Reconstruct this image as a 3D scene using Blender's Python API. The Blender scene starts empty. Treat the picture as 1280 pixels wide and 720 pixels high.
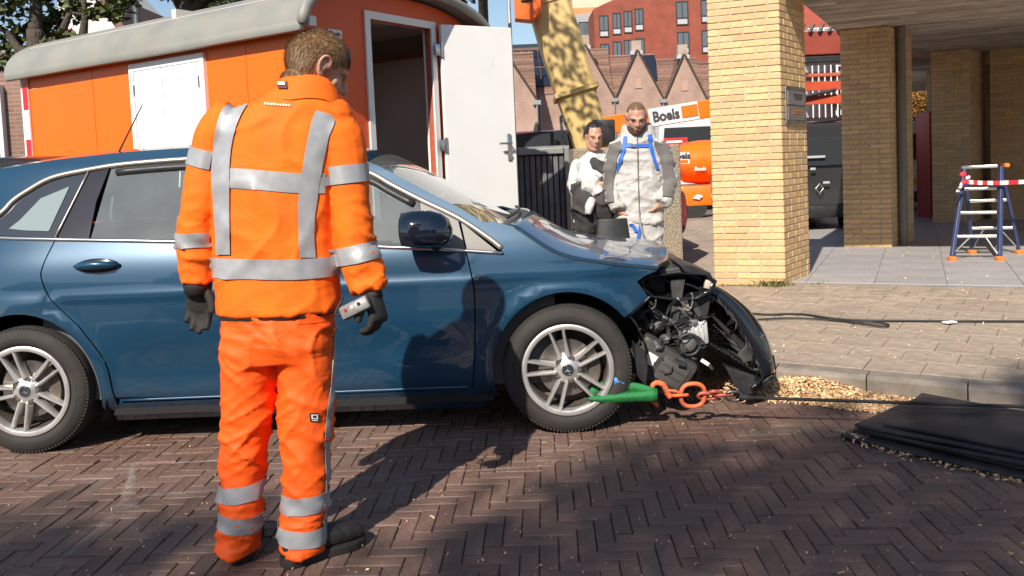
import bpy, bmesh, math, random
import numpy as np
from mathutils import Vector, Matrix, noise
from mathutils.bvhtree import BVHTree
from mathutils.geometry import delaunay_2d_cdt
rnd = random.Random(7)
S = bpy.context.scene
COL = S.collection
# ------------------------------------------------------------------ camera
F = 1090.0; PITCH = math.radians(3.5); ROLL = 0.043; H = 1.36
CX = 640.0; CY = 205 + F*math.tan(PITCH)
_f = Vector((0, math.cos(PITCH), -math.sin(PITCH))); _r = Vector((1, 0, 0)); _u = _r.cross(_f)
_c, _s = math.cos(ROLL), math.sin(ROLL)
CR = _r*_c - _u*_s; CU = _u*_c + _r*_s; CF = _f
CAMP = Vector((0, 0, H))
cam = bpy.data.cameras.new('camera'); camo = bpy.data.objects.new('camera', cam); COL.objects.link(camo)
camo.matrix_world = Matrix(((CR.x, CU.x, -CF.x, 0), (CR.y, CU.y, -CF.y, 0), (CR.z, CU.z, -CF.z, H), (0, 0, 0, 1)))
cam.sensor_width = 36; cam.lens = F/1280*36; cam.shift_y = -(360-CY)/1280
cam.clip_start = 0.05; cam.clip_end = 2000
S.camera = camo
# ------------------------------------------------------------------ sky and sun
SUN_AZ = math.radians(22.5)      # light travels towards +Y, turned to +X by this much
SUN_EL = math.radians(39.5)
W = bpy.data.worlds.new('World'); S.world = W; W.use_nodes = True
nt = W.node_tree; nt.nodes.clear()
sky = nt.nodes.new('ShaderNodeTexSky'); sky.sky_type = 'NISHITA'; sky.sun_disc = False
sky.sun_elevation = SUN_EL; sky.sun_rotation = math.radians(180)+SUN_AZ
sky.air_density = 1.0; sky.dust_density = 0.6; sky.ozone_density = 1.0
bg = nt.nodes.new('ShaderNodeBackground'); bg.inputs[1].default_value = 0.095
wo = nt.nodes.new('ShaderNodeOutputWorld')
nt.links.new(sky.outputs[0], bg.inputs[0]); nt.links.new(bg.outputs[0], wo.inputs[0])
sl = bpy.data.lights.new('sun', 'SUN'); sl.energy = 5.0; sl.angle = math.radians(0.53); sl.color = (1.0, 0.93, 0.82)
so = bpy.data.objects.new('sun', sl); COL.objects.link(so)
LDIR = Vector((math.sin(SUN_AZ)*math.cos(SUN_EL), math.cos(SUN_AZ)*math.cos(SUN_EL), -math.sin(SUN_EL)))
so.rotation_euler = LDIR.to_track_quat('-Z', 'Y').to_euler()
S.view_settings.view_transform = 'Standard'; S.view_settings.look = 'None'
S.view_settings.exposure = 0.42; S.view_settings.gamma = 1.0
S.cycles.use_denoising = True
S.cycles.max_bounces = 8; S.cycles.transparent_max_bounces = 12
S.cycles.caustics_reflective = False; S.cycles.caustics_refractive = False
S.cycles.sample_clamp_indirect = 6.0

# ------------------------------------------------------------------ pixel helpers (1280 x 720 photograph)
def ray(x, y): return CF + CR*((x-CX)/F) - CU*((y-CY)/F)
def onz(x, y, z=0.0):
    d = ray(x, y); return CAMP + d*((z-H)/d.z)
def ony(x, y, Y):
    d = ray(x, y); return CAMP + d*(Y/d.y)
def onplane(x, y, p, n):
    d = ray(x, y); return CAMP + d*((Vector(p)-CAMP).dot(n)/d.dot(n))
def smooth(a, b, x):
    t = min(1, max(0, (x-a)/(b-a))); return t*t*(3-2*t)
def lerp(a, b, t): return a+(b-a)*t
def interp(tab, x):
    xs = [t[0] for t in tab]
    if x <= xs[0]: return tab[0][1]
    for i in range(len(xs)-1):
        if x <= xs[i+1]:
            p0 = tab[max(i-1, 0)]; p1 = tab[i]; p2 = tab[i+1]; p3 = tab[min(i+2, len(tab)-1)]
            h = p2[0]-p1[0]; t = (x-p1[0])/h
            d = (p2[1]-p1[1])/h
            m1 = (p2[1]-p0[1])/(p2[0]-p0[0]) if p2[0] != p0[0] else d
            m2 = (p3[1]-p1[1])/(p3[0]-p1[0]) if p3[0] != p1[0] else d
            return ((2*t**3-3*t*t+1)*p1[1]+(t**3-2*t*t+t)*h*m1+(-2*t**3+3*t*t)*p2[1]+(t**3-t*t)*h*m2)
    return tab[-1][1]
def crom(pts, n=6, closed=False):
    out = []; N = len(pts); P = [Vector(p) for p in pts]
    for i in range(N if closed else N-1):
        p1 = P[i]; p2 = P[(i+1) % N]
        p0 = P[i-1] if (i > 0 or closed) else p1+(p1-p2)
        p3 = P[(i+2) % N] if (i+2 < N or closed) else p2+(p2-p1)
        for k in range(n):
            t = k/n
            out.append(0.5*((2*p1)+(p2-p0)*t+(2*p0-5*p1+4*p2-p3)*t*t+(3*p1-p0-3*p2+p3)*t**3))
    if not closed: out.append(P[-1])
    return out

# ------------------------------------------------------------------ materials
MATS = {}
def mat(name, col, rough=0.6, metal=0.0, var=0.0, vscale=8.0, bump=0.0, bscale=60.0, bdist=0.004, piece=0.0,
        spec=0.5, coat=0.0, trans=0.0, emit=0.0, dark=None, dscale=3.0, damt=0.0, sheen=0.0, ior=None, sss=0.0, coords='Object'):
    if name in MATS: return MATS[name]
    m = bpy.data.materials.new(name); m.use_nodes = True; MATS[name] = m
    N = m.node_tree.nodes; L = m.node_tree.links
    b = N['Principled BSDF']
    b.inputs['Roughness'].default_value = rough; b.inputs['Metallic'].default_value = metal
    b.inputs['Specular IOR Level'].default_value = spec; b.inputs['Coat Weight'].default_value = coat
    b.inputs['Coat Roughness'].default_value = 0.03
    b.inputs['Transmission Weight'].default_value = trans
    b.inputs['Sheen Weight'].default_value = sheen
    if ior: b.inputs['IOR'].default_value = ior
    if sss: b.inputs['Subsurface Weight'].default_value = sss; b.inputs['Subsurface Radius'].default_value = (0.012, 0.005, 0.003)
    c4 = (*col, 1); cur = None
    tc = N.new('ShaderNodeTexCoord')
    def mix(fac, a, bcol, mode='MIX'):
        x = N.new('ShaderNodeMix'); x.data_type = 'RGBA'; x.blend_type = mode
        if isinstance(fac, (int, float)): x.inputs[0].default_value = fac
        else: L.new(fac, x.inputs[0])
        for i, v in ((6, a), (7, bcol)):
            if isinstance(v, tuple): x.inputs[i].default_value = v
            else: L.new(v, x.inputs[i])
        return x.outputs[2]
    def ramp(sock, a, bb):
        r = N.new('ShaderNodeMapRange'); L.new(sock, r.inputs[0]); r.inputs[1].default_value = a; r.inputs[2].default_value = bb
        return r.outputs[0]
    cur = c4
    if var:
        n = N.new('ShaderNodeTexNoise'); n.inputs['Scale'].default_value = vscale; n.inputs['Detail'].default_value = 6
        L.new(tc.outputs[coords], n.inputs['Vector'])
        lo = tuple(max(0, c*(1-var)) for c in col)+(1,); hi = tuple(min(1, c*(1+var)) for c in col)+(1,)
        cur = mix(ramp(n.outputs[0], 0.3, 0.7), lo, hi)
        rr = N.new('ShaderNodeMapRange'); L.new(n.outputs[0], rr.inputs[0]); rr.inputs[1].default_value = 0.3; rr.inputs[2].default_value = 0.7
        rr.inputs[3].default_value = max(0, rough-0.08); rr.inputs[4].default_value = min(1, rough+0.08)
        L.new(rr.outputs[0], b.inputs['Roughness'])
    if damt:
        n = N.new('ShaderNodeTexNoise'); n.inputs['Scale'].default_value = dscale; n.inputs['Detail'].default_value = 8; n.inputs['Roughness'].default_value = 0.65
        L.new(tc.outputs[coords], n.inputs['Vector'])
        f = ramp(n.outputs[0], 0.45, 0.75)
        mm = N.new('ShaderNodeMath'); mm.operation = 'MULTIPLY'; L.new(f, mm.inputs[0]); mm.inputs[1].default_value = damt
        cur = mix(mm.outputs[0], cur, (*dark, 1))
    if piece:
        g = N.new('ShaderNodeNewGeometry'); oi = N.new('ShaderNodeObjectInfo')
        a = N.new('ShaderNodeMath'); a.operation = 'ADD'; L.new(g.outputs['Random Per Island'], a.inputs[0]); L.new(oi.outputs['Random'], a.inputs[1])
        fr = N.new('ShaderNodeMath'); fr.operation = 'FRACT'; L.new(a.outputs[0], fr.inputs[0])
        hs = N.new('ShaderNodeHueSaturation')
        mr = N.new('ShaderNodeMapRange'); L.new(fr.outputs[0], mr.inputs[0]); mr.inputs[3].default_value = 1-piece; mr.inputs[4].default_value = 1+piece
        L.new(mr.outputs[0], hs.inputs['Value'])
        m3 = N.new('ShaderNodeMath'); m3.operation = 'MULTIPLY'; L.new(fr.outputs[0], m3.inputs[0]); m3.inputs[1].default_value = 7.31
        f3 = N.new('ShaderNodeMath'); f3.operation = 'FRACT'; L.new(m3.outputs[0], f3.inputs[0])
        mh = N.new('ShaderNodeMapRange'); L.new(f3.outputs[0], mh.inputs[0]); mh.inputs[3].default_value = 0.5-0.05*piece; mh.inputs[4].default_value = 0.5+0.05*piece
        L.new(mh.outputs[0], hs.inputs['Hue'])
        if isinstance(cur, tuple): hs.inputs['Color'].default_value = cur
        else: L.new(cur, hs.inputs['Color'])
        cur = hs.outputs[0]
    if isinstance(cur, tuple): b.inputs['Base Color'].default_value = cur
    else: L.new(cur, b.inputs['Base Color'])
    if bump:
        n = N.new('ShaderNodeTexNoise'); n.inputs['Scale'].default_value = bscale; n.inputs['Detail'].default_value = 5
        L.new(tc.outputs[coords], n.inputs['Vector'])
        bp = N.new('ShaderNodeBump'); bp.inputs['Strength'].default_value = bump; bp.inputs['Distance'].default_value = bdist
        L.new(n.outputs[0], bp.inputs['Height']); L.new(bp.outputs[0], b.inputs['Normal'])
    if emit:
        b.inputs['Emission Color'].default_value = c4; b.inputs['Emission Strength'].default_value = emit
    return m
def brickmat(name, c1, c2, mortar, bw=0.21, bh=0.0625, ms=0.012, rot=None, rough=0.85, scale=1.0, offset=0.5, bump=0.4, uv=True):
    """masonry too far off to tell the bricks apart"""
    if name in MATS: return MATS[name]
    m = bpy.data.materials.new(name); m.use_nodes = True; MATS[name] = m
    N = m.node_tree.nodes; L = m.node_tree.links; b = N['Principled BSDF']; b.inputs['Roughness'].default_value = rough
    tc = N.new('ShaderNodeTexCoord'); br = N.new('ShaderNodeTexBrick')
    br.inputs['Color1'].default_value = (*c1, 1); br.inputs['Color2'].default_value = (*c2, 1); br.inputs['Mortar'].default_value = (*mortar, 1)
    br.inputs['Scale'].default_value = scale; br.inputs['Mortar Size'].default_value = ms
    br.inputs['Brick Width'].default_value = bw; br.inputs['Row Height'].default_value = bh; br.offset = offset
    L.new(tc.outputs['UV' if uv else 'Object'], br.inputs['Vector'])
    n = N.new('ShaderNodeTexNoise'); n.inputs['Scale'].default_value = 0.7; n.inputs['Detail'].default_value = 7
    L.new(tc.outputs['Object'], n.inputs['Vector'])
    hs = N.new('ShaderNodeHueSaturation'); L.new(br.outputs[0], hs.inputs['Color'])
    mr = N.new('ShaderNodeMapRange'); L.new(n.outputs[0], mr.inputs[0]); mr.inputs[1].default_value = .3; mr.inputs[2].default_value = .7; mr.inputs[3].default_value = .8; mr.inputs[4].default_value = 1.2
    L.new(mr.outputs[0], hs.inputs['Value']); L.new(hs.outputs[0], b.inputs['Base Color'])
    bp = N.new('ShaderNodeBump'); bp.inputs['Strength'].default_value = bump; bp.inputs['Distance'].default_value = 0.01; bp.invert = True
    L.new(br.outputs['Fac'], bp.inputs['Height']); L.new(bp.outputs[0], b.inputs['Normal'])
    return m
def folds(m, scale=(9, 9, 14), strength=.6, dist=.012, distort=1.2, detail=3):
    """cloth creases: a ridged, distorted noise feeding the bump"""
    N = m.node_tree.nodes; L = m.node_tree.links; b = N['Principled BSDF']; tc = N.new('ShaderNodeTexCoord'); mp = N.new('ShaderNodeMapping'); mp.inputs['Scale'].default_value = scale
    L.new(tc.outputs['Object'], mp.inputs[0]); n = N.new('ShaderNodeTexNoise'); n.inputs['Scale'].default_value = 1; n.inputs['Detail'].default_value = detail; n.inputs['Distortion'].default_value = distort; L.new(mp.outputs[0], n.inputs['Vector'])
    s1 = N.new('ShaderNodeMath'); s1.operation = 'SUBTRACT'; L.new(n.outputs[0], s1.inputs[0]); s1.inputs[1].default_value = .5
    s2 = N.new('ShaderNodeMath'); s2.operation = 'ABSOLUTE'; L.new(s1.outputs[0], s2.inputs[0])
    s3 = N.new('ShaderNodeMapRange'); L.new(s2.outputs[0], s3.inputs[0]); s3.inputs[1].default_value = 0; s3.inputs[2].default_value = .16; s3.inputs[3].default_value = 1; s3.inputs[4].default_value = 0; s3.interpolation_type = 'SMOOTHSTEP'
    bp = N.new('ShaderNodeBump'); bp.inputs['Strength'].default_value = strength; bp.inputs['Distance'].default_value = dist; L.new(s3.outputs[0], bp.inputs['Height'])
    if b.inputs['Normal'].links: L.new(b.inputs['Normal'].links[0].from_socket, bp.inputs['Normal'])
    L.new(bp.outputs[0], b.inputs['Normal']); return m
def glassmat(name, tint=(0.8, 0.85, 0.85), refl=1.0, rough=0.0, dust_refl=0.0):
    if name in MATS: return MATS[name]
    m = bpy.data.materials.new(name); m.use_nodes = True; MATS[name] = m
    N = m.node_tree.nodes; L = m.node_tree.links; N.clear()
    t = N.new('ShaderNodeBsdfTransparent'); t.inputs[0].default_value = (*tint, 1)
    g = N.new('ShaderNodeBsdfGlossy'); g.inputs['Roughness'].default_value = rough; g.inputs[0].default_value = (1, 1, 1, 1)
    fr = N.new('ShaderNodeFresnel'); fr.inputs[0].default_value = 1.52
    mu = N.new('ShaderNodeMath'); mu.operation = 'MULTIPLY'; L.new(fr.outputs[0], mu.inputs[0]); mu.inputs[1].default_value = refl; mu.use_clamp = True
    mx = N.new('ShaderNodeMixShader'); L.new(mu.outputs[0], mx.inputs[0]); L.new(t.outputs[0], mx.inputs[1]); L.new(g.outputs[0], mx.inputs[2])
    if dust_refl:          # dusty film whose diffuse colour also stands in for pale reflections
        df = N.new('ShaderNodeBsdfDiffuse'); df.inputs[0].default_value = (.50, .56, .54, 1)
        tc = N.new('ShaderNodeTexCoord'); nz = N.new('ShaderNodeTexNoise'); nz.inputs['Scale'].default_value = 3; nz.inputs['Detail'].default_value = 6; L.new(tc.outputs['Object'], nz.inputs['Vector'])
        mr = N.new('ShaderNodeMapRange'); L.new(nz.outputs[0], mr.inputs[0]); mr.inputs[1].default_value = .3; mr.inputs[2].default_value = .7; mr.inputs[3].default_value = dust_refl*.7; mr.inputs[4].default_value = dust_refl*1.3
        m2 = N.new('ShaderNodeMixShader'); L.new(mr.outputs[0], m2.inputs[0]); L.new(mx.outputs[0], m2.inputs[1]); L.new(df.outputs[0], m2.inputs[2]); mx = m2
    o = N.new('ShaderNodeOutputMaterial'); L.new(mx.outputs[0], o.inputs[0])
    return m

# ------------------------------------------------------------------ mesh helpers
class MB:
    def __init__(s): s.v = []; s.f = []; s.uv = None
    def add(s, vs, fs):
        o = len(s.v); s.v += [tuple(v) for v in vs]; s.f += [tuple(i+o for i in f) for f in fs]; return s
    def box(s, c, d, rot=None):
        x, y, z = d[0]/2, d[1]/2, d[2]/2
        vs = [Vector((sx*x, sy*y, sz*z)) for sz in (-1, 1) for sx, sy in ((-1, -1), (1, -1), (1, 1), (-1, 1))]
        if rot is not None: vs = [rot @ v for v in vs]
        c = Vector(c)
        return s.add([v+c for v in vs], [(3, 2, 1, 0), (4, 5, 6, 7), (0, 1, 5, 4), (1, 2, 6, 5), (2, 3, 7, 6), (3, 0, 4, 7)])
    def bbox(s, c, d, b=0.01, rot=None):
        """box with chamfered edges"""
        bm = bmesh.new(); bmesh.ops.create_cube(bm, size=1)
        for v in bm.verts: v.co = Vector((v.co.x*d[0], v.co.y*d[1], v.co.z*d[2]))
        bmesh.ops.bevel(bm, geom=bm.edges[:], offset=b, segments=2, profile=0.5, affect='EDGES')
        vs = [v.co.copy() for v in bm.verts]; bm.verts.index_update()
        fs = [tuple(v.index for v in f.verts) for f in bm.faces]; bm.free()
        if rot is not None: vs = [rot @ v for v in vs]
        c = Vector(c); return s.add([v+c for v in vs], fs)
    def prism(s, poly, ax, d0, d1):
        """poly: 2-D points, extruded along axis ax between d0 and d1"""
        def P(p, d):
            if ax == 0: return (d, p[0], p[1])
            if ax == 1: return (p[0], d, p[1])
            return (p[0], p[1], d)
        n = len(poly); vs = [P(p, d0) for p in poly]+[P(p, d1) for p in poly]
        fs = [tuple(range(n))[::-1], tuple(range(n, 2*n))]+[(i, (i+1) % n, (i+1) % n+n, i+n) for i in range(n)]
        return s.add(vs, fs)
    def tube(s, pts, r, n=8, cap=True, closed=False, flat=None):
        P = [Vector(p) for p in pts]; R = r if isinstance(r, (list, tuple)) else [r]*len(P)
        vs = []; fs = []; N = len(P); prev = None
        for i in range(N):
            if closed: t = P[(i+1) % N]-P[i-1]
            else: t = P[min(i+1, N-1)]-P[max(i-1, 0)]
            if t.length < 1e-9: t = Vector((0, 0, 1))
            t.normalize()
            if prev is None:
                a = Vector((0, 0, 1)) if abs(t.z) < .9 else Vector((1, 0, 0)); u = t.cross(a).normalized()
            else:
                u = (prev-t*prev.dot(t)); u = u.normalized() if u.length > 1e-6 else t.orthogonal().normalized()
            prev = u; w = t.cross(u)
            for k in range(n):
                an = 2*math.pi*k/n; vs.append(P[i]+(u*math.cos(an)+w*math.sin(an))*R[i])
        m = N if closed else N-1
        for i in range(m):
            j = (i+1) % N
            for k in range(n): fs.append((i*n+k, i*n+(k+1) % n, j*n+(k+1) % n, j*n+k))
        if cap and not closed: fs += [tuple(range(n))[::-1], tuple((N-1)*n+k for k in range(n))]
        return s.add(vs, fs)
    def loft(s, rings, cap=True, closed=False):
        n = len(rings[0]); vs = [v for r in rings for v in r]; fs = []
        N = len(rings)
        for i in range(N if closed else N-1):
            j = (i+1) % N
            for k in range(n): fs.append((i*n+k, i*n+(k+1) % n, j*n+(k+1) % n, j*n+k))
        if cap and not closed: fs += [tuple(range(n))[::-1], tuple((N-1)*n+k for k in range(n))]
        return s.add(vs, fs)
    def lathe(s, prof, c=(0, 0, 0), ax=1, n=32, a0=0, a1=2*math.pi):
        """prof: (radius, height along axis)"""
        full = abs(a1-a0-2*math.pi) < 1e-6; K = n if full else n+1; rings = []
        for k in range(K):
            a = a0+(a1-a0)*k/n; ca, sa = math.cos(a), math.sin(a)
            ring = []
            for r, h in prof:
                if ax == 1: p = (r*ca, h, r*sa)
                elif ax == 0: p = (h, r*ca, r*sa)
                else: p = (r*ca, r*sa, h)
                ring.append(Vector(p)+Vector(c))
            rings.append(ring)
        m = len(prof); vs = [v for r in rings for v in r]; fs = []
        for k in range(n if full else n):
            j = (k+1) % K
            for i in range(m-1): fs.append((k*m+i, j*m+i, j*m+i+1, k*m+i+1))
        return s.add(vs, fs)
    def grid(s, P):
        """P: rows of points"""
        n = len(P[0]); vs = [p for r in P for p in r]
        return s.add(vs, [(i*n+k, i*n+k+1, (i+1)*n+k+1, (i+1)*n+k) for i in range(len(P)-1) for k in range(n-1)])
    def ell(s, c, r, rot=None, nu=16, nv=10):
        vs = []; fs = []; c = Vector(c)
        for j in range(nv+1):
            th = math.pi*j/nv
            for i in range(nu):
                ph = 2*math.pi*i/nu
                v = Vector((r[0]*math.sin(th)*math.cos(ph), r[1]*math.sin(th)*math.sin(ph), r[2]*math.cos(th)))
                vs.append((rot @ v if rot is not None else v)+c)
        for j in range(nv):
            for i in range(nu): fs.append((j*nu+i, (j+1)*nu+i, (j+1)*nu+(i+1) % nu, j*nu+(i+1) % nu))
        return s.add(vs, fs)
    def mesh(s, name):
        me = bpy.data.meshes.new(name); me.from_pydata([tuple(v) for v in s.v], [], s.f); me.validate(); me.update(); return me
    def build(s, name, m, parent=None, sm=False, bevel=0, loc=None, rot=None, fix=True):
        me = s.mesh(name)
        if fix:
            bm = bmesh.new(); bm.from_mesh(me); bmesh.ops.remove_doubles(bm, verts=bm.verts, dist=1e-6); bmesh.ops.recalc_face_normals(bm, faces=bm.faces); bm.to_mesh(me); bm.free()
        return link(name, me, m, parent, sm, bevel, loc, rot)
def link(name, me, m, parent=None, sm=False, bevel=0, loc=None, rot=None):
    o = bpy.data.objects.new(name, me); COL.objects.link(o)
    if m is not None: me.materials.clear(); me.materials.append(m)
    if sm is True: me.polygons.foreach_set('use_smooth', [True]*len(me.polygons))
    elif sm:
        me.polygons.foreach_set('use_smooth', [True]*len(me.polygons))
        bm = bmesh.new(); bm.from_mesh(me)
        for e in bm.edges:
            if len(e.link_faces) == 2 and e.calc_face_angle(0) > math.radians(sm): e.smooth = False
        bm.to_mesh(me); bm.free()
    if bevel:
        bv = o.modifiers.new('bevel', 'BEVEL'); bv.width = bevel; bv.segments = 2; bv.limit_method = 'ANGLE'; bv.angle_limit = math.radians(40)
    if loc is not None: o.location = loc
    if rot is not None: o.rotation_euler = rot
    if parent is not None: o.parent = parent
    return o
def thing(name, label, cat, loc=(0, 0, 0), rz=0, group=None):
    o = bpy.data.objects.new(name, None); COL.objects.link(o); o.location = loc; o.rotation_euler = (0, 0, rz)
    o.empty_display_size = 0.1
    return tag(o, label, cat, group)
def tag(o, label, cat, group=None):
    o['label'] = label; o['category'] = cat
    if group: o['group'] = group
    return o
def struct(o): o['kind'] = 'structure'; return o
def stuff(o, label=None):
    o['kind'] = 'stuff'
    if label: o['label'] = label
    return o
def uvbox(o, sc=1.0):
    """metric box-projected UVs along each face's own plane (object space)"""
    me = o.data; uv = me.uv_layers.new(name='UVMap')
    for p in me.polygons:
        n = p.normal
        if abs(n.z) > .8: a, b = Vector((1, 0, 0)), Vector((0, 1, 0))
        else: a = Vector((0, 0, 1)).cross(n).normalized(); b = n.cross(a).normalized()
        for li in p.loop_indices:
            v = me.vertices[me.loops[li].vertex_index].co; uv.data[li].uv = (v.dot(a)*sc, v.dot(b)*sc)
    return o
def text(name, s, m, parent, size, M, extrude=0.001, bold=0.0, align='CENTER', sx=1.0, spacing=1.0):
    cu = bpy.data.curves.new(name, 'FONT'); cu.body = s; cu.size = size; cu.extrude = extrude; cu.align_x = align; cu.align_y = 'CENTER'
    cu.offset = bold; cu.resolution_u = 3; cu.space_character = spacing
    t = bpy.data.objects.new(name, cu); COL.objects.link(t)
    me = bpy.data.meshes.new_from_object(t.evaluated_get(bpy.context.evaluated_depsgraph_get()))
    COL.objects.unlink(t); bpy.data.objects.remove(t)
    for v in me.vertices: v.co.x *= sx
    o = link(name, me, m, None); o.matrix_world = M
    if parent is not None: o.parent = parent; 
    return o
def frame(origin, right, up):
    r = Vector(right).normalized(); u = (Vector(up)-r*Vector(up).dot(r)).normalized(); n = r.cross(u)
    return Matrix(((r.x, u.x, n.x, origin[0]), (r.y, u.y, n.y, origin[1]), (r.z, u.z, n.z, origin[2]), (0, 0, 0, 1)))
def remesh(mb, voxel, smooth_it=2, fac=0.5):
    me = mb.mesh('tmp'); o = bpy.data.objects.new('tmp', me); COL.objects.link(o)
    r = o.modifiers.new('r', 'REMESH'); r.mode = 'VOXEL'; r.voxel_size = voxel
    if smooth_it:
        q = o.modifiers.new('s', 'SMOOTH'); q.factor = fac; q.iterations = smooth_it
    dg = bpy.context.evaluated_depsgraph_get(); dg.update()
    out = bpy.data.meshes.new_from_object(o.evaluated_get(dg))
    COL.objects.unlink(o); bpy.data.objects.remove(o)
    return out
# ================================================================== ground, road, pavement
m_sand = mat('joint_sand', (0.11, 0.085, 0.065), 0.95, var=0.35, vscale=40, bump=0.4, bscale=200)
m_clink = mat('clinker', (0.150, 0.087, 0.065), 0.6, var=0.35, vscale=55, piece=0.16, bump=0.5, bscale=240, bdist=0.003,
              dark=(0.26, 0.20, 0.165), dscale=2.2, damt=0.55)
m_asph = mat('far_paving', (0.16, 0.13, 0.11), 0.85, var=0.3, vscale=3, bump=0.3, bscale=90)
m_slab = mat('paving_slab', (0.36, 0.285, 0.218), 0.8, var=0.22, vscale=14, piece=0.07, bump=0.35, bscale=300, bdist=0.002,
             dark=(0.19, 0.15, 0.12), dscale=1.6, damt=0.5)
m_kerb = mat('kerb_concrete', (0.24, 0.20, 0.165), 0.85, var=0.2, vscale=9, piece=0.08, bump=0.4, bscale=160, dark=(0.09, 0.075, 0.065), dscale=4, damt=0.75)
m_tile = mat('portico_tile', (0.38, 0.36, 0.355), 0.5, var=0.15, vscale=2.5, piece=0.05, dark=(0.22, 0.2, 0.2), dscale=1.2, damt=0.5)

# kerb line: near upper edge of the kerb, running towards the camera on the right and turning away behind the car
KA = Vector((1.5, 5.03)); KB = Vector((2.56, 4.36)); kd = (KB-KA).normalized(); kn = Vector((-kd.y, kd.x))
if kn.y < 0: kn = -kn
kpts = [KA+kd*6.5, KB, KA, KA-kd*0.16, Vector((1.16, 5.40)), Vector((1.12, 6.0)), Vector((1.0, 9.0)), Vector((0.6, 16.0))]
kline = []
for i in range(3): kline.append(kpts[i])
kline = [KA+kd*(6.5-0.5*i) for i in range(14)]+[p.xy for p in crom([Vector((*p, 0)) for p in (KA, KA-kd*0.16, kpts[4], kpts[5])], 5)[1:]]+[kpts[6], kpts[7]]
ROADZ = 0.0; PZ = 0.105
def left_of_kerb(x, y, off=0.0):
    """true on the road side"""
    best = 1e9; side = 1
    for a, b in zip(kline[:-1], kline[1:]):
        d = b-a; t = max(0, min(1, (Vector((x, y))-a).dot(d)/d.length_squared)); q = a+d*t; r = Vector((x, y))-q
        if r.length < best:
            best = r.length; side = d.x*r.y-d.y*r.x
    return side > 0 and best > off or False

g = struct(MB().add([(-250, -120, -0.09), (250, -120, -0.09), (250, 420, -0.09), (-250, 420, -0.09)], [(0, 1, 2, 3)]).build('ground', m_asph))

# road bed with the clinker bricks on it
road = struct(MB().add([(-14, -10, -0.012), (12, -10, -0.012), (12, 9, -0.012), (-14, 9, -0.012)], [(0, 1, 2, 3)]).build('road', m_sand))
BW = 0.0675; BL = 3*BW; GAP = 0.0036
def brick_mesh():
    mb = MB(); x, y, b = (BL-GAP)/2, (BW-GAP)/2, 0.003
    top = [(-x+b, -y+b, 0), (x-b, -y+b, 0), (x-b, y-b, 0), (-x+b, y-b, 0)]
    mid = [(-x, -y, -b), (x, -y, -b), (x, y, -b), (-x, y, -b)]
    bot = [(-x, -y, -.03), (x, -y, -.03), (x, y, -.03), (-x, y, -.03)]
    fs = [(0, 1, 2, 3)]
    for k in range(4):
        j = (k+1) % 4; fs += [(k+4, j+4, j, k), (k+8, j+8, j+4, k+4)]
    mb.add(top+mid+bot, fs); return mb
bmb = brick_mesh(); bme = bmb.mesh('brick'); bme.materials.append(m_clink)
spots = []; ra = math.radians(-2.2); ca, sa = math.cos(ra), math.sin(ra)
for j in range(-30, 110):
    for i in range(-32, 26):
        for v in (0, 1):
            cx = (j + 6*i + (1.5 if not v else 3.5))*BW; cy = (j + (0.5 if not v else -0.5))*BW
            x = cx*ca-cy*sa; y = cx*sa+cy*ca
            if -8.0 < x < 6.5 and 0.6 < y < 7.6 and left_of_kerb(x, y, 0.03):
                d = Vector((x, y, -H)); w = d.dot(CF)
                u = (CX+F*d.dot(CR)/w, CY-F*d.dot(CU)/w) if w > 0.3 else (9999, 9999)
                vis = -10 < u[0] < 1290 and u[1] < 722 and y < 4.1
                spots.append((0 if vis else 1, y, x, v))
spots.sort()
rest = MB(); nb = 0
for vis, y, x, v in spots:
    z = rnd.gauss(0, 0.0016)+0.006*noise.noise(Vector((x*.9, y*.9, 0))); rz = ra+(math.pi/2 if v else 0)+rnd.gauss(0, .012)
    tx, ty = rnd.gauss(0, .008), rnd.gauss(0, .008)
    if nb < 300 and vis == 0:
        o = bpy.data.objects.new('brick', bme); COL.objects.link(o); o.location = (x, y, z); o.rotation_euler = (tx, ty, rz); o.parent = road; nb += 1
    else:
        Mx = Matrix.Translation((x, y, z)) @ Matrix.Rotation(rz, 4, 'Z') @ Matrix.Rotation(tx, 4, 'X') @ Matrix.Rotation(ty, 4, 'Y')
        rest.add([Mx @ Vector(p) for p in bmb.v], bmb.f)
stuff(rest.build('clinker_paving', m_clink, road, fix=False))

# kerb stones along the line
for i, (a, b) in enumerate(zip(kline[:-1], kline[1:])):
    d = (b-a); L = d.length
    if L < .02: continue
    d.normalize(); n = Vector((d.y, -d.x))
    mb = MB(); g2 = 0.004
    prof = [(0.0, -0.06), (0.0, PZ-0.025), (0.008, PZ-0.008), (0.024, PZ), (0.14, PZ+0.001), (0.14, -0.06)]
    ring = lambda s: [Vector((a.x+d.x*s+n.x*q, a.y+d.y*s+n.y*q, z)) for q, z in prof]
    mb.loft([ring(g2), ring(L-g2)])
    o = mb.build('kerb_stone' if False else 'kerb', m_kerb); struct(o)

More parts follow.
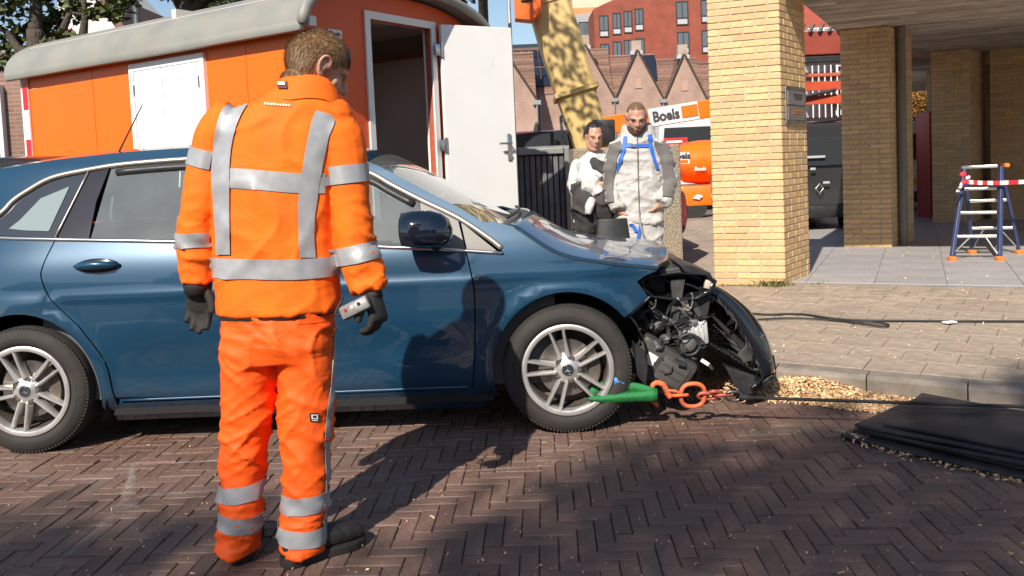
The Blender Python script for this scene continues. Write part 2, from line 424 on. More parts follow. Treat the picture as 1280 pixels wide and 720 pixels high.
# pavement bed + slabs
far = [kline[-1]+Vector((30, 20)), Vector((45, 5)), Vector((25, -3))]
bed = [Vector((p.x, p.y))+Vector((0.06, 0.05)) for p in kline]
mb = MB(); mb.add([(p.x, p.y, PZ-0.012) for p in bed+far], [tuple(range(len(bed)+len(far)))])
pav = struct(mb.build('pavement', mat('slab_joint', (.26, .215, .175), .95, var=.3, vscale=30)))
A_PAV = math.atan2(kd.y, kd.x)
cs, ss = math.cos(A_PAV), math.sin(A_PAV); SL = 0.302
smb = MB(); x, y, b = (SL-.0035)/2, (SL-.0035)/2, .003
top = [(-x+b, -y+b, 0), (x-b, -y+b, 0), (x-b, y-b, 0), (-x+b, y-b, 0)]; mid = [(-x, -y, -b), (x, -y, -b), (x, y, -b), (-x, y, -b)]; bot = [(-x, -y, -.03), (x, -y, -.03), (x, y, -.03), (-x, y, -.03)]
fs = [(0, 1, 2, 3)]
for k in range(4):
    j = (k+1) % 4; fs += [(k+4, j+4, j, k), (k+8, j+8, j+4, k+4)]
smb.add(top+mid+bot, fs); sme = smb.mesh('slab'); sme.materials.append(m_slab)
# front edge of the tiled portico floor
TE0 = onz(1010, 355, PZ); TE1 = onz(1280, 360, PZ); td = (TE1-TE0).xy.normalized(); tn = Vector((-td.y, td.x))
if tn.y < 0: tn = -tn
def portico(x, y, m=0.0):
    r = Vector((x, y))-TE0.xy
    return r.dot(tn) > m and r.dot(td) > -0.62+m
restS = MB(); cnt = 0; cand = []
for i in range(-40, 60):
    for j in range(0, 60):
        px = (i+(0.5 if j % 2 else 0))*SL; py = 0.16+(j+.5)*SL
        w = KA+kd*px+kn*py
        if w.x < 0.9 or w.x > 14 or w.y > 17 or w.y < 0.5: continue
        if left_of_kerb(w.x, w.y): continue
        mind = min((Vector((w.x, w.y))-q).length for q in kline[13:]) if w.y > 5.2 else 1
        if mind < .2: continue
        if portico(w.x, w.y, 0.13): continue
        cand.append((w.y+abs(w.x-3)*.6, w.x, w.y))
cand.sort()
for k, (d, x, y) in enumerate(cand):
    z = PZ+rnd.gauss(0, .0014); t1, t2 = rnd.gauss(0, .004), rnd.gauss(0, .004)
    if k < 300:
        o = bpy.data.objects.new('slab', sme); COL.objects.link(o); o.location = (x, y, z); o.rotation_euler = (t1, t2, A_PAV); o.parent = pav
    else:
        Mx = Matrix.Translation((x, y, z)) @ Matrix.Rotation(A_PAV, 4, 'Z')
        restS.add([Mx @ Vector(p) for p in smb.v], smb.f)
stuff(restS.build('slab_paving', m_slab, pav, fix=False))
# portico floor of large tiles
pf = TE0.xy-td*0.62; q = [pf, pf+td*14, pf+td*14+tn*16, pf+tn*16]
por = struct(MB().add([(p.x, p.y, PZ+.012) for p in q]+[(p.x, p.y, PZ-.05) for p in q], [(0, 1, 2, 3), (0, 4, 5, 1), (1, 5, 6, 2), (2, 6, 7, 3), (3, 7, 4, 0)]).build('portico_floor', mat('grout', (0.2, 0.19, 0.185), .9)))
TS = 0.6; tmb = MB(); tmb.bbox((0, 0, 0), (TS-.006, TS-.006, .012), .0025); tme = tmb.mesh('floor_tile'); tme.materials.append(m_tile)
for i in range(16):
    for j in range(16):
        w = pf+td*(TS*(i+.5))+tn*(TS*(j+.5))
        o = bpy.data.objects.new('floor_tile', tme); COL.objects.link(o); o.location = (w.x, w.y, PZ+.0125); o.rotation_euler = (0, 0, math.atan2(td.y, td.x)); o.parent = por
PFZ = PZ+.0185

# ================================================================== brick pillars
m_yb = mat('yellow_brick', (0.63, 0.425, 0.215), 0.8, var=0.16, vscale=30, piece=0.13, bump=0.4, bscale=180, bdist=.003, dark=(0.42, 0.28, 0.13), dscale=5, damt=0.35)
m_ym = mat('pale_mortar', (0.57, 0.44, 0.33), 0.95, var=0.15, vscale=30, bump=0.3, bscale=200)
m_pipe = mat('drainpipe_grey', (0.17, 0.155, 0.13), 0.5, var=0.1, vscale=6)
SOFZ = 2.86
def brick_pillar(label, P, closed_from, zb, zt, faces, limit=300):
    """P: plan polygon (counter-clockwise seen from above); bricks on the listed faces"""
    base = P[0]
    t = thing('brick_pillar', label, 'pillar', (base.x, base.y, zb))
    c = sum((p for p in P), Vector((0, 0)))/len(P)
    ins = [p+(c-p).normalized()*0.012 for p in P]
    mb = MB(); n = len(P)
    mb.add([(p.x-base.x, p.y-base.y, 0) for p in ins]+[(p.x-base.x, p.y-base.y, zt-zb) for p in ins], [tuple(range(n))[::-1], tuple(range(n, 2*n))]+[(i, (i+1) % n, (i+1) % n+n, i+n) for i in range(n)])
    mb.build('mortar_core', m_ym, t)
    k = 0; restb = MB(); bh, gap, bl, dep = 0.052, 0.0105, 0.21, 0.1
    meshes = {}
    nrow = int((zt-zb)/(bh+gap))
    for fi in faces:
        a, b = P[fi], P[(fi+1) % n]; d = b-a; L = d.length; d.normalize(); nn = Vector((d.y, -d.x)); ang = math.atan2(d.y, d.x)
        for r in range(nrow):
            s = 0.0; first = True
            off = (r % 2)*0.5
            while s < L-.02:
                ln = bl if not first else (bl if (r+fi) % 2 else (bl-gap)/2)
                if (rnd.random() < .12) and not first: ln = (bl-gap)/2
                first = False
                e = min(s+ln, L)
                if L-e < .03: e = L
                ln2 = round(e-s, 4); key = ln2
                if key not in meshes:
                    q = MB(); x, z, bb = ln2/2, bh/2, .0025
                    q.add([(-x, 0.004, -z), (x, 0.004, -z), (x, 0.004, z), (-x, 0.004, z), (-x+bb, 0, -z+bb), (x-bb, 0, -z+bb), (x-bb, 0, z-bb), (-x+bb, 0, z-bb), (-x, .03, -z), (x, .03, -z), (x, .03, z), (-x, .03, z)],
                          [(4, 5, 6, 7), (0, 1, 5, 4), (1, 2, 6, 5), (2, 3, 7, 6), (3, 0, 4, 7), (8, 9, 1, 0), (9, 10, 2, 1), (10, 11, 3, 2), (11, 8, 0, 3)])
                    me = q.mesh('brick'); me.materials.append(m_yb); meshes[key] = (q, me)
                w = a+d*((s+e)/2); z = (bh+gap)*(r+.5)
                Mx = Matrix.Translation((w.x-base.x+nn.x*rnd.gauss(0, .0012), w.y-base.y+nn.y*rnd.gauss(0, .0012), z)) @ Matrix.Rotation(ang+rnd.gauss(0, .004), 4, 'Z')
                if k < limit:
                    o = bpy.data.objects.new('brick', meshes[key][1]); COL.objects.link(o); o.matrix_basis = Mx; o.parent = t; k += 1
                else: restb.add([Mx @ Vector(p) for p in meshes[key][0].v], meshes[key][0].f)
                s = e+gap
    if restb.v: stuff(restb.build('brickwork', m_yb, t, fix=False))
    return t
def pillar_plan(pa, pb, pc):
    a, b, c = (onz(*q, PZ).xy for q in (pa, pb, pc)); b = Vector(b)
    e1 = a-b; e2 = c-b
    return [a, b, c, c+e1*1.0+Vector((0, .05)), a+e2*0.9]
PL1 = pillar_plan((893.5, 356.8), (982, 357.6), (1012.5, 345))
PL2 = pillar_plan((1055, 310.5), (1114.5, 310.5), (1143, 302))
PL3 = pillar_plan((1166, 279.5), (1214, 279.5), (1234, 273))
pil1 = brick_pillar('sunlit yellow brick pillar carrying the grey plaque', PL1, 0, PZ, 3.2, [0, 1])
pil2 = brick_pillar('shaded yellow brick pillar with a grey drainpipe on its corner', PL2, 0, PZ, SOFZ, [0, 1])
pil3 = brick_pillar('dark brown brick pillar standing right behind the step ladder', PL3, 0, PZ, SOFZ, [0, 1])
PL4 = pillar_plan((1239, 275.5), (1292, 275.5), (1312, 270))
pil4 = brick_pillar('farthest brick pillar in deep shade at the right edge', PL4, 0, PZ, SOFZ, [0, 1])
# drainpipe and plinth on the second pillar
b2 = PL2[1]; dp = (PL2[2]-PL2[1]).normalized(); nn = Vector((dp.y, -dp.x))
w = b2+dp*0.28+nn*0.06
tag(MB().tube([(w.x, w.y, PZ), (w.x, w.y, SOFZ)], .055, 14).build('drainpipe', m_pipe, sm=40), 'round grey drainpipe fixed to the shaded brick pillar', 'drainpipe')
# soffit / slab over the portico : edges along the pillar row and over the front
rowd = (PL3[1]-PL1[1]).normalized(); fd = (PL1[1]-PL1[0]).normalized()
rowd = (PL2[0]-PL1[2]).normalized(); lft = Vector((-rowd.y, rowd.x))
_k = PL1[2]+lft*.06; _A = np.array([[rowd.x, -fd.x], [rowd.y, -fd.y]]); _t = np.linalg.solve(_A, np.array(PL1[1]-_k-fd*0.0)); s0 = _k+rowd*float(_t[0])
s1 = s0+fd*11; s3 = s0+rowd*18; s2 = s1+rowd*18
slab = thing('concrete_slab', 'board marked concrete slab roofing the portico over the pillars', 'roof slab', (s0.x, s0.y, SOFZ))
m_conc = mat('board_concrete', (0.52, 0.44, 0.36), 0.9, var=0.3, vscale=5, piece=0.32, bump=0.5, bscale=70, bdist=.004, dark=(0.22, 0.17, 0.13), dscale=2.5, damt=0.7)
q = [Vector((0, 0)), s1-s0, s2-s0, s3-s0]
MB().add([(p.x, p.y, .016) for p in q]+[(p.x, p.y, .62) for p in q], [(3, 2, 1, 0), (4, 5, 6, 7), (0, 1, 5, 4), (1, 2, 6, 5), (2, 3, 7, 6), (3, 0, 4, 7)]).build('slab_core', m_conc, slab)
# board-wide strips left by the shuttering, each slightly uneven
brd = MB(); bw = 0.155; perp = Vector((-fd.y, fd.x)); 
if perp.y < 0: perp = -perp
nst = int(18*abs(rowd.dot(perp))/bw); slope = rowd.dot(fd)/rowd.dot(perp)
for i in range(nst):
    t0 = i*bw+.002; t1 = (i+1)*bw-.002; cur = rnd.uniform(-1.6, 0)
    while cur < 11:
        L = rnd.uniform(1.4, 2.4); a0 = max(cur, 0)+.002; a1 = min(cur+L, 11)-.002; cur += L
        if a1-a0 < .05: continue
        dz = rnd.uniform(0, .009)
        pts = [fd*(a0+t0*slope)+perp*t0, fd*(a1+t0*slope)+perp*t0, fd*(a1+t1*slope)+perp*t1, fd*(a0+t1*slope)+perp*t1]
        brd.add([(p.x, p.y, dz) for p in pts]+[(p.x, p.y, .02) for p in pts], [(3, 2, 1, 0), (0, 1, 5, 4), (1, 2, 6, 5), (2, 3, 7, 6), (3, 0, 4, 7)])
stuff(brd.build('board_mark', m_conc, slab, fix=False))
# plaque on the right-hand face of the first pillar
pa, pb = PL1[1], PL1[2]; d = (pb-pa).normalized(); n1 = Vector((d.y, -d.x))

# inner wall of the building behind the pillars
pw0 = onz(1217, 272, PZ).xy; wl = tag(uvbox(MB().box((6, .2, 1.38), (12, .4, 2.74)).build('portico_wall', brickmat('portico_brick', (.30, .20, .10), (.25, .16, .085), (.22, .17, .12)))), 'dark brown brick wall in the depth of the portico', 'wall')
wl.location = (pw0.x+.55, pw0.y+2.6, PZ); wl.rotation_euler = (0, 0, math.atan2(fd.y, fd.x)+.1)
# plaque
def on_face(px, py): return onplane(px, py, (pa.x, pa.y, 0), Vector((n1.x, n1.y, 0)))
c0 = on_face(981, 154); c1 = on_face(1004.5, 111)
wv = Vector((d.x, d.y, 0)); wid = (c1-c0).dot(wv); hei = c1.z-c0.z; mid = (c0+c1)/2
m_steel = mat('brushed_steel', (0.55, 0.53, 0.52), 0.35, 0.9, var=.08, vscale=5)
plq = thing('wall_plaque', 'small brushed metal plaque screwed to the sunlit brick pillar', 'plaque', (mid.x+n1.x*.012, mid.y+n1.y*.012, mid.z), math.atan2(d.y, d.x))
MB().bbox((0, 0, 0), (wid, .014, hei), .003).build('plate', m_steel, plq)
MB().box((0, -.009, hei*.2), (wid*.86, .004, hei*.36)).build('upper_panel', mat('plaque_grey', (0.32, 0.29, 0.30), .4, .3), plq)
MB().box((0, -.009, -hei*.22), (wid*.86, .004, hei*.36)).build('lower_panel', mat('plaque_taupe', (0.30, 0.26, 0.23), .4, .3), plq)
m_ink = mat('sign_ink', (0.06, 0.05, 0.06), .5)
mo = mat('plaque_orange', (0.65, 0.2, 0.05), .5)
for k, (zz, ww) in enumerate(((.30, .5), (.24, .42), (.18, .34))):
    MB().box((wid*.06, -.0125, hei*zz), (wid*ww, .003, hei*.022)).build('text_line', m_ink, plq)
for k, (zz, ww) in enumerate(((-.15, .42), (-.22, .5))):
    MB().box((wid*.06, -.0125, hei*zz), (wid*ww, .003, hei*.03)).build('text_line', mo, plq)
for zz in (.32, .1, -.36):
    MB().lathe([(0.0, -.0125), (.009, -.0125), (.009, -.009)], (-wid*.33, 0, hei*zz), 1, 12).build('emblem', m_ink, plq)

# ================================================================== site trailer
ZD = 2.50
f0 = onz(453, 12.7, ZD).xy; f1 = onz(541.7, 28.3, ZD).xy
ed = (f1-f0).normalized()                          # along the end wall, away from camera to the right
sd = Vector((-ed.y, ed.x))                         # along the long side, away to the left
def ray_hit(px, py, p, dirn):
    r = ray(px, py).xy; # p + dirn*s = r*t
    A = np.array([[dirn.x, -r.x], [dirn.y, -r.y]]); s, t = np.linalg.solve(A, np.array([-p.x, -p.y])); return s
sc = ray_hit(376, 100, f0, ed); corner = f0+ed*sc
LEN = ray_hit(31, 150, corner, sd); WID = ray_hit(600, 60, corner, ed)-.06
DO0 = (f0-corner).dot(ed); DO1 = (f1-corner).dot(ed)
w0 = ray_hit(261, 120, corner, sd); w1 = ray_hit(167, 120, corner, sd)
def tz(px, py, s): 
    p = corner+sd*s; r = ray(px, py); return H+r.z*(p.length/r.xy.length)
EAVE = tz(320, 43.5, ray_hit(320, 43, corner, sd)); WTOP = tz(261, 66, w0)
print('trailer', corner, ed, LEN, EAVE, WTOP, DO0, DO1, w0, w1)
tr = thing('site_trailer', 'orange site office trailer with rounded grey roof and open white door', 'trailer', (corner.x, corner.y, 0), math.atan2(ed.y, ed.x))
# local: x along the end wall (0..WID), y along the side (0..LEN)
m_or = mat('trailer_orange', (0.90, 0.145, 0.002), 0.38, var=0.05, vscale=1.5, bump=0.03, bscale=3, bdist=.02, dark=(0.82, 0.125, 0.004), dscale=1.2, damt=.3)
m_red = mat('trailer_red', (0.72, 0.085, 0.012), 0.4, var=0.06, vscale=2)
m_white = mat('white_gloss', (0.80, 0.79, 0.76), 0.35, var=0.03, vscale=3)
m_roofg = mat('trailer_roof', (0.25, 0.25, 0.225), 0.55, var=0.1, vscale=3, dark=(0.30, 0.24, 0.17), dscale=6, damt=.35, bump=.1, bscale=20)
m_dark = mat('dark_void', (0.03, 0.03, 0.03), .9)
m_in = mat('cabin_panel', (0.75, 0.66, 0.58), .7, var=.08, vscale=2)
FZ = 0.42; WT = 0.05
# side wall facing the camera (x=0 plane, outside -x)
def wallbox(x0, x1, y0, y1, z0, z1): return ((x0+x1)/2, (y0+y1)/2, (z0+z1)/2), (x1-x0, y1-y0, z1-z0)
WBOT = 1.22; fr = .055
mb = MB()
for q in ((0, WT, 0, w0, FZ, EAVE), (0, WT, w1, LEN, FZ, EAVE), (0, WT, w0, w1, FZ, WBOT), (0, WT, w0, w1, WTOP, EAVE)): mb.box(*wallbox(*q))
mb.build('side_wall', m_or, tr, bevel=0)
MB().box(*wallbox(WID-WT, WID, 0, LEN, FZ, EAVE)).build('side_wall', m_or, tr)
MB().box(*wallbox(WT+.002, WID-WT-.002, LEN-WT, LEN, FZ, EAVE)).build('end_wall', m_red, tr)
# arch of the roof
def arch(ov=0.0, up=0.0, n=22):
    pts = []; a, b = WID/2+ov, 0.33+up; 
    for k in range(n+1):
        th = math.pi*k/n; cx_ = -math.copysign(abs(math.cos(th))**0.80, math.cos(th)); sz = abs(math.sin(th))**0.92
        pts.append((WID/2+a*cx_, EAVE+b*sz))
    return pts
# near end wall (y=0) with the doorway
DZ0 = FZ+.06; dx0, dx1 = DO0+.055, DO1-.055; dtop = ZD-.055
A = arch()
mb = MB(); inner = [(x, z) for x, z in A]
poly_l = [(WT+.001, FZ), (dx0, FZ), (dx0, dtop)]
# wall pieces : left of door, right of door, above door
def zat(x):
    for (xa, za), (xb, zb) in zip(A[:-1], A[1:]):
        if xa <= x <= xb and xb > xa: return za+(zb-za)*(x-xa)/(xb-xa)
    return EAVE
for xa, xb, zl in ((.001, dx0, FZ), (dx0, dx1, dtop), (dx1, WID-.001, FZ)):
    K = 10; xs = [xa+(xb-xa)*k/K for k in range(K+1)]
    mb.prism([(xb, zl), (xa, zl)][::-1]+[(x, zat(x)-.004) for x in xs][::-1], 1, -.004, .05)
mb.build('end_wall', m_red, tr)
# roof shell
rings = []
for y in (-.13, LEN+.10):
    o_ = arch(.10, .07); i_ = arch(.05, .02)
    rings.append([Vector((x, y, z)) for x, z in o_]+[Vector((x, y, z)) for x, z in i_[::-1]])
rf = MB().loft(rings).build('roof', m_roofg, tr, sm=50)
# rolled edge along the eaves and a grey trim round the near gable
for s_ in (-1, 1):
    x = WID/2+s_*(WID/2+.085)
    MB().bbox((x, LEN/2-.015, EAVE-.01), (.05, LEN+.23, .07), .02).build('eave_trim', m_roofg, rf, sm=40)
trim = [Vector((x, -.13, z)) for x, z in arch(.075, .045)]
MB().tube(trim, .04, 8).build('gable_trim', m_roofg, rf, sm=True)
# door frame
mb = MB()
mb.box(*wallbox(DO0, dx0, -.02, .07, DZ0, ZD)); mb.box(*wallbox(dx1, DO1, -.02, .07, DZ0, ZD)); mb.box(*wallbox(dx0, dx1, -.019, .069, dtop, ZD))
mb.build('door_frame', m_white, tr)
# interior: floor, lining, shelf, back partition
MB().box(*wallbox(.06, WID-.06, .06, LEN-.06, FZ-.05, FZ)).build('cabin_floor', mat('cabin_floor', (.12, .1, .09), .8), tr)
MB().box(*wallbox(.06, WID-.06, 1.35, 1.4, FZ, 2.62)).build('partition', m_in, tr)
MB().box(*wallbox(.08, WID-.08, 1.1, 1.345, 2.05, 2.11)).build('shelf', mat('cabin_shelf', (.40, .36, .31), .6), tr)
MB().box(*wallbox(.06, WID-.06, .07, LEN-.07, EAVE+.2, EAVE+.24)).build('ceiling_panel', m_in, tr)
MB().box(*wallbox(WID-.12, WID-.06, .07, 1.33, FZ, EAVE)).build('wall_lining', m_in, tr)
MB().box(*wallbox(.055, .09, .07, w0-.05, FZ, EAVE)).build('wall_lining', m_in, tr)
# open door leaf hinged at the right of the frame
hp = corner+ed*(DO1+.012); hp = Vector((hp.x, hp.y))
out = -sd; h3 = hp+out*.05
e1 = onz(638.5, 37.2, ZD-.02).xy; dd = (e1-h3); dd = Vector((math.cos(math.radians(31)), math.sin(math.radians(31)))); DW = ray_hit(638.5, 60, h3, dd); print('door width', DW)
dl = thing('tmp', '', ''); bpy.data.objects.remove(dl)
leafM = frame((h3.x, h3.y, 0), (dd.x, dd.y, 0), (0, 0, 1))
base = Matrix.Translation((corner.x, corner.y, 0)) @ Matrix.Rotation(math.atan2(ed.y, ed.x), 4, 'Z')
DL = MB(); DL.bbox((DW/2, (DZ0+ZD-.02)/2, 0), (DW, ZD-.02-DZ0, .04), .004)
door = DL.build('door', m_white, tr); door.matrix_local = base.inverted() @ leafM
m_chr = mat('bright_metal', (.62, .6, .57), .28, 1.0)
hz = 1.50
hb = MB(); hb.bbox((DW-.07, hz, .027), (.035, .22, .012), .004); hb.tube([(DW-.07, hz+.03, .03), (DW-.07, hz+.03, .07), (DW-.19, hz+.03, .075)], .009, 8); hb.lathe([(0, .03), (.012, .03), (.012, .045), (0, .045)], (DW-.07, hz-.06, 0), 2, 10)
hb.build('door_handle', m_chr, door, sm=40)
for zz in (2.28, 1.53, .8):
    q = MB(); q.bbox((-.02, zz, .015), (.07, .09, .012), .003); q.tube([(0, zz-.06, .022), (0, zz+.06, .022)], .012, 8); q.build('hinge', m_chr, door, sm=40)
# shuttered window in the long side
sh = MB(); fy0, fy1 = w0, w1
for q in ((-.03, .03, fy0, fy0+fr, WBOT, WTOP), (-.03, .03, fy1-fr, fy1, WBOT, WTOP), (-.029, .029, fy0+fr, fy1-fr, WTOP-fr, WTOP), (-.029, .029, fy0+fr, fy1-fr, WBOT, WBOT+fr)): sh.box(*wallbox(*q))
win = sh.build('window_frame', m_white, tr)
my = fy0+(fy1-fy0)*.545
for a_, b_ in ((fy0+fr+.004, my-.004), (my+.004, fy1-fr-.004)):
    MB().bbox(((-.012), (a_+b_)/2, (WBOT+WTOP)/2), (.03, b_-a_, WTOP-WBOT-2*fr-.008), .004).build('shutter', m_white, win)
for yy in (fy0+.03, fy1-.03):
    for zz in (WTOP-.2, WBOT+.25): MB().tube([(-.034, yy+.03*(1 if yy < my else -1), zz-.04), (-.034, yy+.03*(1 if yy < my else -1), zz+.04)], .006, 6).build('hinge', m_chr, win)
# red and white warning strip on the far vertical edge, small plate and lamp on the end wall
m_rw = mat('warning_red', (0.62, 0.02, 0.03), .4); 
st = MB().box((-.012, LEN-.06, (FZ+EAVE)/2), (.014, .11, EAVE-FZ-.02)).build('corner_strip', m_white, tr)
z = EAVE-.06; k = 0
while z > FZ+.3:
    if k % 2 == 0: MB().box((-.0205, LEN-.075, z-.12), (.004, .075, .24)).build('red_stripe', m_rw, st)
    z -= .25; k += 1
MB().bbox((.32, -.012, 2.30), (.13, .014, .06), .003).build('number_plate', m_white, tr)
text('plate_text', 'Boels', m_ink, tr, .045, Matrix.Translation((.32, -.0215, 2.30)) @ Matrix.Rotation(math.pi/2, 4, 'X'), bold=.0008)
MB().bbox((.37, -.03, 2.16), (.12, .05, .08), .008).build('lamp', mat('lamp_grey', (.13, .13, .14), .5), tr)
MB().bbox((.07, -.03, 2.36), (.10, .05, .07), .008).build('marker_lamp', m_white, tr)
# chassis, wheels, drawbar, steps
MB().box(*wallbox(.2, WID-.2, .1, LEN-.1, .30, FZ-.055)).build('chassis', mat('chassis_black', (.03, .03, .03), .6), tr)
for xx in (.18, WID-.18):
    mb = MB(); mb.lathe([(.05, -.09), (.17, -.095), (.30, -.09), (.325, -.06), (.325, .06), (.30, .09), (.17, .095), (.05, .09)], (xx, LEN*.55, .325), 0, 24); mb.build('wheel', mat('tyre_old', (.025, .024, .023), .85), tr, sm=40)
MB().tube([(WID/2, LEN-.05, .36), (WID/2, LEN+1.1, .4)], .045, 8).build('drawbar', m_chr, tr)

# panel joints and a few scratches in the long side
for yy in (w0-.42, w1+.55):
    MB().box((-.0015, yy, (FZ+EAVE)/2), (.004, .012, EAVE-FZ-.02)).build('panel_joint', m_or, tr)
for (x0, y0, x1, y1) in ((80, 100, 104, 95), (35, 114, 48, 111)):
    def onside(px, py):
        s_ = ray_hit(px, py, corner, sd); return Vector((-.002, s_, tz(px, py, s_)))
    a_, b_ = onside(x0, y0), onside(x1, y1); MB().tube([a_, a_.lerp(b_, .5)+Vector((0, 0, .006)), b_], [.001, .006, .001], 4).build('scratch', mat('scratch_pale', (.75, .55, .4), .6), tr)
# ================================================================== buildings behind
m_hb = brickmat('pink_brick', (.40, .235, .18), (.33, .185, .14), (.36, .28, .23), .21, .0625, .012)
m_tileR = mat('roof_tile_brown', (.20, .115, .085), .8, var=.25, vscale=6, piece=.25)
m_redb = brickmat('red_brick', (.30, .065, .034), (.25, .05, .028), (.24, .08, .055), .21, .0625, .01)
m_wf = mat('window_white', (.72, .72, .70), .4)
m_wfd = mat('window_dark_frame', (.035, .035, .04), .4)
m_gl = mat('window_pane', (.10, .115, .13), .06, spec=.8)
m_gl2 = mat('window_pane_bright', (.30, .33, .36), .08, spec=.8)
m_panel = mat('solar_cell', (.018, .022, .035), .12, spec=.8)
m_lead = mat('lead_grey', (.42, .42, .43), .5)
m_greyb = mat('grey_cladding', (.34, .335, .33), .7, var=.06, vscale=.6)
m_cream = mat('cream_render', (.62, .50, .36), .8, var=.05, vscale=.5)
m_gutter = mat('gutter_zinc', (.30, .30, .30), .5, .4)
YH = 68.0
def window(par, cx_, cz, w, h, y, fm, gm, bars=1, sill=True, cross=0.0):
    """window in a facade facing -y, local coordinates"""
    t = .06*max(1, h/1.6)
    mb = MB()
    for q in ((cx_-w/2, cx_-w/2+t, cz-h/2, cz+h/2), (cx_+w/2-t, cx_+w/2, cz-h/2, cz+h/2)): mb.box(((q[0]+q[1])/2, y-.03, cz), (t, .12, h))
    mb.box((cx_, y-.03, cz+h/2-t/2), (w-2*t-.002, .118, t)); mb.box((cx_, y-.03, cz-h/2+t/2), (w-2*t-.002, .118, t))
    for b_ in range(bars): mb.box((cx_-w/2+w*(b_+1)/(bars+1), y-.03, cz), (t*.8, .11, h-2*t-.002))
    if cross: mb.box((cx_, y-.028, cz-h/2+h*cross), (w-2*t, .10, t*.8))
    f = mb.build('window', fm, par)
    MB().box((cx_, y+.005, cz), (w-t, .03, h-t)).build('pane', gm, f)
    if sill: MB().box((cx_, y-.06, cz-h/2-.05), (w+.15, .16, .08)).build('sill', m_lead, f)
    return f
def gable_house(label, px_apex, py_apex, px_l, px_r, py_eave, Y, deep=9.0, panels=None, chimney=True, vent=True, group='row of steep gabled brick houses'):
    a = ony(px_apex, py_apex, Y); l = ony(px_l, py_eave, Y); r = ony(px_r, py_eave, Y)
    ze = (l.z+r.z)/2; hw = (r.x-l.x)/2; cx_ = (l.x+r.x)/2
    t = thing('gabled_house', label, 'house', (cx_, Y, 0), 0, group)
    zr = a.z
    mb = MB(); P = [(-hw, 0), (hw, 0), (hw, ze), (0, zr), (-hw, ze)]
    mb.prism(P, 1, 0, deep-.02); w = mb.build('wall', m_hb, t); uvbox(w)
    # roof slopes with courses of tiles standing proud
    for s_ in (-1, 1):
        L = math.hypot(hw, zr-ze); ux, uz = hw/L, -(zr-ze)/L; n_ = int(L/.33)
        mb = MB()
        for k in range(n_+1):
            s0_ = k*.33; s1_ = min(L+.12, s0_+.37)
            p0 = (s_*ux*s0_, zr+.06+uz*s0_); p1 = (s_*ux*s1_, zr+.11+uz*s1_)
            mb.prism([p0, p1, (p1[0], p1[1]-.08), (p0[0], p0[1]-.05)], 1, -.12, deep+.1)
        rf_ = mb.build('roof_slope', m_tileR, t)
        MB().tube([(s_*.06, -.14, zr+.1), (s_*(hw+.06), -.14, ze+.02)], .07, 6).build('verge_board', mat('verge_dark', (.06, .04, .035), .7), rf_)
    MB().tube([(0, -.14, zr+.1), (0, deep*.45, zr+.1)], .12, 8).build('ridge', m_tileR, t)
    # main roof behind the gable, its slope facing the street
    dpm = 3.2; Lm = math.hypot(dpm, zr-ze); uy_, uz_ = dpm/Lm, (zr-ze)/Lm; mb = MB()
    for k in range(int(Lm/.36)+1):
        s0_ = k*.36; s1_ = s0_+.40
        mb.add([(-hw, .25+uy_*s0_-.06, ze+uz_*s0_+.10), (hw, .25+uy_*s0_-.06, ze+uz_*s0_+.10), (hw, .25+uy_*s1_, ze+uz_*s1_+.02), (-hw, .25+uy_*s1_, ze+uz_*s1_+.02), (-hw, .25+uy_*s0_-.06, ze+uz_*s0_-.02), (hw, .25+uy_*s0_-.06, ze+uz_*s0_-.02)], [(0, 1, 2, 3), (4, 5, 1, 0)])
    mr_ = mb.build('main_roof', m_tileR, t); MB().tube([(-hw, .25+dpm, zr+.12), (hw, .25+dpm, zr+.12)], .12, 8).build('main_ridge', m_tileR, mr_)
    if chimney:
        c = MB(); c.box((0, .75, zr+.25), (.75, .75, 1.35)).build('chimney', m_hb, t); c2 = MB().box((-.05, .2, zr-.05), (.95, .5, .3)).build('flashing', m_lead, t)
    if vent: MB().box((0, -.03, ze+(zr-ze)*.35), (.5, .08, .7)).build('vent_panel', m_hb if False else mat('vent_brick', (.42, .27, .21), .8), t)
    MB().tube([(hw, -.12, .2), (hw, -.12, ze-.2)], .06, 6).build('downpipe', m_gutter, t)
    MB().box((hw, -.10, ze-.1), (.5, .25, .28)).build('hopper', m_gutter, t)
    return t
h1 = gable_house('gabled brick house with a stepped chimney right beside the crane boom', 730, 58, 699, 768, 125, YH)
h2 = gable_house('gabled brick house with black solar sheet above the standing man', 794, 65, 768, 829, 126, YH)
h3_ = gable_house('gabled brick house third from the boom, before the pillar', 851, 70, 829, 884, 128, YH)
h4 = gable_house('gabled brick house partly hidden by the sunlit yellow pillar', 912, 74, 884, 942, 130, YH)
# dark solar sheet on the slope of the third house (left slope)
def roof_patch(house, s_, u0, u1, y0, y1, name, m, hw, ze, zr, parent=None, up=.16):
    L = math.hypot(hw, zr-ze); ux, uz = hw/L, -(zr-ze)/L; nx, nz = s_*(-uz), ux
    q = []
    for u, y in ((u0, y0), (u1, y0), (u1, y1), (u0, y1)):
        q.append(Vector((s_*ux*u*L+nx*up, y, zr+uz*u*L+nz*up)))
    off = Vector((nx, 0, nz))*.06
    mb = MB(); mb.add([p for p in q]+[p+off for p in q], [(0, 1, 2, 3), (4, 5, 6, 7), (0, 1, 5, 4), (1, 2, 6, 5), (2, 3, 7, 6), (3, 0, 4, 7)])
    return mb.build(name, m, parent or house)
def dims(px_apex, py_apex, px_l, px_r, py_eave, Y):
    a = ony(px_apex, py_apex, Y); l = ony(px_l, py_eave, Y); r = ony(px_r, py_eave, Y); return (r.x-l.x)/2, (l.z+r.z)/2, a.z
_h, _e, _z = dims(794, 65, 768, 829, 126, YH); _d = 3.2
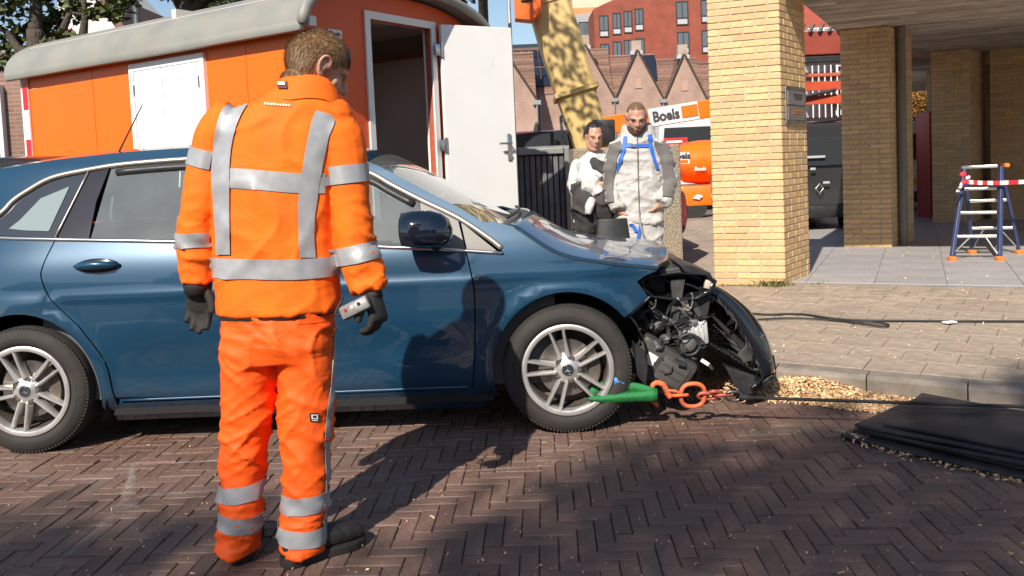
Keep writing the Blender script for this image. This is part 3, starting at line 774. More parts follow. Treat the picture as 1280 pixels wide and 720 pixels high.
MB().add([(_h*u, .25+_d*s-.12, _e+(_z-_e)*s+.22) for u, s in ((.36, .38), (.92, .38), (1.0, .97), (.10, .97))]+[(_h*u, .25+_d*s, _e+(_z-_e)*s+.1) for u, s in ((.36, .38), (.92, .38), (1.0, .97), (.10, .97))], [(0, 1, 2, 3), (0, 1, 5, 4), (1, 2, 6, 5), (2, 3, 7, 6), (3, 0, 4, 7)]).build('solar_sheet', m_panel, h2)
# long low house with solar panels, left of the boom (roof slope faces the camera)
Y5 = 60.0
e0 = ony(640, 120, Y5); e1_ = ony(706, 120, Y5); r0 = ony(640, 64, Y5+4.5); r1 = ony(706, 60, Y5+4.5)
lh = thing('terraced_house', 'long brick house with solar panels on its sloping roof', 'house', (e0.x, Y5, 0))
x0, x1 = -3.0, e1_.x-e0.x+1.0; ze = e0.z; zr = r0.z
w_ = MB().prism([(0, 0), (9, 0), (9, ze), (4.5, zr), (0, ze)], 0, x0, x1).build('wall', m_hb, lh); uvbox(w_)
L = math.hypot(4.5, zr-ze); uy, uz = 4.5/L, (zr-ze)/L
mb = MB()
for k in range(int(L/.33)+1):
    s0_ = k*.33; s1_ = s0_+.36
    mb.add([(x0-.2, uy*s0_-.05, ze+uz*s0_+.12), (x1+.1, uy*s0_-.05, ze+uz*s0_+.12), (x1+.1, uy*s1_-.05, ze+uz*s1_+.05), (x0-.2, uy*s1_-.05, ze+uz*s1_+.05), (x0-.2, uy*s0_-.05, ze+uz*s0_), (x1+.1, uy*s0_-.05, ze+uz*s0_)], [(0, 1, 2, 3), (4, 5, 1, 0)])
rf_ = mb.build('roof', m_tileR, lh)
MB().box((x0/2+x1/2, 4.5, zr+.08), (x1-x0+.4, .35, .2)).build('ridge', m_tileR, rf_)
MB().box(((x0+x1)/2, 4.6, zr+.3), (x1-x0, .1, .35)).build('ridge_panel', m_panel, rf_)
def roof_quad(name, m, u0, u1, s0_, s1_, lift, par):
    q = [(u, uy*s*L-.05-uz*lift, ze+uz*s*L+.1+uy*lift) for u, s in ((u0, s0_), (u1, s0_), (u1, s1_), (u0, s1_))]
    return MB().add(q+[(a, b+uz*.08, c-uy*.08) for a, b, c in q], [(0, 1, 2, 3), (0, 1, 5, 4), (1, 2, 6, 5), (2, 3, 7, 6), (3, 0, 4, 7)]).build(name, m, par)
for i in range(4):
    for j in range(2):
        u = .35+i*.56 if j else .35+i*.56
        roof_quad('solar_panel', m_panel, .25+i*.6, .25+i*.6+.54, .58+j*.19, .58+j*.19+.17, .12, lh)
for i in range(3):
    for j in range(2): roof_quad('solar_panel', m_panel, 1.5+i*.6, 1.5+i*.6+.54, .13+j*.21, .13+j*.21+.19, .12, lh)
sk = roof_quad('skylight', m_wf, .75, 1.3, .32, .52, .14, lh); roof_quad('skylight_pane', mat('blue_glass', (.05, .1, .3), .05, spec=.9), .82, 1.23, .35, .49, .22, sk)
window(lh, .55, e0.z-3.0, 1.1, 1.7, 0, m_wf, m_gl2)
MB().tube([(1.9, -.1, .2), (1.9, -.1, ze)], .06, 6).build('downpipe', m_gutter, lh)
# gable end in front of it on the left
gh = gable_house('brick gable end peeking out right beside the white trailer door', 628, 62, 590, 671, 128, 56.0, 6.0, chimney=False, vent=False)
# red apartment block behind
YR = 105.0
a = ony(742, 11, YR); b = ony(1000, 0, YR)
rb = thing('apartment_block', 'red brick apartment block with dark framed windows behind the gables', 'building', (a.x, YR, 0))
topz = a.z+2; W_ = b.x-a.x
w_ = MB().prism([(0, 0), (W_, 0), (W_, topz+8), (0, a.z)], 1, 0, 14).build('wall', m_redb, rb); uvbox(w_)
for (x0p, x1p, y0p, y1p) in ((749, 760.5, 19.5, 46), (765.5, 776, 16.5, 43), (779.5, 790, 14, 41), (793.5, 804, 11, 38), (750.5, 761.5, 55, 80), (766, 777, 52, 78), (780, 791, 50, 76), (794.5, 805.5, 48, 74), (845, 860, 2, 31), (846.5, 861.5, 40, 67), (876, 891, 0, 28), (877, 892, 38, 66), (908, 922, -4, 24), (909, 923, 35, 62)):
    p0 = ony((x0p+x1p)/2, (y0p+y1p)/2, YR); ww = (x1p-x0p)/F*YR; hh = (y1p-y0p)/F*YR
    window(rb, p0.x-a.x, p0.z, ww, hh, -.05, m_wfd, m_gl, 1, False, .3)
    MB().box((p0.x-a.x, -.12, p0.z-hh*.36), (ww*.8, .05, hh*.2)).build('balustrade', m_lead, rb)
p = ony(713, 20, 112.0); q_ = ony(748, 14, 112.0)
gb = thing('grey_block', 'pale grey clad building wedged beside the red apartment block', 'building', (p.x, 112, 0))
MB().prism([(0, 0), (q_.x-p.x, 0), (q_.x-p.x, q_.z), (0, p.z)], 1, 0, 12).build('wall', m_greyb, gb)
for (xx, yy, ww, hh) in ((732, 36, 18, 17), (739, 66, 12, 10)):
    p0 = ony(xx, yy, 112.0); window(gb, p0.x-p.x, p0.z, ww/F*112, hh/F*112, -.05, m_wfd, m_gl, 0, False)
p = ony(716, 14, 125.0); q_ = ony(880, -4, 125.0)
cb = thing('cream_block', 'cream rendered block with an orange band rising behind everything', 'building', (p.x, 125, 0))
MB().box(((q_.x-p.x)/2, 6, p.z/2+4), (q_.x-p.x, 12, p.z+8)).build('wall', m_cream, cb)
MB().box(((q_.x-p.x)*.12, -.1, p.z-.3), ((q_.x-p.x)*.26, .3, 1.4)).build('orange_band', mat('terracotta_band', (.6, .25, .1), .7), cb)
# building seen between the pillars: balconies + vertical lettering
YA = 34.0
p = ony(1000, 30, YA); q_ = ony(1052, 30, YA)
ab = thing('balcony_block', 'apartment building with white balconies and vertical lettering between the pillars', 'building', (p.x, YA, 0))
wx = q_.x-p.x+.6
MB().box((wx/2, 4, 5), (wx, 8, 14)).build('wall', mat('block_red', (.36, .075, .045), .7), ab)
for k in range(4):
    zc = ony(1025, 152-k*28, YA).z
    mb = MB().box((wx*.36, -.05, zc+.55), (wx*.72, .1, .75)); f_ = mb.build('window', m_gl2, ab)
    MB().box((wx*.36, -.5, zc), (wx*.76, .9, .12)).build('balcony_slab', mat('block_red2', (.42, .09, .05), .6), ab)
    for j in range(7): MB().box((.12+wx*.74*j/7, -.9, zc+.45), (.04, .03, .8)).build('baluster', m_wf, ab)
    MB().box((wx*.36, -.9, zc+.87), (wx*.74, .05, .05)).build('rail', m_wf, ab)
sgn = MB().box((wx*.84, -.3, 5.2), (.75, .3, 12)).build('sign_board', mat('sign_maroon', (.16, .07, .06), .6), ab)
for k, ch in enumerate('oninghe'):
    pz = ony(1043.5, 72+k*13.2, YA)
    text('letter', ch, m_wf, ab, .62, Matrix.Translation((pz.x-p.x, -.47, pz.z)) @ Matrix.Rotation(math.pi/2, 4, 'X'), bold=.02)
p = ony(1140, 120, 60.0); q_ = ony(1165, 96, 60.0)
t_ = thing('pale_tower', 'pale cream building far off between the brick pillars', 'building', (p.x, 60, 0))
MB().box(((q_.x-p.x)/2, 3, q_.z/2), (q_.x-p.x, 6, q_.z)).build('wall', m_cream, t_); MB().box(((q_.x-p.x)/2, 1, q_.z+.5), (.9, 1, 1)).build('roof_box', m_cream, t_)
# brick house at the far left, behind the trailer
p = ony(34, 110, 13.0)
lb = thing('brick_house', 'brown brick house at the left edge behind the trailer', 'house', (p.x, 13, 0))
w_ = MB().prism([(-9, 0), (2.4, 0), (2.4, 2.1), (-.9, 3.2), (-9, 3.2)], 1, 0, 6).build('wall', brickmat('brown_brick', (.30, .155, .115), (.23, .11, .085), (.27, .2, .16)), lb); uvbox(w_)
p2 = ony(0, 160, 13.0); window(lb, p2.x-p.x-.45, p2.z-.05, 1.1, 1.35, -.02, m_wf, m_gl)
mb = MB()
for k in range(16): mb.box((-5.2, -.1+k*.22, 3.24+k*.035), (8.5, .3, .05))
mb.build('roof', m_tileR, lb)
p = ony(110, 50, 24.0)
wt = thing('white_house', 'white rendered house gable glimpsed through the tree branches', 'house', (p.x, 24, 0))
MB().prism([(-.75, 0), (1.1, 0), (1.1, p.z-.3), (.35, p.z+1.2), (-.75, p.z+2.5)], 1, 0, 5).build('wall', mat('white_render', (.62, .60, .57), .8, var=.08, vscale=1), wt)
MB().prism([(.3, p.z+1.3), (1.2, p.z-.45), (1.75, p.z-.75), (1.3, p.z-.1), (.5, p.z+1.3)], 1, -.15, 5).build('roof_slope', m_tileR, wt)
window(wt, -.55, p.z+.05, .35, .5, -.05, mat('red_frame', (.5, .06, .05), .5), m_gl, 0, False)

# houses across the street behind the photographer, seen only as reflections in the car
for k, (xh, wh, hh) in enumerate(((-17, 9, 6.4), (-7, 9, 7.2), (3, 9, 6.2), (13, 9, 7.0))):
    hs_ = thing('street_house', 'brick house across the street behind the camera, '+('first', 'second', 'third', 'fourth')[k]+' from the left', 'house', (xh, -17, 0), math.pi)
    uvbox(MB().prism([(-wh/2, 0), (wh/2, 0), (wh/2, hh-1.6), (0, hh), (-wh/2, hh-1.6)], 1, 0, 7).build('wall', m_hb, hs_))
    for xx in (-2.6, 0, 2.6):
        for zz in (1.6, 4.0): window(hs_, xx, zz, 1.5, 1.5, -.02, m_wf, m_gl)
# ================================================================== the damaged blue car
WB = 2.729; TR = 0.325
pf_ = onz(713, 542.5); pr_ = onz(38, 568.5)
CYAW = math.atan2(pf_.y-pr_.y, pf_.x-pr_.x)
cdx = Vector((math.cos(CYAW), math.sin(CYAW))); cdy = Vector((-cdx.y, cdx.x))
CO = pf_.xy+cdy*0.885
CM = Matrix.Translation((CO.x, CO.y, 0)) @ Matrix.Rotation(CYAW, 4, 'Z'); CMi = CM.inverted()
print('wheelbase', (pf_-pr_).length)
car = thing('hatchback_car', 'dark blue hatchback car with torn off front bumper and blue paint', 'car', (CO.x, CO.y, 0), CYAW)
car['label'] = 'metallic blue hatchback with its smashed front end hooked to a chain'
ZP = [(.10, .72), (.18, .79), (.26, .846), (.34, .868), (.45, .884), (.58, .896), (.68, .899), (.78, .895), (.86, .886), (.92, .874), (.98, .855), (1.06, .82), (1.18, .762), (1.30, .70), (1.42, .635), (1.50, .575), (1.6, .50)]
def hw(x, z):
    w = interp(ZP, z)
    if x > -.15: w -= .26*(min(x+.15, 1.1)/.95)**2.6
    if x < -2.55: w -= .22*((-2.55-x)/1.0)**2.4
    if z > .9 and x < -2.2: w -= .06*smooth(-2.2, -3.4, x)*smooth(.9, 1.4, z)
    for cx_ in (0, -WB):        # slight flare round the arches
        r = math.hypot(x-cx_, z-TR)
        w += .016*math.exp(-((r-.40)/.045)**2)*(1 if z > .2 else 0)
    # soft shoulder crease below the belt and a scooped lower door
    w += .006*math.exp(-((z-.80-.02*x/2.7)/.018)**2)*smooth(.55, .2, x)
    if -2.35 < x < -.35: w -= .012*math.exp(-((z-.46-.05*(x+1.3))/.09)**2)*smooth(-2.35, -2.0, x)*smooth(-.35, -.7, x)
    return w
def ray_local(px, py):
    o = CMi @ CAMP; dd_ = (CMi.to_3x3() @ ray(px, py)); return o, dd_
def side(px, py):
    o, dd_ = ray_local(px, py); y = -.88
    for _ in range(12):
        t = (y-o.y)/dd_.y; p = o+dd_*t; y = -hw(p.x, max(.1, min(p.z, 1.6)))
    return Vector((p.x, p.z))
def at_y(px, py, y):
    o, dd_ = ray_local(px, py); p = o+dd_*((y-o.y)/dd_.y); return p
def S2(pts): return [side(*p) for p in pts]
def V3(p): return Vector((p[0], -hw(p[0], p[1]), p[1]))
def snorm(x, z):
    e = .008; a = (hw(x+e, z)-hw(x-e, z))/(2*e); b = (hw(x, z+e)-hw(x, z-e))/(2*e)
    return Vector((a*-1, -1, b*-1)).normalized() if False else Vector((-a, -1, -b)).normalized()
m_paint = mat('blue_paint', (0.007, 0.052, 0.106), 0.34, 0.25, coat=1.0, spec=.5, dark=(0.014, .034, .06), dscale=3, damt=.3)
m_black = mat('gloss_black', (.012, .012, .014), .12, coat=.5)
m_plast = mat('black_plastic', (.022, .022, .023), .5, var=.2, vscale=20)
m_plast2 = mat('grey_plastic', (.055, .053, .05), .45, var=.2, vscale=25)
m_rubber = mat('tyre_rubber', (.026, .023, .021), .8, var=.25, vscale=12, bump=.25, bscale=80, dark=(.055, .045, .036), dscale=5, damt=.5)
m_alloy = mat('alloy_silver', (.74, .715, .69), .34, .75, var=.06, vscale=10)
m_alloyd = mat('alloy_dusty', (.14, .115, .095), .55, .5, var=.2, vscale=14)
m_disc = mat('brake_disc', (.30, .27, .25), .35, .9, var=.15, vscale=20)
m_alu = mat('cast_aluminium', (.68, .67, .65), .48, .5, var=.15, vscale=30, bump=.2, bscale=60)
m_chrome = mat('satin_chrome', (.72, .71, .69), .22, 1.0)
m_trimg = mat('window_trim', (.42, .38, .33), .4, .7)
m_glass = glassmat('car_glass', (.66, .74, .71), 3.0, dust_refl=.17)
m_glassw = glassmat('windscreen_glass', (.72, .78, .76), 1.6, dust_refl=.10)
m_glassd = mat('privacy_glass', (.035, .04, .045), .05, spec=.9, coat=.6)
m_pillar = mat('pillar_black', (.028, .026, .032), .14, coat=.4)
m_int = mat('interior_grey', (.11, .108, .105), .8, var=.1)
m_seat = mat('seat_cloth', (.16, .155, .15), .9, var=.2, vscale=40)

def poly_panel(name, poly, m, parent, grid=.045, off=0.0, thick=.018, surf=None, mirror=True, inset=0.0):
    """thin shell following the body side, outline poly in (x,z)"""
    P = [Vector(p[:2]) for p in poly]
    area = sum(a.x*b.y-b.x*a.y for a, b in zip(P, P[1:]+P[:1]))
    if area < 0: P.reverse()
    # resample the outline
    Q = []
    for a, b in zip(P, P[1:]+P[:1]):
        n = max(1, int((b-a).length/(grid*.8)))
        for k in range(n): Q.append(a.lerp(b, k/n))
    if inset:
        n = len(Q); R = []
        for i in range(n):
            t = (Q[(i+1) % n]-Q[i-1]).normalized(); R.append(Q[i]+Vector((-t.y, t.x))*inset)
        Q = R
    n0 = len(Q)
    xs = [q.x for q in Q]; ys = [q.y for q in Q]; pts = list(Q)
    def inside(x, y):
        c = False
        for a, b in zip(Q, Q[1:]+Q[:1]):
            if (a.y > y) != (b.y > y) and x < (b.x-a.x)*(y-a.y)/(b.y-a.y)+a.x: c = not c
        return c
    i = 0; y = min(ys)+grid*.5
    while y < max(ys):
        x = min(xs)+grid*(.5 if i % 2 else .25)
        while x < max(xs):
            if inside(x, y) and min((q-Vector((x, y))).length_squared for q in Q) > (grid*.42)**2: pts.append(Vector((x, y)))
            x += grid
        y += grid*.87; i += 1
    r = delaunay_2d_cdt(pts, [], [list(range(n0))], 1, 1e-6)
    v2, tri = r[0], r[2]
    surf = surf or (lambda x, z: Vector((x, -hw(x, z)-off, z)))
    vs = [surf(v.x, v.y) for v in v2]; nv = len(vs)
    ns = [snorm(v.x, v.y) for v in v2]
    # boundary
    ec = {}
    for t in tri:
        for a, b in zip(t, list(t[1:])+[t[0]]): ec[(a, b)] = 1
    bd = [(a, b) for (a, b) in ec if (b, a) not in ec]
    vs2 = vs+[]; fs = [tuple(t) for t in tri]
    inner = {}
    for a, b in bd:
        for q in (a, b):
            if q not in inner: inner[q] = len(vs2); vs2.append(vs[q]-ns[q]*thick)
        fs.append((b, a, inner[a], inner[b]))
    me = bpy.data.meshes.new(name); me.from_pydata([tuple(v) for v in vs2], [], fs); me.validate(); me.update()
    me.polygons.foreach_set('use_smooth', [True]*len(me.polygons))
    bset = {q for e in bd for q in e}
    loops = []
    for p in me.polygons:
        flange = any(v >= nv for v in p.vertices)
        for v in p.vertices: loops.append(tuple(p.normal) if flange else tuple(ns[v]))
    me.normals_split_custom_set(loops)
    o = link(name, me, m, parent)
    if mirror:
        o2 = o.copy(); COL.objects.link(o2); o2.scale = (1, -1, 1); o2.parent = parent
    return o
def xz(l): return [Vector(p) for p in l]
def arc(cx_, cz, rx, rz, a0, a1, n=18): return [Vector((cx_+rx*math.cos(math.radians(a0+(a1-a0)*k/n)), cz+rz*math.sin(math.radians(a0+(a1-a0)*k/n)))) for k in range(n+1)]
def cr2(pts, n=5): return [Vector((p.x, p.y)) for p in crom([Vector((q[0], q[1], 0)) for q in pts], n)]
# ---- traced lines (pixels of the photograph on the body side)
belt = S2([(0, 300), (70, 302), (230, 305), (467, 311), (560, 315), (628, 319)])
belt = [Vector((-3.05, belt[0].y+.012)), *belt]
belt_c = cr2(belt, 5)
def belt_z(x): return interp([(p.x, p.y) for p in belt], x)
rd = S2([(68, 302), (53, 334), (52, 349), (63, 374), (92, 402), (101, 411), (131.5, 453), (143.5, 497)])
rdc = cr2(rd, 4)
SZ = side(300, 497).y; SB = side(300, 519).y; print('sill', SZ, SB)
xB = -1.40
fdl = cr2(S2([(582.5, 315), (590, 347), (593, 367), (594, 408), (593, 450), (591, 493)]), 4)
ARX, ARZ = .375, .395
g = .0035
# rear quarter: belt, door line, sill, rear arch, tail
tail = [Vector((-3.42, .36)), Vector((-3.46, .60)), Vector((-3.42, .85)), Vector((-3.30, 1.02)), Vector((-3.05, belt_z(-3.05)))]
arR = arc(-WB, TR, ARX, ARZ, 180, 12, 26)
lz = SZ
rq = cr2(tail, 4)+[p for p in belt_c if -3.03 < p.x < rd[0].x-.01]+[Vector((p.x-g, p.y)) for p in rdc]
e_ = rdc[-1]
rq += [Vector((e_.x-g, SB+.07))]+[p for p in arc(-WB, TR, ARX, ARZ, math.degrees(math.asin(max(-1, min(1, (SB+.07-TR)/ARZ)))), 186, 28)]+[Vector((-3.2, .24)), Vector((-3.38, .27))]
poly_panel('rear_quarter_panel', rq, m_paint, car)
# rear door
rdp = [Vector((p.x+g, p.y)) for p in rdc]+[Vector((xB-g, SZ)), Vector((xB-g, belt_z(xB)))]+[p for p in belt_c[::-1] if rd[0].x+.01 < p.x < xB-.01]
rdoor = poly_panel('rear_door', rdp, m_paint, car)
fdp = [Vector((xB+g, belt_z(xB))), Vector((xB+g, SZ))]+[Vector((p.x-g, p.y)) for p in fdl[::-1]]+[p for p in belt_c[::-1] if xB+.01 < p.x < fdl[0].x-.01]
fdoor = poly_panel('front_door', fdp, m_paint, car)
# front fender
fen_t = S2([(628, 319), (604, 278), (618, 277), (640, 283)])
hood_side = S2([(644, 285), (697, 317.5), (755, 329.5), (800, 334.5), (821, 337)])
ff = [Vector((p.x+g, p.y)) for p in fdl[::-1]]
frontedge = S2([(821, 338.5), (806, 345), (796, 352), (804, 362), (810, 371), (795, 385), (780, 397)])
fe_end = frontedge[-1]
a_end = math.degrees(math.atan2((fe_end.y-TR)/ARZ, fe_end.x/ARX))
a_low = 180-math.degrees(math.asin(max(-1, min(1, (SB+.06-TR)/ARZ))))
fpoly = ff+[belt_c[-1]+Vector((.012, 0))]+fen_t[1:]+cr2(hood_side, 4)+frontedge+arc(0, TR, ARX, ARZ, a_end, a_low, 28)+[Vector((fdl[-1].x+g, SB+.06))]
fender = poly_panel('front_fender', fpoly, m_paint, car)
# sill
sp = [Vector((rdc[-1].x-.03, SB+.068)), Vector((fdl[-1].x+.02, SB+.058)), Vector((fdl[-1].x+.03, SB-.005)), Vector((rdc[-1].x-.05, SB+.002))]
sp = [Vector((rdc[-1].x+.012, SZ-g*1.5)), Vector((rdc[-1].x-.035, SB+.062)), Vector((rdc[-1].x-.05, SB)), Vector((fdl[-1].x+.06, SB-.004)), Vector((fdl[-1].x+.02, SZ-g*1.5))]
poly_panel('sill', sp, m_paint, car, off=.004)
# bright strip low on the doors
def strip(name, pts, m, r, parent, off=.004, flat=1.0, mirror=True):
    mb = MB(); P = [Vector((p.x, -hw(p.x, p.y)-off, p.y)) for p in pts]; mb.tube(P, r, 8)
    o = mb.build(name, m, parent, sm=True)
    if mirror: o2 = o.copy(); COL.objects.link(o2); o2.scale = (1, -1, 1); o2.parent = parent
    return o
strip('sill_strip', [Vector((lerp(rdc[-1].x+.02, fdl[-1].x-.02, k/12), SZ+.012)) for k in range(13)], m_paint, .007, car, off=0)
bs = [Vector((p.x, p.y+.010)) for p in belt_c]
strip('belt_moulding', bs, m_chrome, .0105, car, off=0)
# window outline curve (outer edge of the bright trim)
wo_ = S2([(0, 266), (16, 250), (35, 237), (65, 221), (110, 211), (160, 203.5), (245, 197), (330, 195), (400, 200), (457.8, 213), (490, 230), (525, 248), (573.5, 271.5), (612, 297), (627, 309)])
ext = Vector((2*wo_[0].x-wo_[2].x-.02, 2*wo_[0].y-wo_[2].y-.02)); wo_ = [Vector((wo_[0].x-.16, belt_z(wo_[0].x-.16)+.02))]+wo_
woc = cr2(wo_, 5)
strip('window_trim', [Vector((p.x, p.y-.006)) for p in woc], m_trimg, .0145, car, off=-.004)
def roofline_z(x): return interp([(p.x, p.y) for p in woc[::2]], x)
# glazing (recessed a little)
def glz(name, xa_fn, xb_fn, zlo, m, inset=.0, off=-.012):
    """glass between two slanted lines given at belt and at top"""
    pts = []
    (xa0, xa1), (xb0, xb1) = xa_fn, xb_fn
    bot = [Vector((lerp(xa0, xb0, k/8), belt_z(lerp(xa0, xb0, k/8))+.018)) for k in range(9)]
    top = [Vector((lerp(xa1, xb1, k/10), roofline_z(lerp(xa1, xb1, k/10))-.02)) for k in range(11)]
    poly_panel(name, bot+top[::-1], m, car, grid=.09, off=off, thick=.004)
pA0, pA1 = side(68, 300).x, side(110, 214).x      # quarter glass / door pillar line
pB0, pB1 = side(110, 300).x, side(128, 214).x
# quarter glass
qg = [p for p in woc if p.x < pA1-.01]
qgp = [Vector((p.x, p.y-.02)) for p in qg]+[Vector((pA1-.012, roofline_z(pA1)-.02)), Vector((pA0-.012, belt_z(pA0)+.018))]
poly_panel('quarter_window', [p for p in qgp if p.y > belt_z(p.x)+.015], m_glassd, car, grid=.08, off=-.010, thick=.004)
qi = S2([(10, 286), (24, 275), (50, 248), (86, 233), (60, 289), (30, 288)])
m_glassq = mat('rear_side_glass', (.23, .28, .28), .05, spec=.9, coat=.5)
poly_panel('quarter_pane', qi, m_glassq, car, grid=.08, off=-.006, thick=.004)
strip('pillar_strip', [Vector((lerp(pA0, pA1, k/6), lerp(belt_z(pA0)+.02, roofline_z(pA1)-.02, k/6))) for k in range(7)], m_trimg, .006, car, off=-.004)
pp = [Vector((pA0+.012, belt_z(pA0)+.018)), Vector((pB0, belt_z(pB0)+.018)), Vector((pB0+.005, belt_z(pB0)+.2)), Vector((pB1+.03, roofline_z(pB1+.03)-.02)), Vector((pA1+.01, roofline_z(pA1)-.02))]
poly_panel('rear_pillar_cover', pp, m_pillar, car, grid=.08, off=-.006)
glz('rear_door_window', (pB0+.008, pB1+.04), (xB-.075, xB-.13), 0, m_glass)
poly_panel('centre_pillar_cover', [Vector((xB-.07, belt_z(xB)+.018)), Vector((xB+.07, belt_z(xB)+.018)), Vector((xB+.0, roofline_z(xB)-.02)), Vector((xB-.125, roofline_z(xB-.1)-.02))], m_pillar, car, grid=.08, off=-.006)
mt0 = side(527, 312).x; mt1 = side(524, 254).x
bot = [Vector((lerp(xB+.075, mt0, k/8), belt_z(lerp(xB+.075, mt0, k/8))+.018)) for k in range(9)]
tp = [Vector((lerp(xB+.005, mt1, k/12), roofline_z(lerp(xB+.005, mt1, k/12))-.022)) for k in range(13)]
poly_panel('front_door_window', bot+tp[::-1], m_glass, car, grid=.09, off=-.012, thick=.004)
# dark seal under the roof trim
seal = [Vector((p.x, p.y-.045)) for p in woc if pB1+.05 < p.x < mt1]
strip('window_seal', seal, m_plast, .019, car, off=-.008)
# grey triangle at the mirror and fixed quarter light
tri_c = [Vector((mt0+.004, belt_z(mt0)+.018)), Vector((fdl[0].x-.004, belt_z(fdl[0].x)+.018)), Vector((side(573.5, 275).x-.004, side(573.5, 275).y-.004)), Vector((mt1+.004, roofline_z(mt1)-.02))]
m_trig = mat('satin_grey', (.20, .185, .17), .5)
poly_panel('mirror_triangle', tri_c, m_trig, car, grid=.07, off=-.004)
tri_d = [Vector((fdl[0].x+.005, belt_z(fdl[0].x)+.018)), Vector((side(622, 312).x, belt_z(side(622, 312).x)+.016)), Vector((side(575, 276).x+.004, side(575, 276).y-.006))]
poly_panel('corner_trim', tri_d, m_trig, car, grid=.07, off=-.004)
# cant rail / A-pillar: body colour above the window trim up to the roof edge
ro_ = S2([(-60, 222), (0, 211), (31, 206), (67, 200), (117, 194.5), (160, 190), (245, 184.5), (330, 184), (400, 189), (458, 201), (528, 236), (559, 252), (604, 277)])
roc = cr2(ro_, 5)
up = [p for p in roc]
low = [Vector((p.x, p.y+.008)) for p in woc if ro_[0].x < p.x < side(604, 292).x]
tailc = [Vector((-3.05, belt_z(-3.05)+.012))]
cp = [Vector((-3.03, belt_z(-3.03)+.014)), Vector((-3.20, 1.09)), Vector((-3.12, 1.25))]
poly_panel('cant_rail', low[::-1]+[Vector((low[0].x-.03, belt_z(low[0].x)+.015))]+cp+up+[side(612, 285), side(625, 304)], m_paint, car, grid=.045, off=0)
# roof skin between the rails
def roof_edge(x): return interp([(p.x, p.y) for p in roc[::2]], x)
xr0, xr1 = roc[0].x+.02, side(458, 201).x
rows = []
for i in range(25):
    x = lerp(xr0, xr1, i/24); z = roof_edge(x); w = hw(x, z)
    rows.append([Vector((x+(.035*(1-v*v) if i > 20 else 0)*(i-20)/4, v*w, z-.004+.045*(1-abs(v)**2.4))) for v in [k/12-1 for k in range(25)]])
MB().grid(rows).build('roof', m_paint, car, sm=True)
MB().grid([[Vector((p.x, p.y*.93, p.z-.035)) for p in r] for r in rows]).build('headlining', mat('headlining', (.35, .34, .32), .9), car, sm=True)
# windscreen
ws = [p for p in roc if p.x >= xr1-.001]+[side(622, 285), side(640, 287)]
rows = []
for p in ws:
    w = hw(p.x, p.y)-.012; t = (p.x-ws[0].x)/(ws[-1].x-ws[0].x)
    rows.append([Vector((p.x+lerp(.035, .075, t)*(1-v*v), v*w, p.y-.006+lerp(.045, .004, t)*(1-abs(v)**2.4))) for v in [k/12-1 for k in range(25)]])
MB().grid(rows).build('windscreen', m_glassw, car, sm=True)
MB().grid([[r[k]+Vector((-.01, 0, -.012)) for k in range(25)] for r in rows[:3]]).build('windscreen_shade', m_plast, car, sm=True)
# hood
hs = [side(636, 282)]+cr2(hood_side, 6)
rows = []; nh = len(hs)
for i, p in enumerate(hs):
    t = i/(nh-1); w = hw(p.x, p.y)-.004
    row = []
    for k in range(33):
        v = k/16-1; e = 1-abs(v)**2.2
        buckle = .012*math.sin(9*v+4*t)*t*t*(1-abs(v)**4)
        row.append(Vector((p.x+lerp(.11, .17, t)*(1-v*v), v*w, p.y+.004+lerp(.022, .035, t)*e+buckle)))
    rows.append(row)
hood = MB().grid(rows).build('hood', m_paint, car, sm=True)
so_ = hood.modifiers.new('s', 'SOLIDIFY'); so_.thickness = .02; so_.offset = -1
gapl = [Vector((p.x, -hw(p.x, p.y)-.0005, p.y+.001)) for p in cr2(hood_side, 6)]
MB().tube(gapl, .0042, 6).build('hood_gap', m_plast, car, sm=True)
# cowl and wiper
cw = [Vector((r[0].x, r[0].y, r[0].z)) for r in rows[:1]]
MB().grid([[Vector((rows[0][k].x-.10, rows[0][k].y*.96, rows[0][k].z-.02)) for k in range(33)], [Vector((rows[0][k].x-.004, rows[0][k].y*.98, rows[0][k].z-.008)) for k in range(33)]]).build('cowl_panel', m_plast, car, sm=True)
MB().tube([Vector((rows[0][k].x-.06, rows[0][k].y, rows[0][k].z+.015)) for k in range(4, 24)], .009, 6).build('wiper', m_plast, car, sm=True)
# door handles
for hx, par in ((side(122, 333), rdoor), (Vector((side(122, 333).x+1.08, side(122, 333).y-.035)), fdoor)):
    c = V3(hx); n_ = snorm(hx.x, hx.y)
    MB().ell((c.x, c.y-.001, c.z), (.115, .012, .040), None, 24, 12).build('handle_recess', m_black, par, sm=True)
    hp_ = MB(); hp_.tube([(c.x-.112, c.y-.004, c.z+.004), (c.x-.07, c.y-.030, c.z+.010), (c.x, c.y-.038, c.z+.011), (c.x+.07, c.y-.030, c.z+.008), (c.x+.112, c.y-.004, c.z+.002)], [.010, .019, .022, .019, .010], 10)
    hp_.build('handle', m_paint, par, sm=True)
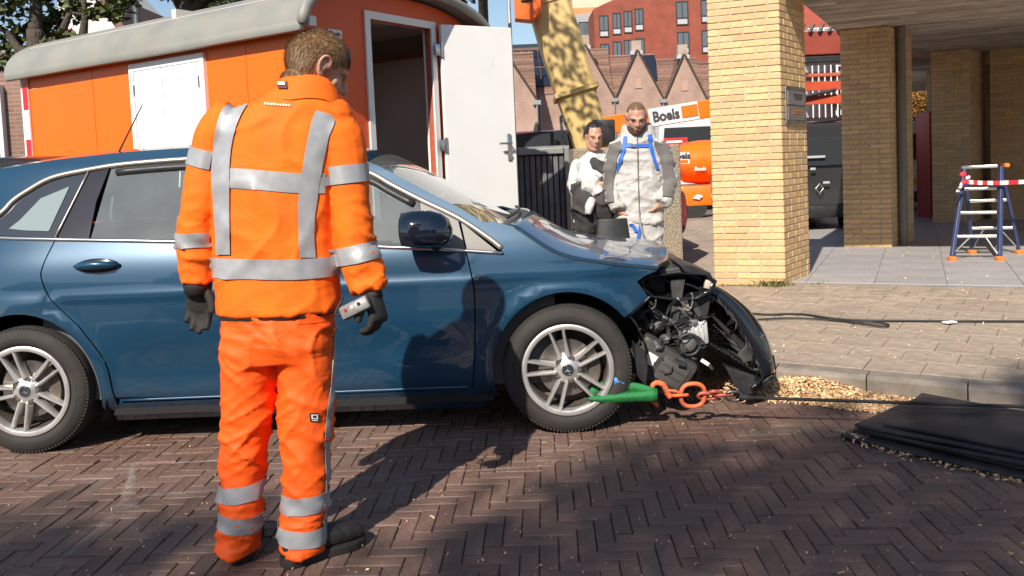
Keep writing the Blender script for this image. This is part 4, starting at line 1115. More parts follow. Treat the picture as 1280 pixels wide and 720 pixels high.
# mirror
mc = at_y(534, 286, -1.0)
mb = MB(); rings = []
for x_, ry, rz, oy, oz in ((-.128, .055, .060, 0, .002), (-.122, .085, .082, 0, .0), (-.06, .095, .090, 0, .0), (.02, .092, .090, .0, -.002), (.07, .08, .080, .005, -.008), (.105, .055, .058, .012, -.016), (.12, .02, .02, .015, -.02)):
    rings.append([Vector((mc.x+x_, mc.y+oy+ry*math.cos(a)*(1-.15*math.sin(a)), mc.z+oz+rz*math.copysign(abs(math.sin(a))**.8, math.sin(a)))) for a in [2*math.pi*k/24 for k in range(24)]])
mir = MB().loft(rings).build('mirror', mat('mirror_paint', (.006, .012, .024), .1, .2, coat=1.0), car, sm=True)
MB().loft([[Vector((mc.x-.129, mc.y+.07*math.cos(a), mc.z+.062*math.sin(a))) for a in [2*math.pi*k/20 for k in range(20)]], [Vector((mc.x-.131, mc.y+.06*math.cos(a), mc.z+.05*math.sin(a))) for a in [2*math.pi*k/20 for k in range(20)]]]).build('mirror_glass', m_chrome, mir)
MB().tube([(mc.x+.02, mc.y+.03, mc.z-.07), (mc.x+.03, mc.y+.09, mc.z-.095), (mc.x+.03, mc.y+.18, mc.z-.09)], [.028, .024, .03], 8).build('mirror_foot', m_plast, mir, sm=True)
mr2 = mir.copy(); COL.objects.link(mr2); mr2.scale = (1, -1, 1); mr2.parent = car
# antenna
ap = at_y(148, 191, -.45); at_ = at_y(178, 131, -.45)
MB().tube([ap, at_], [.005, .0025], 6).build('antenna', m_plast, car)
# ---- rear end (mostly outside the picture)
tl = [(-3.46, .60), (-3.42, .36)]
rows = []
for z, x in ((.26, -3.40), (.36, -3.47), (.60, -3.53), (.72, -3.50), (.86, -3.47), (1.02, -3.36), (1.09, -3.27), (1.25, -3.17), (1.40, -3.06), (1.455, -2.98)):
    xs_ = x+.08; w = hw(max(xs_, -3.46), z) if z < 1.05 else hw(xs_, z)
    rows.append([Vector((x+.11*abs(v)**3, v*w, z)) for v in [k/10-1 for k in range(21)]])
MB().grid(rows[:5]).build('rear_bumper', m_paint, car, sm=True); MB().grid(rows[4:7]).build('tailgate', m_paint, car, sm=True); MB().grid(rows[6:]).build('rear_window', m_glassd, car, sm=True)
sprow = []
for i in range(4):
    x = lerp(roc[0].x+.03, -3.16, i/3); z0 = lerp(roof_edge(roc[0].x+.03)-.004, 1.435, i/3)
    sprow.append([Vector((x, v*.60, z0+.07*(1-abs(v)**2.4))) for v in [k/8-1 for k in range(17)]])
MB().grid(sprow).build('roof_spoiler', m_black, car, sm=True)
for s_ in (-1, 1): MB().bbox((-3.40, s_*.66, .90), (.12, .26, .14), .03).build('tail_light', mat('tail_red', (.35, .01, .01), .15, coat=.6), car, sm=40)
# ---- dark inner body: floor, wheel wells, interior
mb = MB(); mb.box((-1.35, 0, .20), (1.95, 1.62, .07)); mb.box((-3.0, 0, .30), (.75, 1.2, .12)); mb.box((-1.35, 0, .30), (4.0, .9, .12)); mb.box((.25, 0, .32), (.7, .95, .2))
mb.build('floor_pan', mat('underbody', (.014, .014, .014), .9), car)
for cx_ in (0, -WB):
    for s_ in (-1, 1):
        rows = [[Vector((cx_+(.40+q*.01)*math.cos(math.radians(a)), s_*y, TR+(.42+q*.01)*math.sin(math.radians(a)))) for a in range(-25, 206, 11)] for q, y in ((0, .86), (1, .80), (1, .50))]
        MB().grid(rows).build('wheel_well', mat('well_black', (.012, .012, .012), .95), car, sm=True)
mb = MB()
for s_ in (-1, 1): MB().box((-1.35, s_*.80, .58), (2.6, .03, .66)).build('door_lining', m_int, car); MB().box((-2.75, s_*.70, .85), (.8, .04, .3)).build('boot_lining', m_int, car)
MB().bbox((-.62, 0, .86), (.5, 1.5, .22), .05).build('dashboard', m_int, car, sm=40)
MB().box((-.36, 0, .62), (.04, 1.5, .6)).build('firewall', m_int, car)
def seat(x, y, w=.5):
    s = MB(); s.bbox((x, y, .47), (.52, w, .20), .06); s.bbox((x-.32, y, .78), (.16, w*.95, .62), .06, Matrix.Rotation(math.radians(-16), 3, 'Y')); s.tube([(x-.40, y-.05, 1.05), (x-.42, y-.05, 1.18)], .008, 6); s.tube([(x-.40, y+.05, 1.05), (x-.42, y+.05, 1.18)], .008, 6)
    o = s.build('seat', m_seat, car, sm=40); MB().bbox((x-.43, y, 1.22), (.10, .26, .19), .045, Matrix.Rotation(math.radians(-12), 3, 'Y')).build('headrest', m_seat, o, sm=40)
seat(-1.05, -.38); seat(-1.05, .38); seat(-2.0, -.36, .62); seat(-2.0, .36, .62)
ring = [Vector((-.78+.06*math.sin(a), -.38+.18*math.cos(a), .97+.17*math.sin(a))) for a in [2*math.pi*k/28 for k in range(28)]]
MB().tube(ring, .016, 8, closed=True).build('steering_wheel', m_plast, car, sm=True)
MB().box((-2.62, 0, .98), (.75, 1.3, .02)).build('parcel_shelf', m_int, car)
# ---- wheels
def wheel(x, s_, ang):
    t = bpy.data.objects.new('wheel', None); COL.objects.link(t); t.parent = car; t.location = (x, s_*.885, TR); t.empty_display_size = .1
    if s_ > 0: t.rotation_euler = (0, 0, math.pi)
    R = TR; RR = .224
    prof = [(RR+.004, .02), (RR+.012, -.004), (RR+.03, -.012), (R-.055, -.012), (R-.028, -.004), (R-.008, .014), (R-.001, .035), (R, .06), (R, .17), (R-.008, .19), (R-.03, .205), (RR, .2)]
    ty = MB().lathe(prof, (0, 0, 0), 1, 72).build('tyre', m_rubber, t, sm=60)
    gr = MB()
    for k in range(110):       # shoulder sipes
        a = 2*math.pi*k/110; rr = R-.0135
        rot = Matrix.Rotation(-a, 3, 'Y')
        gr.box(rot @ Vector((rr, .022, 0)), (.014, .03, .009), rot)
    stuff(gr.build('tread_block', m_rubber, ty))
    # sidewall ring
    MB().tube([Vector((.268*math.cos(a), -.0115, .268*math.sin(a))) for a in [2*math.pi*k/64 for k in range(64)]], .0022, 5, closed=True).build('sidewall_ring', m_rubber, ty)
    rm = MB().lathe([(RR+.006, .018), (RR+.006, -.008), (RR-.004, -.013), (RR-.018, -.008), (RR-.022, .004), (RR-.026, .05), (RR-.034, .15), (RR-.01, .19)], (0, 0, 0), 1, 72).build('rim', m_alloy, t, sm=50)
    MB().lathe([(RR-.0265, .03), (RR-.036, .13), (.10, .16), (.0, .16)], (0, 0, 0), 1, 48).build('rim_barrel', m_alloyd, t, sm=60)
    hubp = MB().lathe([(0, -.002), (.030, -.002), (.034, .002), (.046, .004), (.068, .014), (.070, .03), (.06, .06), (0, .06)], (0, 0, 0), 1, 40).build('hub', m_alloy, rm, sm=50)
    for k in range(5):
        for q in (-1, 1):
            a0 = ang+2*math.pi*k/5+q*math.radians(11); a1 = ang+2*math.pi*k/5+q*math.radians(9.5)
            p0 = Vector((.062*math.cos(a0+q*.12), 0, .062*math.sin(a0+q*.12))); p1 = Vector(((RR-.004)*math.cos(a1), 0, (RR-.004)*math.sin(a1)))
            dv = (p1-p0).normalized(); nv_ = Vector((-dv.z, 0, dv.x)); rings = []
            for u in range(7):
                f_ = u/6; c = p0.lerp(p1, f_); w = lerp(.0095, .0072, f_); dz = lerp(.004, -.006, f_); dp_ = lerp(.05, .03, f_)
                rings.append([c+nv_*w+Vector((0, dz+.004, 0)), c+nv_*w*.35+Vector((0, dz-.004, 0)), c-nv_*w*.35+Vector((0, dz-.004, 0)), c-nv_*w+Vector((0, dz+.004, 0)), c-nv_*w*1.2+Vector((0, dz+dp_, 0)), c+nv_*w*1.2+Vector((0, dz+dp_, 0))])
            MB().loft(rings).build('spoke', m_alloy, rm, sm=40)
        a = ang+2*math.pi*k/5+math.pi/5
        MB().lathe([(0, .006), (.0125, .006), (.0125, .02)], (.056*math.cos(a), 0, .056*math.sin(a)), 1, 10).build('wheel_bolt', m_alloyd, rm)
        MB().lathe([(.0135, .0045), (.017, .008), (.0135, .016)], (.056*math.cos(a), 0, .056*math.sin(a)), 1, 12).build('bolt_hole', m_plast2, rm)
    cap = MB().lathe([(0, -.006), (.027, -.006), (.030, -.002)], (0, 0, 0), 1, 32).build('centre_cap', mat('cap_black', (.03, .035, .045), .25), rm, sm=40)
    em = MB(); em.tube([Vector((.0225*math.cos(a), -.0075, .0225*math.sin(a))) for a in [2*math.pi*k/28 for k in range(28)]], .0022, 5, closed=True)
    for k in range(3):
        a = math.pi/2+2*math.pi*k/3; v = Vector((math.cos(a), 0, math.sin(a))); n_ = Vector((-v.z, 0, v.x))
        em.add([v*.0225+Vector((0, -.008, 0)), n_*.0045+Vector((0, -.007, 0)), -n_*.0045+Vector((0, -.007, 0)), Vector((0, -.0105, 0))], [(0, 1, 3), (0, 3, 2)])
    em.build('emblem', m_chrome, cap)
    dk = MB().lathe([(.06, .055), (.145, .055), (.145, .08), (.06, .08)], (0, 0, 0), 1, 48).build('brake_disc', m_disc, t, sm=40)
    rows = [[Vector((r*math.cos(math.radians(a)), y, r*math.sin(math.radians(a)))) for a in range(-25, 46, 7)] for r, y in ((.105, .05), (.11, .036), (.165, .036), (.17, .05), (.17, .1))]
    MB().grid(rows).build('brake_caliper', m_alloyd, t, sm=50)
    return t
wheel(0, -1, math.radians(104)); wheel(-WB, -1, math.radians(112)); wheel(0, 1, .3); wheel(-WB, 1, .9)
# ---- smashed front end; positions are read off the photograph on lengthwise planes of the car
def bx(name, px0, py0, px1, py1, y, dep, m, rot=0, bev=.006, par=None):
    a = at_y(px0, py0, y); b = at_y(px1, py1, y); c = (a+b)/2; L = (b-a)
    o = MB().bbox((0, 0, 0), (abs(L.x), dep, abs(L.z)), min(bev, abs(L.x)*.3, abs(L.z)*.3)).build(name, m, par or car, sm=40); o.location = (c.x, c.y+dep/2, c.z); o.rotation_euler = (0, rot, 0)
    return o
def plate(name, pts, y, dep, m, par=None, sm=False, bevel=0):
    q = [at_y(*p, y) for p in pts]; mb = MB(); mb.prism([(p.x, p.z) for p in q], 1, y, y+dep); return mb.build(name, m, par or car, sm, bevel)
def tb(name, pts, y, r, m, par=None, n=8, cr=5):
    q = [at_y(p[0], p[1], p[2] if len(p) > 2 else y) for p in pts]; return MB().tube(crom(q, cr), r, n).build(name, m, par or car, sm=True)
m_engine = mat('engine_black', (.018, .018, .018), .6, var=.3, vscale=25)
m_label = mat('label_white', (.75, .74, .72), .5)
m_brkt = mat('galvanised', (.22, .215, .21), .5, .7, var=.2, vscale=20)
# headlight opening: dark housing below the hood edge
hl = [(800, 350), (812, 344), (845, 340), (880, 342), (892, 350), (888, 362), (870, 372), (845, 374), (815, 370), (803, 361)]
rows = []
q = [at_y(*p, -.66) for p in hl]; cxy = sum(q, Vector())/len(q)
rows = [[Vector((lerp(p.x, cxy.x, t), -.70+dy, lerp(p.z, cxy.z, t))) for p in q+q[:1]] for t, dy in ((-.05, .0), (.0, -.012), (.12, .05), (.3, .14), (.6, .2), (1, .22))]
hh = MB().grid(rows).build('headlight_housing', m_black, car, sm=True)
# lip of the housing / slam panel stretching under the hood
plate('front_crossmember', [(822, 338), (850, 334), (884, 343), (893, 352), (888, 356), (860, 346), (826, 347)], -.60, 1.1, m_plast2, bevel=.006)
plate('hood_lip', [(848, 330), (862, 331), (888, 341), (893, 352), (880, 346), (856, 340)], -.66, .30, m_plast, bevel=.004)
bx('latch_bracket', 881, 350, 889, 361, -.68, .03, mat('latch_tan', (.55, .47, .36), .5), .25)
# radiator pack and engine darkness behind
MB().bbox((.50, 0, .52), (.10, 1.15, .52), .01).build('radiator', m_engine, car)
MB().bbox((.18, 0, .62), (.45, .95, .42), .04).build('engine', m_engine, car, sm=40)
for s_ in (-1, 1): MB().bbox((.35, s_*.52, .50), (.55, .09, .13), .012).build('chassis_rail', m_engine, car, sm=40)
MB().bbox((.63, .1, .50), (.06, 1.05, .12), .012).build('crash_beam', m_brkt, car, sm=40)
# cast aluminium bracket, black bracket, hose clamp etc.
al = bx('alternator_bracket', 851, 403, 886, 431, -.66, .16, m_alu, -.06, .012)
for k in range(3): bx('rib', 866+k*6, 407, 868.5+k*6, 428, -.672, .012, m_alu, -.06, .002, None)
bx('mounting_plate', 853, 401, 873, 408, -.675, .05, m_brkt, -.1)
plate('bracket_tower', [(838, 350), (857, 348), (853, 372), (848, 402), (838, 402), (841, 375)], -.665, .03, m_plast2, bevel=.004)
plate('bracket_arm', [(868, 376), (889, 366), (889, 372), (884, 400), (868, 398)], -.66, .06, m_plast, bevel=.006)
plate('radiator_shroud', [(840, 392), (866, 390), (866, 404), (848, 412), (840, 408)], -.64, .05, m_plast2, bevel=.005)
c = at_y(860, 430, -.69)
MB().lathe([(0, 0), (.030, 0), (.042, .008), (.042, .05), (0, .05)], (c.x, c.y-.01, c.z), 1, 24).build('pulley', m_brkt, car, sm=40)
MB().tube([(c.x+.058*math.cos(a), c.y-.02, c.z+.055*math.sin(a)) for a in [2*math.pi*k/24 for k in range(24)]], .009, 6, closed=True).build('belt', m_plast, car, sm=True)
tb('coolant_pipe', [(828, 396), (840, 402), (850, 416), (848, 432), (856, 444)], -.69, .011, m_brkt)
tb('wiring_loom', [(804, 372), (815, 380), (822, 392), (836, 398)], -.68, .008, m_plast)
tb('wiring_loom', [(800, 395), (812, 404), (818, 420), (826, 432)], -.66, .010, m_plast)
tb('wire', [(820, 374), (818, 384), (806, 390), (798, 400)], -.70, .005, m_plast2)
tb('hose', [(846, 372), (862, 386), (866, 372), (864, 366)], -.70, .006, m_brkt)
tb('hose', [(812, 412), (824, 404), (834, 410), (836, 424), (828, 432)], -.68, .013, m_plast2)
for (x, y, r) in ((831, 424, .022), (822, 410, .014), (806, 424, .010)):
    c = at_y(x, y, -.70); MB().lathe([(0, 0), (r, 0), (r*1.2, .01), (r*1.2, .03)], (c.x, c.y-.012, c.z), 1, 16).build('bolt', m_brkt, car, sm=40)
bx('connector_red', 802, 418, 806, 428, -.69, .02, mat('wire_red', (.55, .05, .04), .5), .4)
tb('strut', [(783, 397), (800, 382), (812, 370)], -.70, .009, m_brkt)
plate('splash_guard', [(796, 402), (836, 398), (845, 412), (846, 440), (812, 446), (794, 436)], -.60, .03, m_engine)
# washer tank lying tilted with its label
tk = at_y(829, 457, -.72)
tko = MB().bbox((0, 0, 0), (.33, .15, .205), .03).build('washer_tank', m_plast2, car, sm=40); tko.location = (tk.x, tk.y+.07, tk.z); tko.rotation_euler = (.12, .60, 0)
for k in range(4): MB().bbox((.055+.0*k, -.078, .062-.04*k), (.13, .012, .014), .004).build('tank_rib', m_plast2, tko, sm=40)
MB().bbox((.055, -.076, .0), (.15, .012, .13), .005).build('tank_panel', mat('tank_grey', (.085, .082, .078), .35), tko, sm=40)
lb_ = MB().box((-.075, -.0775, .005), (.055, .004, .06)).build('tank_label', m_label, tko)
plate('arch_liner_scrap', [(793, 430), (806, 440), (812, 466), (806, 482), (796, 470)], -.78, .12, m_plast, bevel=.006)
tb('hose', [(846, 446), (852, 460), (850, 478), (838, 486)], -.62, .016, m_plast)
tb('hose', [(864, 440), (872, 460), (868, 482)], -.56, .014, m_plast)
MB().bbox((.52, -.2, .27), (.35, .9, .08), .02).build('undertray', m_engine, car, sm=40)
# hanging bumper skin
prof = [(872, 350), (884, 352), (902, 362), (922, 376), (942, 394), (956, 414), (965, 436), (969, 458), (965, 470), (955, 478)]
pq = crom([at_y(*p, -.50) for p in prof], 4)
rows = []
for j in range(25):
    u = j/24; y = lerp(-.62, .80, u); c = (2*u-1)
    sx = -.20*abs(c)**2.6*(1 if c > 0 else .55); twist = lerp(0, .03, u)
    rows.append([Vector((p.x+sx+.012*math.sin(7*p.z+5*u), y+.03*math.sin(6*p.z), p.z+twist-.02*u)) for p in pq])
bm_ = MB().grid(rows).build('bumper_cover', mat('bumper_black', (.012, .014, .019), .14, .2, coat=.8, var=.2, vscale=6), car, sm=True)
sm_ = bm_.modifiers.new('s', 'SOLIDIFY'); sm_.thickness = .012; sm_.offset = 1
oa = crom([at_y(*p, -.50) for p in ((874, 349), (900, 359), (927, 378), (949, 403), (963, 432), (969, 462))], 5); ia = crom([at_y(*p, -.63) for p in ((876, 360), (897, 374), (917, 398), (933, 424), (943, 446), (952, 472))], 5)
rows = [[oa[i].lerp(ia[i], k/8)+Vector((.02, -.035, .012))*math.sin(math.pi*k/8) for k in range(9)] for i in range(len(oa))]
bc_ = MB().grid(rows).build('bumper_corner', MATS['bumper_black'], bm_, sm=True); q_ = bc_.modifiers.new('s', 'SOLIDIFY'); q_.thickness = .008
def lattice(name, pts, y0, y1, nu, nv, r=.0042, par=bm_):
    """honeycomb-like lattice over a bilinear patch: pts = four pixel corners, near edge y0, far edge y1"""
    A_, B_, C_, D_ = (at_y(*p[:2], p[2]) for p in pts); mb = MB()
    def P(u, v): return A_.lerp(B_, u).lerp(D_.lerp(C_, u), v)
    for k in range(nu+nv):
        for sgn in (0, 1):
            s_ = []
            for t in range(41):
                u = t/40*1.0; v = (k-u*nu*1.0)/nv if sgn == 0 else (u*nu-(k-nv))/nv
                if 0 <= v <= 1: s_.append(P(u, v))
            if len(s_) > 1: mb.tube([s_[0], s_[-1]], r, 4)
    return stuff(mb.build(name, m_plast, par))
lattice('grille_mesh', [(887, 364, -.56), (905, 376, -.56), (928, 424, -.1), (884, 402, -.1)], 0, 0, 9, 12)
lattice('grille_mesh', [(884, 398, -.56), (906, 420, -.56), (918, 440, -.15), (880, 424, -.15)], 0, 0, 8, 9)
lattice('lower_grille_mesh', [(880, 424, -.6), (942, 462, -.6), (935, 494, -.25), (882, 462, -.25)], 0, 0, 14, 9)
plate('grille_bar', [(905, 370), (912, 372), (940, 420), (936, 428)], -.58, .04, m_black, bm_, bevel=.004)
plate('grille_bar', [(884, 390), (890, 392), (934, 432), (928, 438)], -.57, .03, m_plast, bm_, bevel=.004)
plate('bumper_bracket', [(936, 416), (943, 418), (938, 438), (932, 436)], -.60, .02, m_alu, bm_)
plate('bumper_flap', [(922, 444), (940, 424), (956, 418), (946, 448), (930, 454)], -.61, .02, m_plast2, bm_, bevel=.003)
plate('torn_edge', [(906, 458), (944, 470), (948, 484), (934, 496), (918, 482)], -.58, .10, m_plast, bm_, bevel=.006)
plate('torn_edge', [(946, 446), (968, 444), (971, 462), (966, 476), (958, 468), (952, 486), (940, 494), (942, 468)], -.56, .14, m_black, bm_, bevel=.006)
for k, (x, y) in enumerate(((950, 448), (957, 440), (961, 452), (953, 458), (963, 462), (946, 462))):
    c = at_y(x, y, -.6); MB().bbox((c.x, c.y, c.z), (.035, .02, .012), .003, Matrix.Rotation(k*1.3, 3, 'Y')).build('clip', m_plast2, bm_)
tb('cable_end', [(955, 478), (964, 470), (971, 474)], -.6, .008, m_plast, bm_)

# tangle of torn brackets, clips and wires in the opening
R4 = random.Random(11)
for k in range(34):
    x, y = R4.uniform(806, 884), R4.uniform(376, 456)
    if 848 < x < 888 and 402 < y < 432: continue
    dy = R4.uniform(-.74, -.64); c = at_y(x, y, dy); L_ = R4.uniform(.03, .10); w_ = R4.uniform(.012, .035); a = R4.uniform(0, 3.14); q = MB()
    rot = Matrix.Rotation(a, 3, 'Y') @ Matrix.Rotation(R4.uniform(-.6, .6), 3, 'X'); bend = R4.uniform(-.03, .03)
    q.add([rot @ Vector(p) for p in ((-L_/2, 0, -w_/2), (0, bend, -w_/2), (L_/2, 0, -w_*.3), (L_/2, 0, w_*.3), (0, bend, w_/2), (-L_/2, 0, w_/2))], [(0, 1, 4, 5), (1, 2, 3, 4)])
    o = q.build('torn_bracket', R4.choice((m_plast, m_plast, m_plast, m_plast2, m_engine, m_engine, m_brkt)), car, loc=c); z_ = o.modifiers.new('s', 'SOLIDIFY'); z_.thickness = .004
for k in range(16):
    x, y = R4.uniform(805, 880), R4.uniform(374, 450); pts = [(x, y, R4.uniform(-.75, -.68))]
    for j in range(4): x += R4.uniform(-14, 16); y += R4.uniform(-6, 14); pts.append((min(max(x, 800), 892), min(y, 470), R4.uniform(-.76, -.66)))
    tb('loose_wire', pts, -.65, R4.choice((.0025, .004, .006)), R4.choice((m_plast, m_plast2, m_engine, m_plast)), None, 6, 4)
for k in range(22):     # ragged tabs along the torn bumper edge
    t = k/21; p = ia[int(t*(len(ia)-1))]; L_ = R4.uniform(.02, .07); a = R4.uniform(-2.6, -.9); w_ = R4.uniform(.008, .02); q = MB()
    q.add([(0, 0, -w_), (0, 0, w_), (L_*math.cos(a), -.01, L_*math.sin(a)+w_*.3), (L_*math.cos(a), -.01, L_*math.sin(a)-w_*.3)], [(0, 1, 2, 3)])
    o = q.build('torn_tab', R4.choice((m_plast, m_black, m_plast2)), bm_, loc=p+Vector((0, -.004, 0))); z_ = o.modifiers.new('s', 'SOLIDIFY'); z_.thickness = .004
# ================================================================== people
def ringh(px, py, Y, hwp, hd, n=22, yaw=0.0, sq=1.0):
    c = ony(px, py, Y); w = hwp*Y/F; out = []
    for k in range(n):
        a = 2*math.pi*k/n; ca, sa = math.cos(a), math.sin(a)
        x = w*math.copysign(abs(ca)**sq, ca); y = hd*math.copysign(abs(sa)**sq, sa)
        out.append(Vector((c.x+x*math.cos(yaw)-y*math.sin(yaw), c.y+x*math.sin(yaw)+y*math.cos(yaw), c.z)))
    return out
def limb(mb, pts, n=14, cr=4):
    """pts: (px, py, Y, radius px) -> smooth tapered tube"""
    P = [ony(p[0], p[1], p[2]) for p in pts]; R = [p[3]*p[2]/F for p in pts]
    q = crom(P, cr); r = [v.x for v in crom([Vector((x, 0, 0)) for x in R], cr)]
    mb.tube(q, r, n); return q, r
def wrinkle(me, fn):
    n = [v.normal.copy() for v in me.vertices]
    for v, nn in zip(me.vertices, n): v.co += nn*fn(v.co)
    me.update()
def rn(x, y, z): return noise.noise(Vector((x, y, z)))
def crease(x, y, z): return (1-abs(noise.noise(Vector((x, y, z)))))**9-.18
def ridge(x, y, z): return 1-2*abs(noise.noise(Vector((x, y, z))))
def wrap(bvh, rows, name, m, parent, off=.0038):
    """rows: lists of (origin, direction) rays; strip of cloth laid on what they hit"""
    V = []; ok = []
    for r in rows:
        line = []; 
        for o, dd_ in r:
            h = bvh.ray_cast(o, dd_)
            line.append(None if h[0] is None else h[0]+h[1]*off if h[1].dot(dd_) < 0 else h[0]-h[1]*off)
        V.append(line)
    mb = MB(); idx = {}
    for i, l in enumerate(V):
        for k, p in enumerate(l):
            if p is not None: idx[i, k] = len(mb.v); mb.v.append(tuple(p))
    for i in range(len(V)-1):
        for k in range(len(V[0])-1):
            c = [(i, k), (i, k+1), (i+1, k+1), (i+1, k)]
            if all(q in idx for q in c):
                P = [Vector(mb.v[idx[q]]) for q in c]
                if max((P[a]-P[b]).length for a, b in ((0, 1), (1, 2), (2, 3), (3, 0))) < .06: mb.f.append(tuple(idx[q] for q in c))
    o = mb.build(name, m, parent, sm=True); s = o.modifiers.new('s', 'SOLIDIFY'); s.thickness = .0016; s.offset = 1; es = o.modifiers.new('e', 'EDGE_SPLIT'); es.split_angle = math.radians(50)
    return o
def px_rows(spec, nk=6, sub=4):
    """spec: (y, xl, xr [, yr]) pixel rows from top to bottom -> camera rays"""
    out = []
    P = crom([Vector((s[0], s[1], s[2])) for s in spec], sub); D = crom([Vector((s[3] if len(s) > 3 else 0, 0, 0)) for s in spec], sub)
    for p, dsl in zip(P, D):
        out.append([(CAMP.copy(), ray(lerp(p.y, p.z, k/nk), p.x+dsl.x*k/nk).normalized()) for k in range(nk+1)])
    return out
def ring_rows(cen, axis, h, r, a0=0, a1=360, n=40, rows=3, tilt=Vector((0, 0, 0))):
    ax = Vector(axis).normalized(); u = ax.orthogonal().normalized(); u = Vector((1, 0, 0)); u = (u-ax*u.dot(ax)).normalized(); w = ax.cross(u); out = []
    for j in range(rows+1):
        l = []
        for k in range(n+1):
            a = math.radians(lerp(a0, a1, k/n)); dv = u*math.cos(a)+w*math.sin(a)
            o = Vector(cen)+ax*(h*(j/rows-.5))+dv*r+ax*(tilt.dot(dv)); l.append((o, -dv))
        out.append(l)
    return out
def bvh_of(me): return BVHTree.FromPolygons([v.co.copy() for v in me.vertices], [tuple(p.vertices) for p in me.polygons])
m_skin = mat('skin', (.50, .27, .19), .5, var=.12, vscale=30, sss=.15, bump=.1, bscale=120)
m_skin2 = mat('skin_tan', (.46, .25, .17), .5, var=.12, vscale=30, sss=.1)
m_eye = mat('eye_dark', (.02, .015, .012), .2)
def hairmat(name, c): return mat(name, c, .45, var=.45, vscale=90, bump=.5, bscale=160, piece=.35, spec=.4)
def make_head(c, fwd, pitch, roll=0.0, k=1.0, kx=1.0):
    """returns (builder with head+neck, matrix)"""
    f = Vector((fwd[0], fwd[1], 0)).normalized(); r = Vector((f.y, -f.x, 0))
    M = Matrix.Translation(c) @ Matrix(((r.x, f.x, 0, 0), (r.y, f.y, 0, 0), (0, 0, 1, 0), (0, 0, 0, 1))) @ Matrix.Rotation(-pitch, 4, 'X') @ Matrix.Rotation(roll, 4, 'Y') @ Matrix.Diagonal((k*kx, k, k, 1))
    mb = MB()
    mb.ell((0, -.012, .022), (.076, .097, .092), None, 28, 20)
    mb.ell((0, .022, -.035), (.062, .072, .080), None, 24, 16)
    mb.ell((0, .058, -.092), (.034, .030, .026), None, 16, 10)
    for s_ in (-1, 1):
        mb.tube([(s_*.062, -.005, -.045), (s_*.052, .03, -.082), (s_*.02, .066, -.100)], [.020, .018, .016], 10)      # jaw
        mb.ell((s_*.036, .054, -.022), (.028, .020, .026), None, 12, 8)                                                # cheek
        mb.tube([(s_*.052, .062, .022), (s_*.03, .082, .025), (s_*.008, .086, .018)], [.010, .011, .011], 8)            # brow
        # ear: helix, lobe and concha
        hel = [(s_*.074, .012, -.004), (s_*.082, .010, .022), (s_*.087, -.008, .031), (s_*.090, -.023, .020), (s_*.088, -.024, .0), (s_*.082, -.014, -.022), (s_*.078, -.004, -.033)]
        mb.tube(crom([Vector(p) for p in hel], 3), .0058, 8); mb.ell((s_*.077, -.002, -.028), (.007, .009, .010), None, 8, 6)
        mb.ell((s_*.079, -.008, .002), (.006, .016, .026), None, 10, 8)
    mb.tube([(0, .088, .020), (0, .100, .0), (0, .112, -.022), (0, .108, -.034)], [.009, .010, .013, .011], 10)        # nose
    for s_ in (-1, 1): mb.ell((s_*.011, .098, -.030), (.009, .010, .008), None, 8, 6)
    mb.ell((0, .088, -.056), (.023, .010, .0065), None, 12, 8); mb.ell((0, .086, -.067), (.020, .010, .007), None, 12, 8)
    mb.tube([(0, -.02, -.03), (0, -.028, -.07), (0, -.03, -.10)], [.056, .054, .052], 16)
    out = MB(); out.add([M @ Vector(v) for v in mb.v], mb.f)
    return out, M
def hair_on(me, M, mask, m, parent, n=4200, length=.028, up=.35, cap=.006, seed=3, w=.0008, flow=None):
    Mi = M.inverted(); rr = random.Random(seed)
    vs = [v.co.copy() for v in me.vertices]; ns = [v.normal.copy() for v in me.vertices]; loc = [Mi @ v for v in vs]
    keep = [mask(p) for p in loc]
    mb = MB(); mp = {}
    fs = []
    for p in me.polygons:
        if all(keep[i] for i in p.vertices): fs.append(tuple(p.vertices))
    used = sorted({i for f in fs for i in f}); mp = {i: k for k, i in enumerate(used)}
    edge = {}
    for f in fs:
        for a, b in zip(f, f[1:]+f[:1]): edge[tuple(sorted((a, b)))] = edge.get(tuple(sorted((a, b))), 0)+1
    bd = {i for e, c in edge.items() if c == 1 for i in e}
    mb.add([vs[i]+ns[i]*(cap*(.1 if i in bd else 1)*(1+.35*rn(*(loc[i]*30)))) for i in used], [tuple(mp[i] for i in f) for f in fs])
    h = mb.build('hair', m, parent, sm=True)
    st = MB(); R3 = M.to_3x3(); R3n = R3.normalized()
    for _ in range(n):
        f = fs[rr.randrange(len(fs))]; a, b = rr.random(), rr.random()
        i0, i1, i2 = f[0], f[1], f[2]; p = vs[i0].lerp(vs[i1], a).lerp(vs[i2], b*.7); nn = ns[i0]; l = Mi @ p
        fl = flow(l) if flow else Vector((l.x*.6, -.2+.5*(l.y > .02), -1.0)); fl = (R3 @ fl); fl = (fl-nn*fl.dot(nn)); fl.normalize()
        fl = (fl+Vector((rr.gauss(0, .17), rr.gauss(0, .17), rr.gauss(0, .17)))).normalized()
        L = length*rr.uniform(.5, 1.15); p0 = p+nn*cap*.6; p1 = p0+fl*L*.5+nn*L*up*.5; p2 = p1+fl*L*.5+nn*L*up*.12
        sd_ = fl.cross(nn).normalized()*w
        st.add([p0-sd_, p0+sd_, p1+sd_*.8, p1-sd_*.8, p2], [(0, 1, 2, 3), (3, 2, 4)])
    stuff(st.build('hair_strands', m, h, fix=False))
    return h
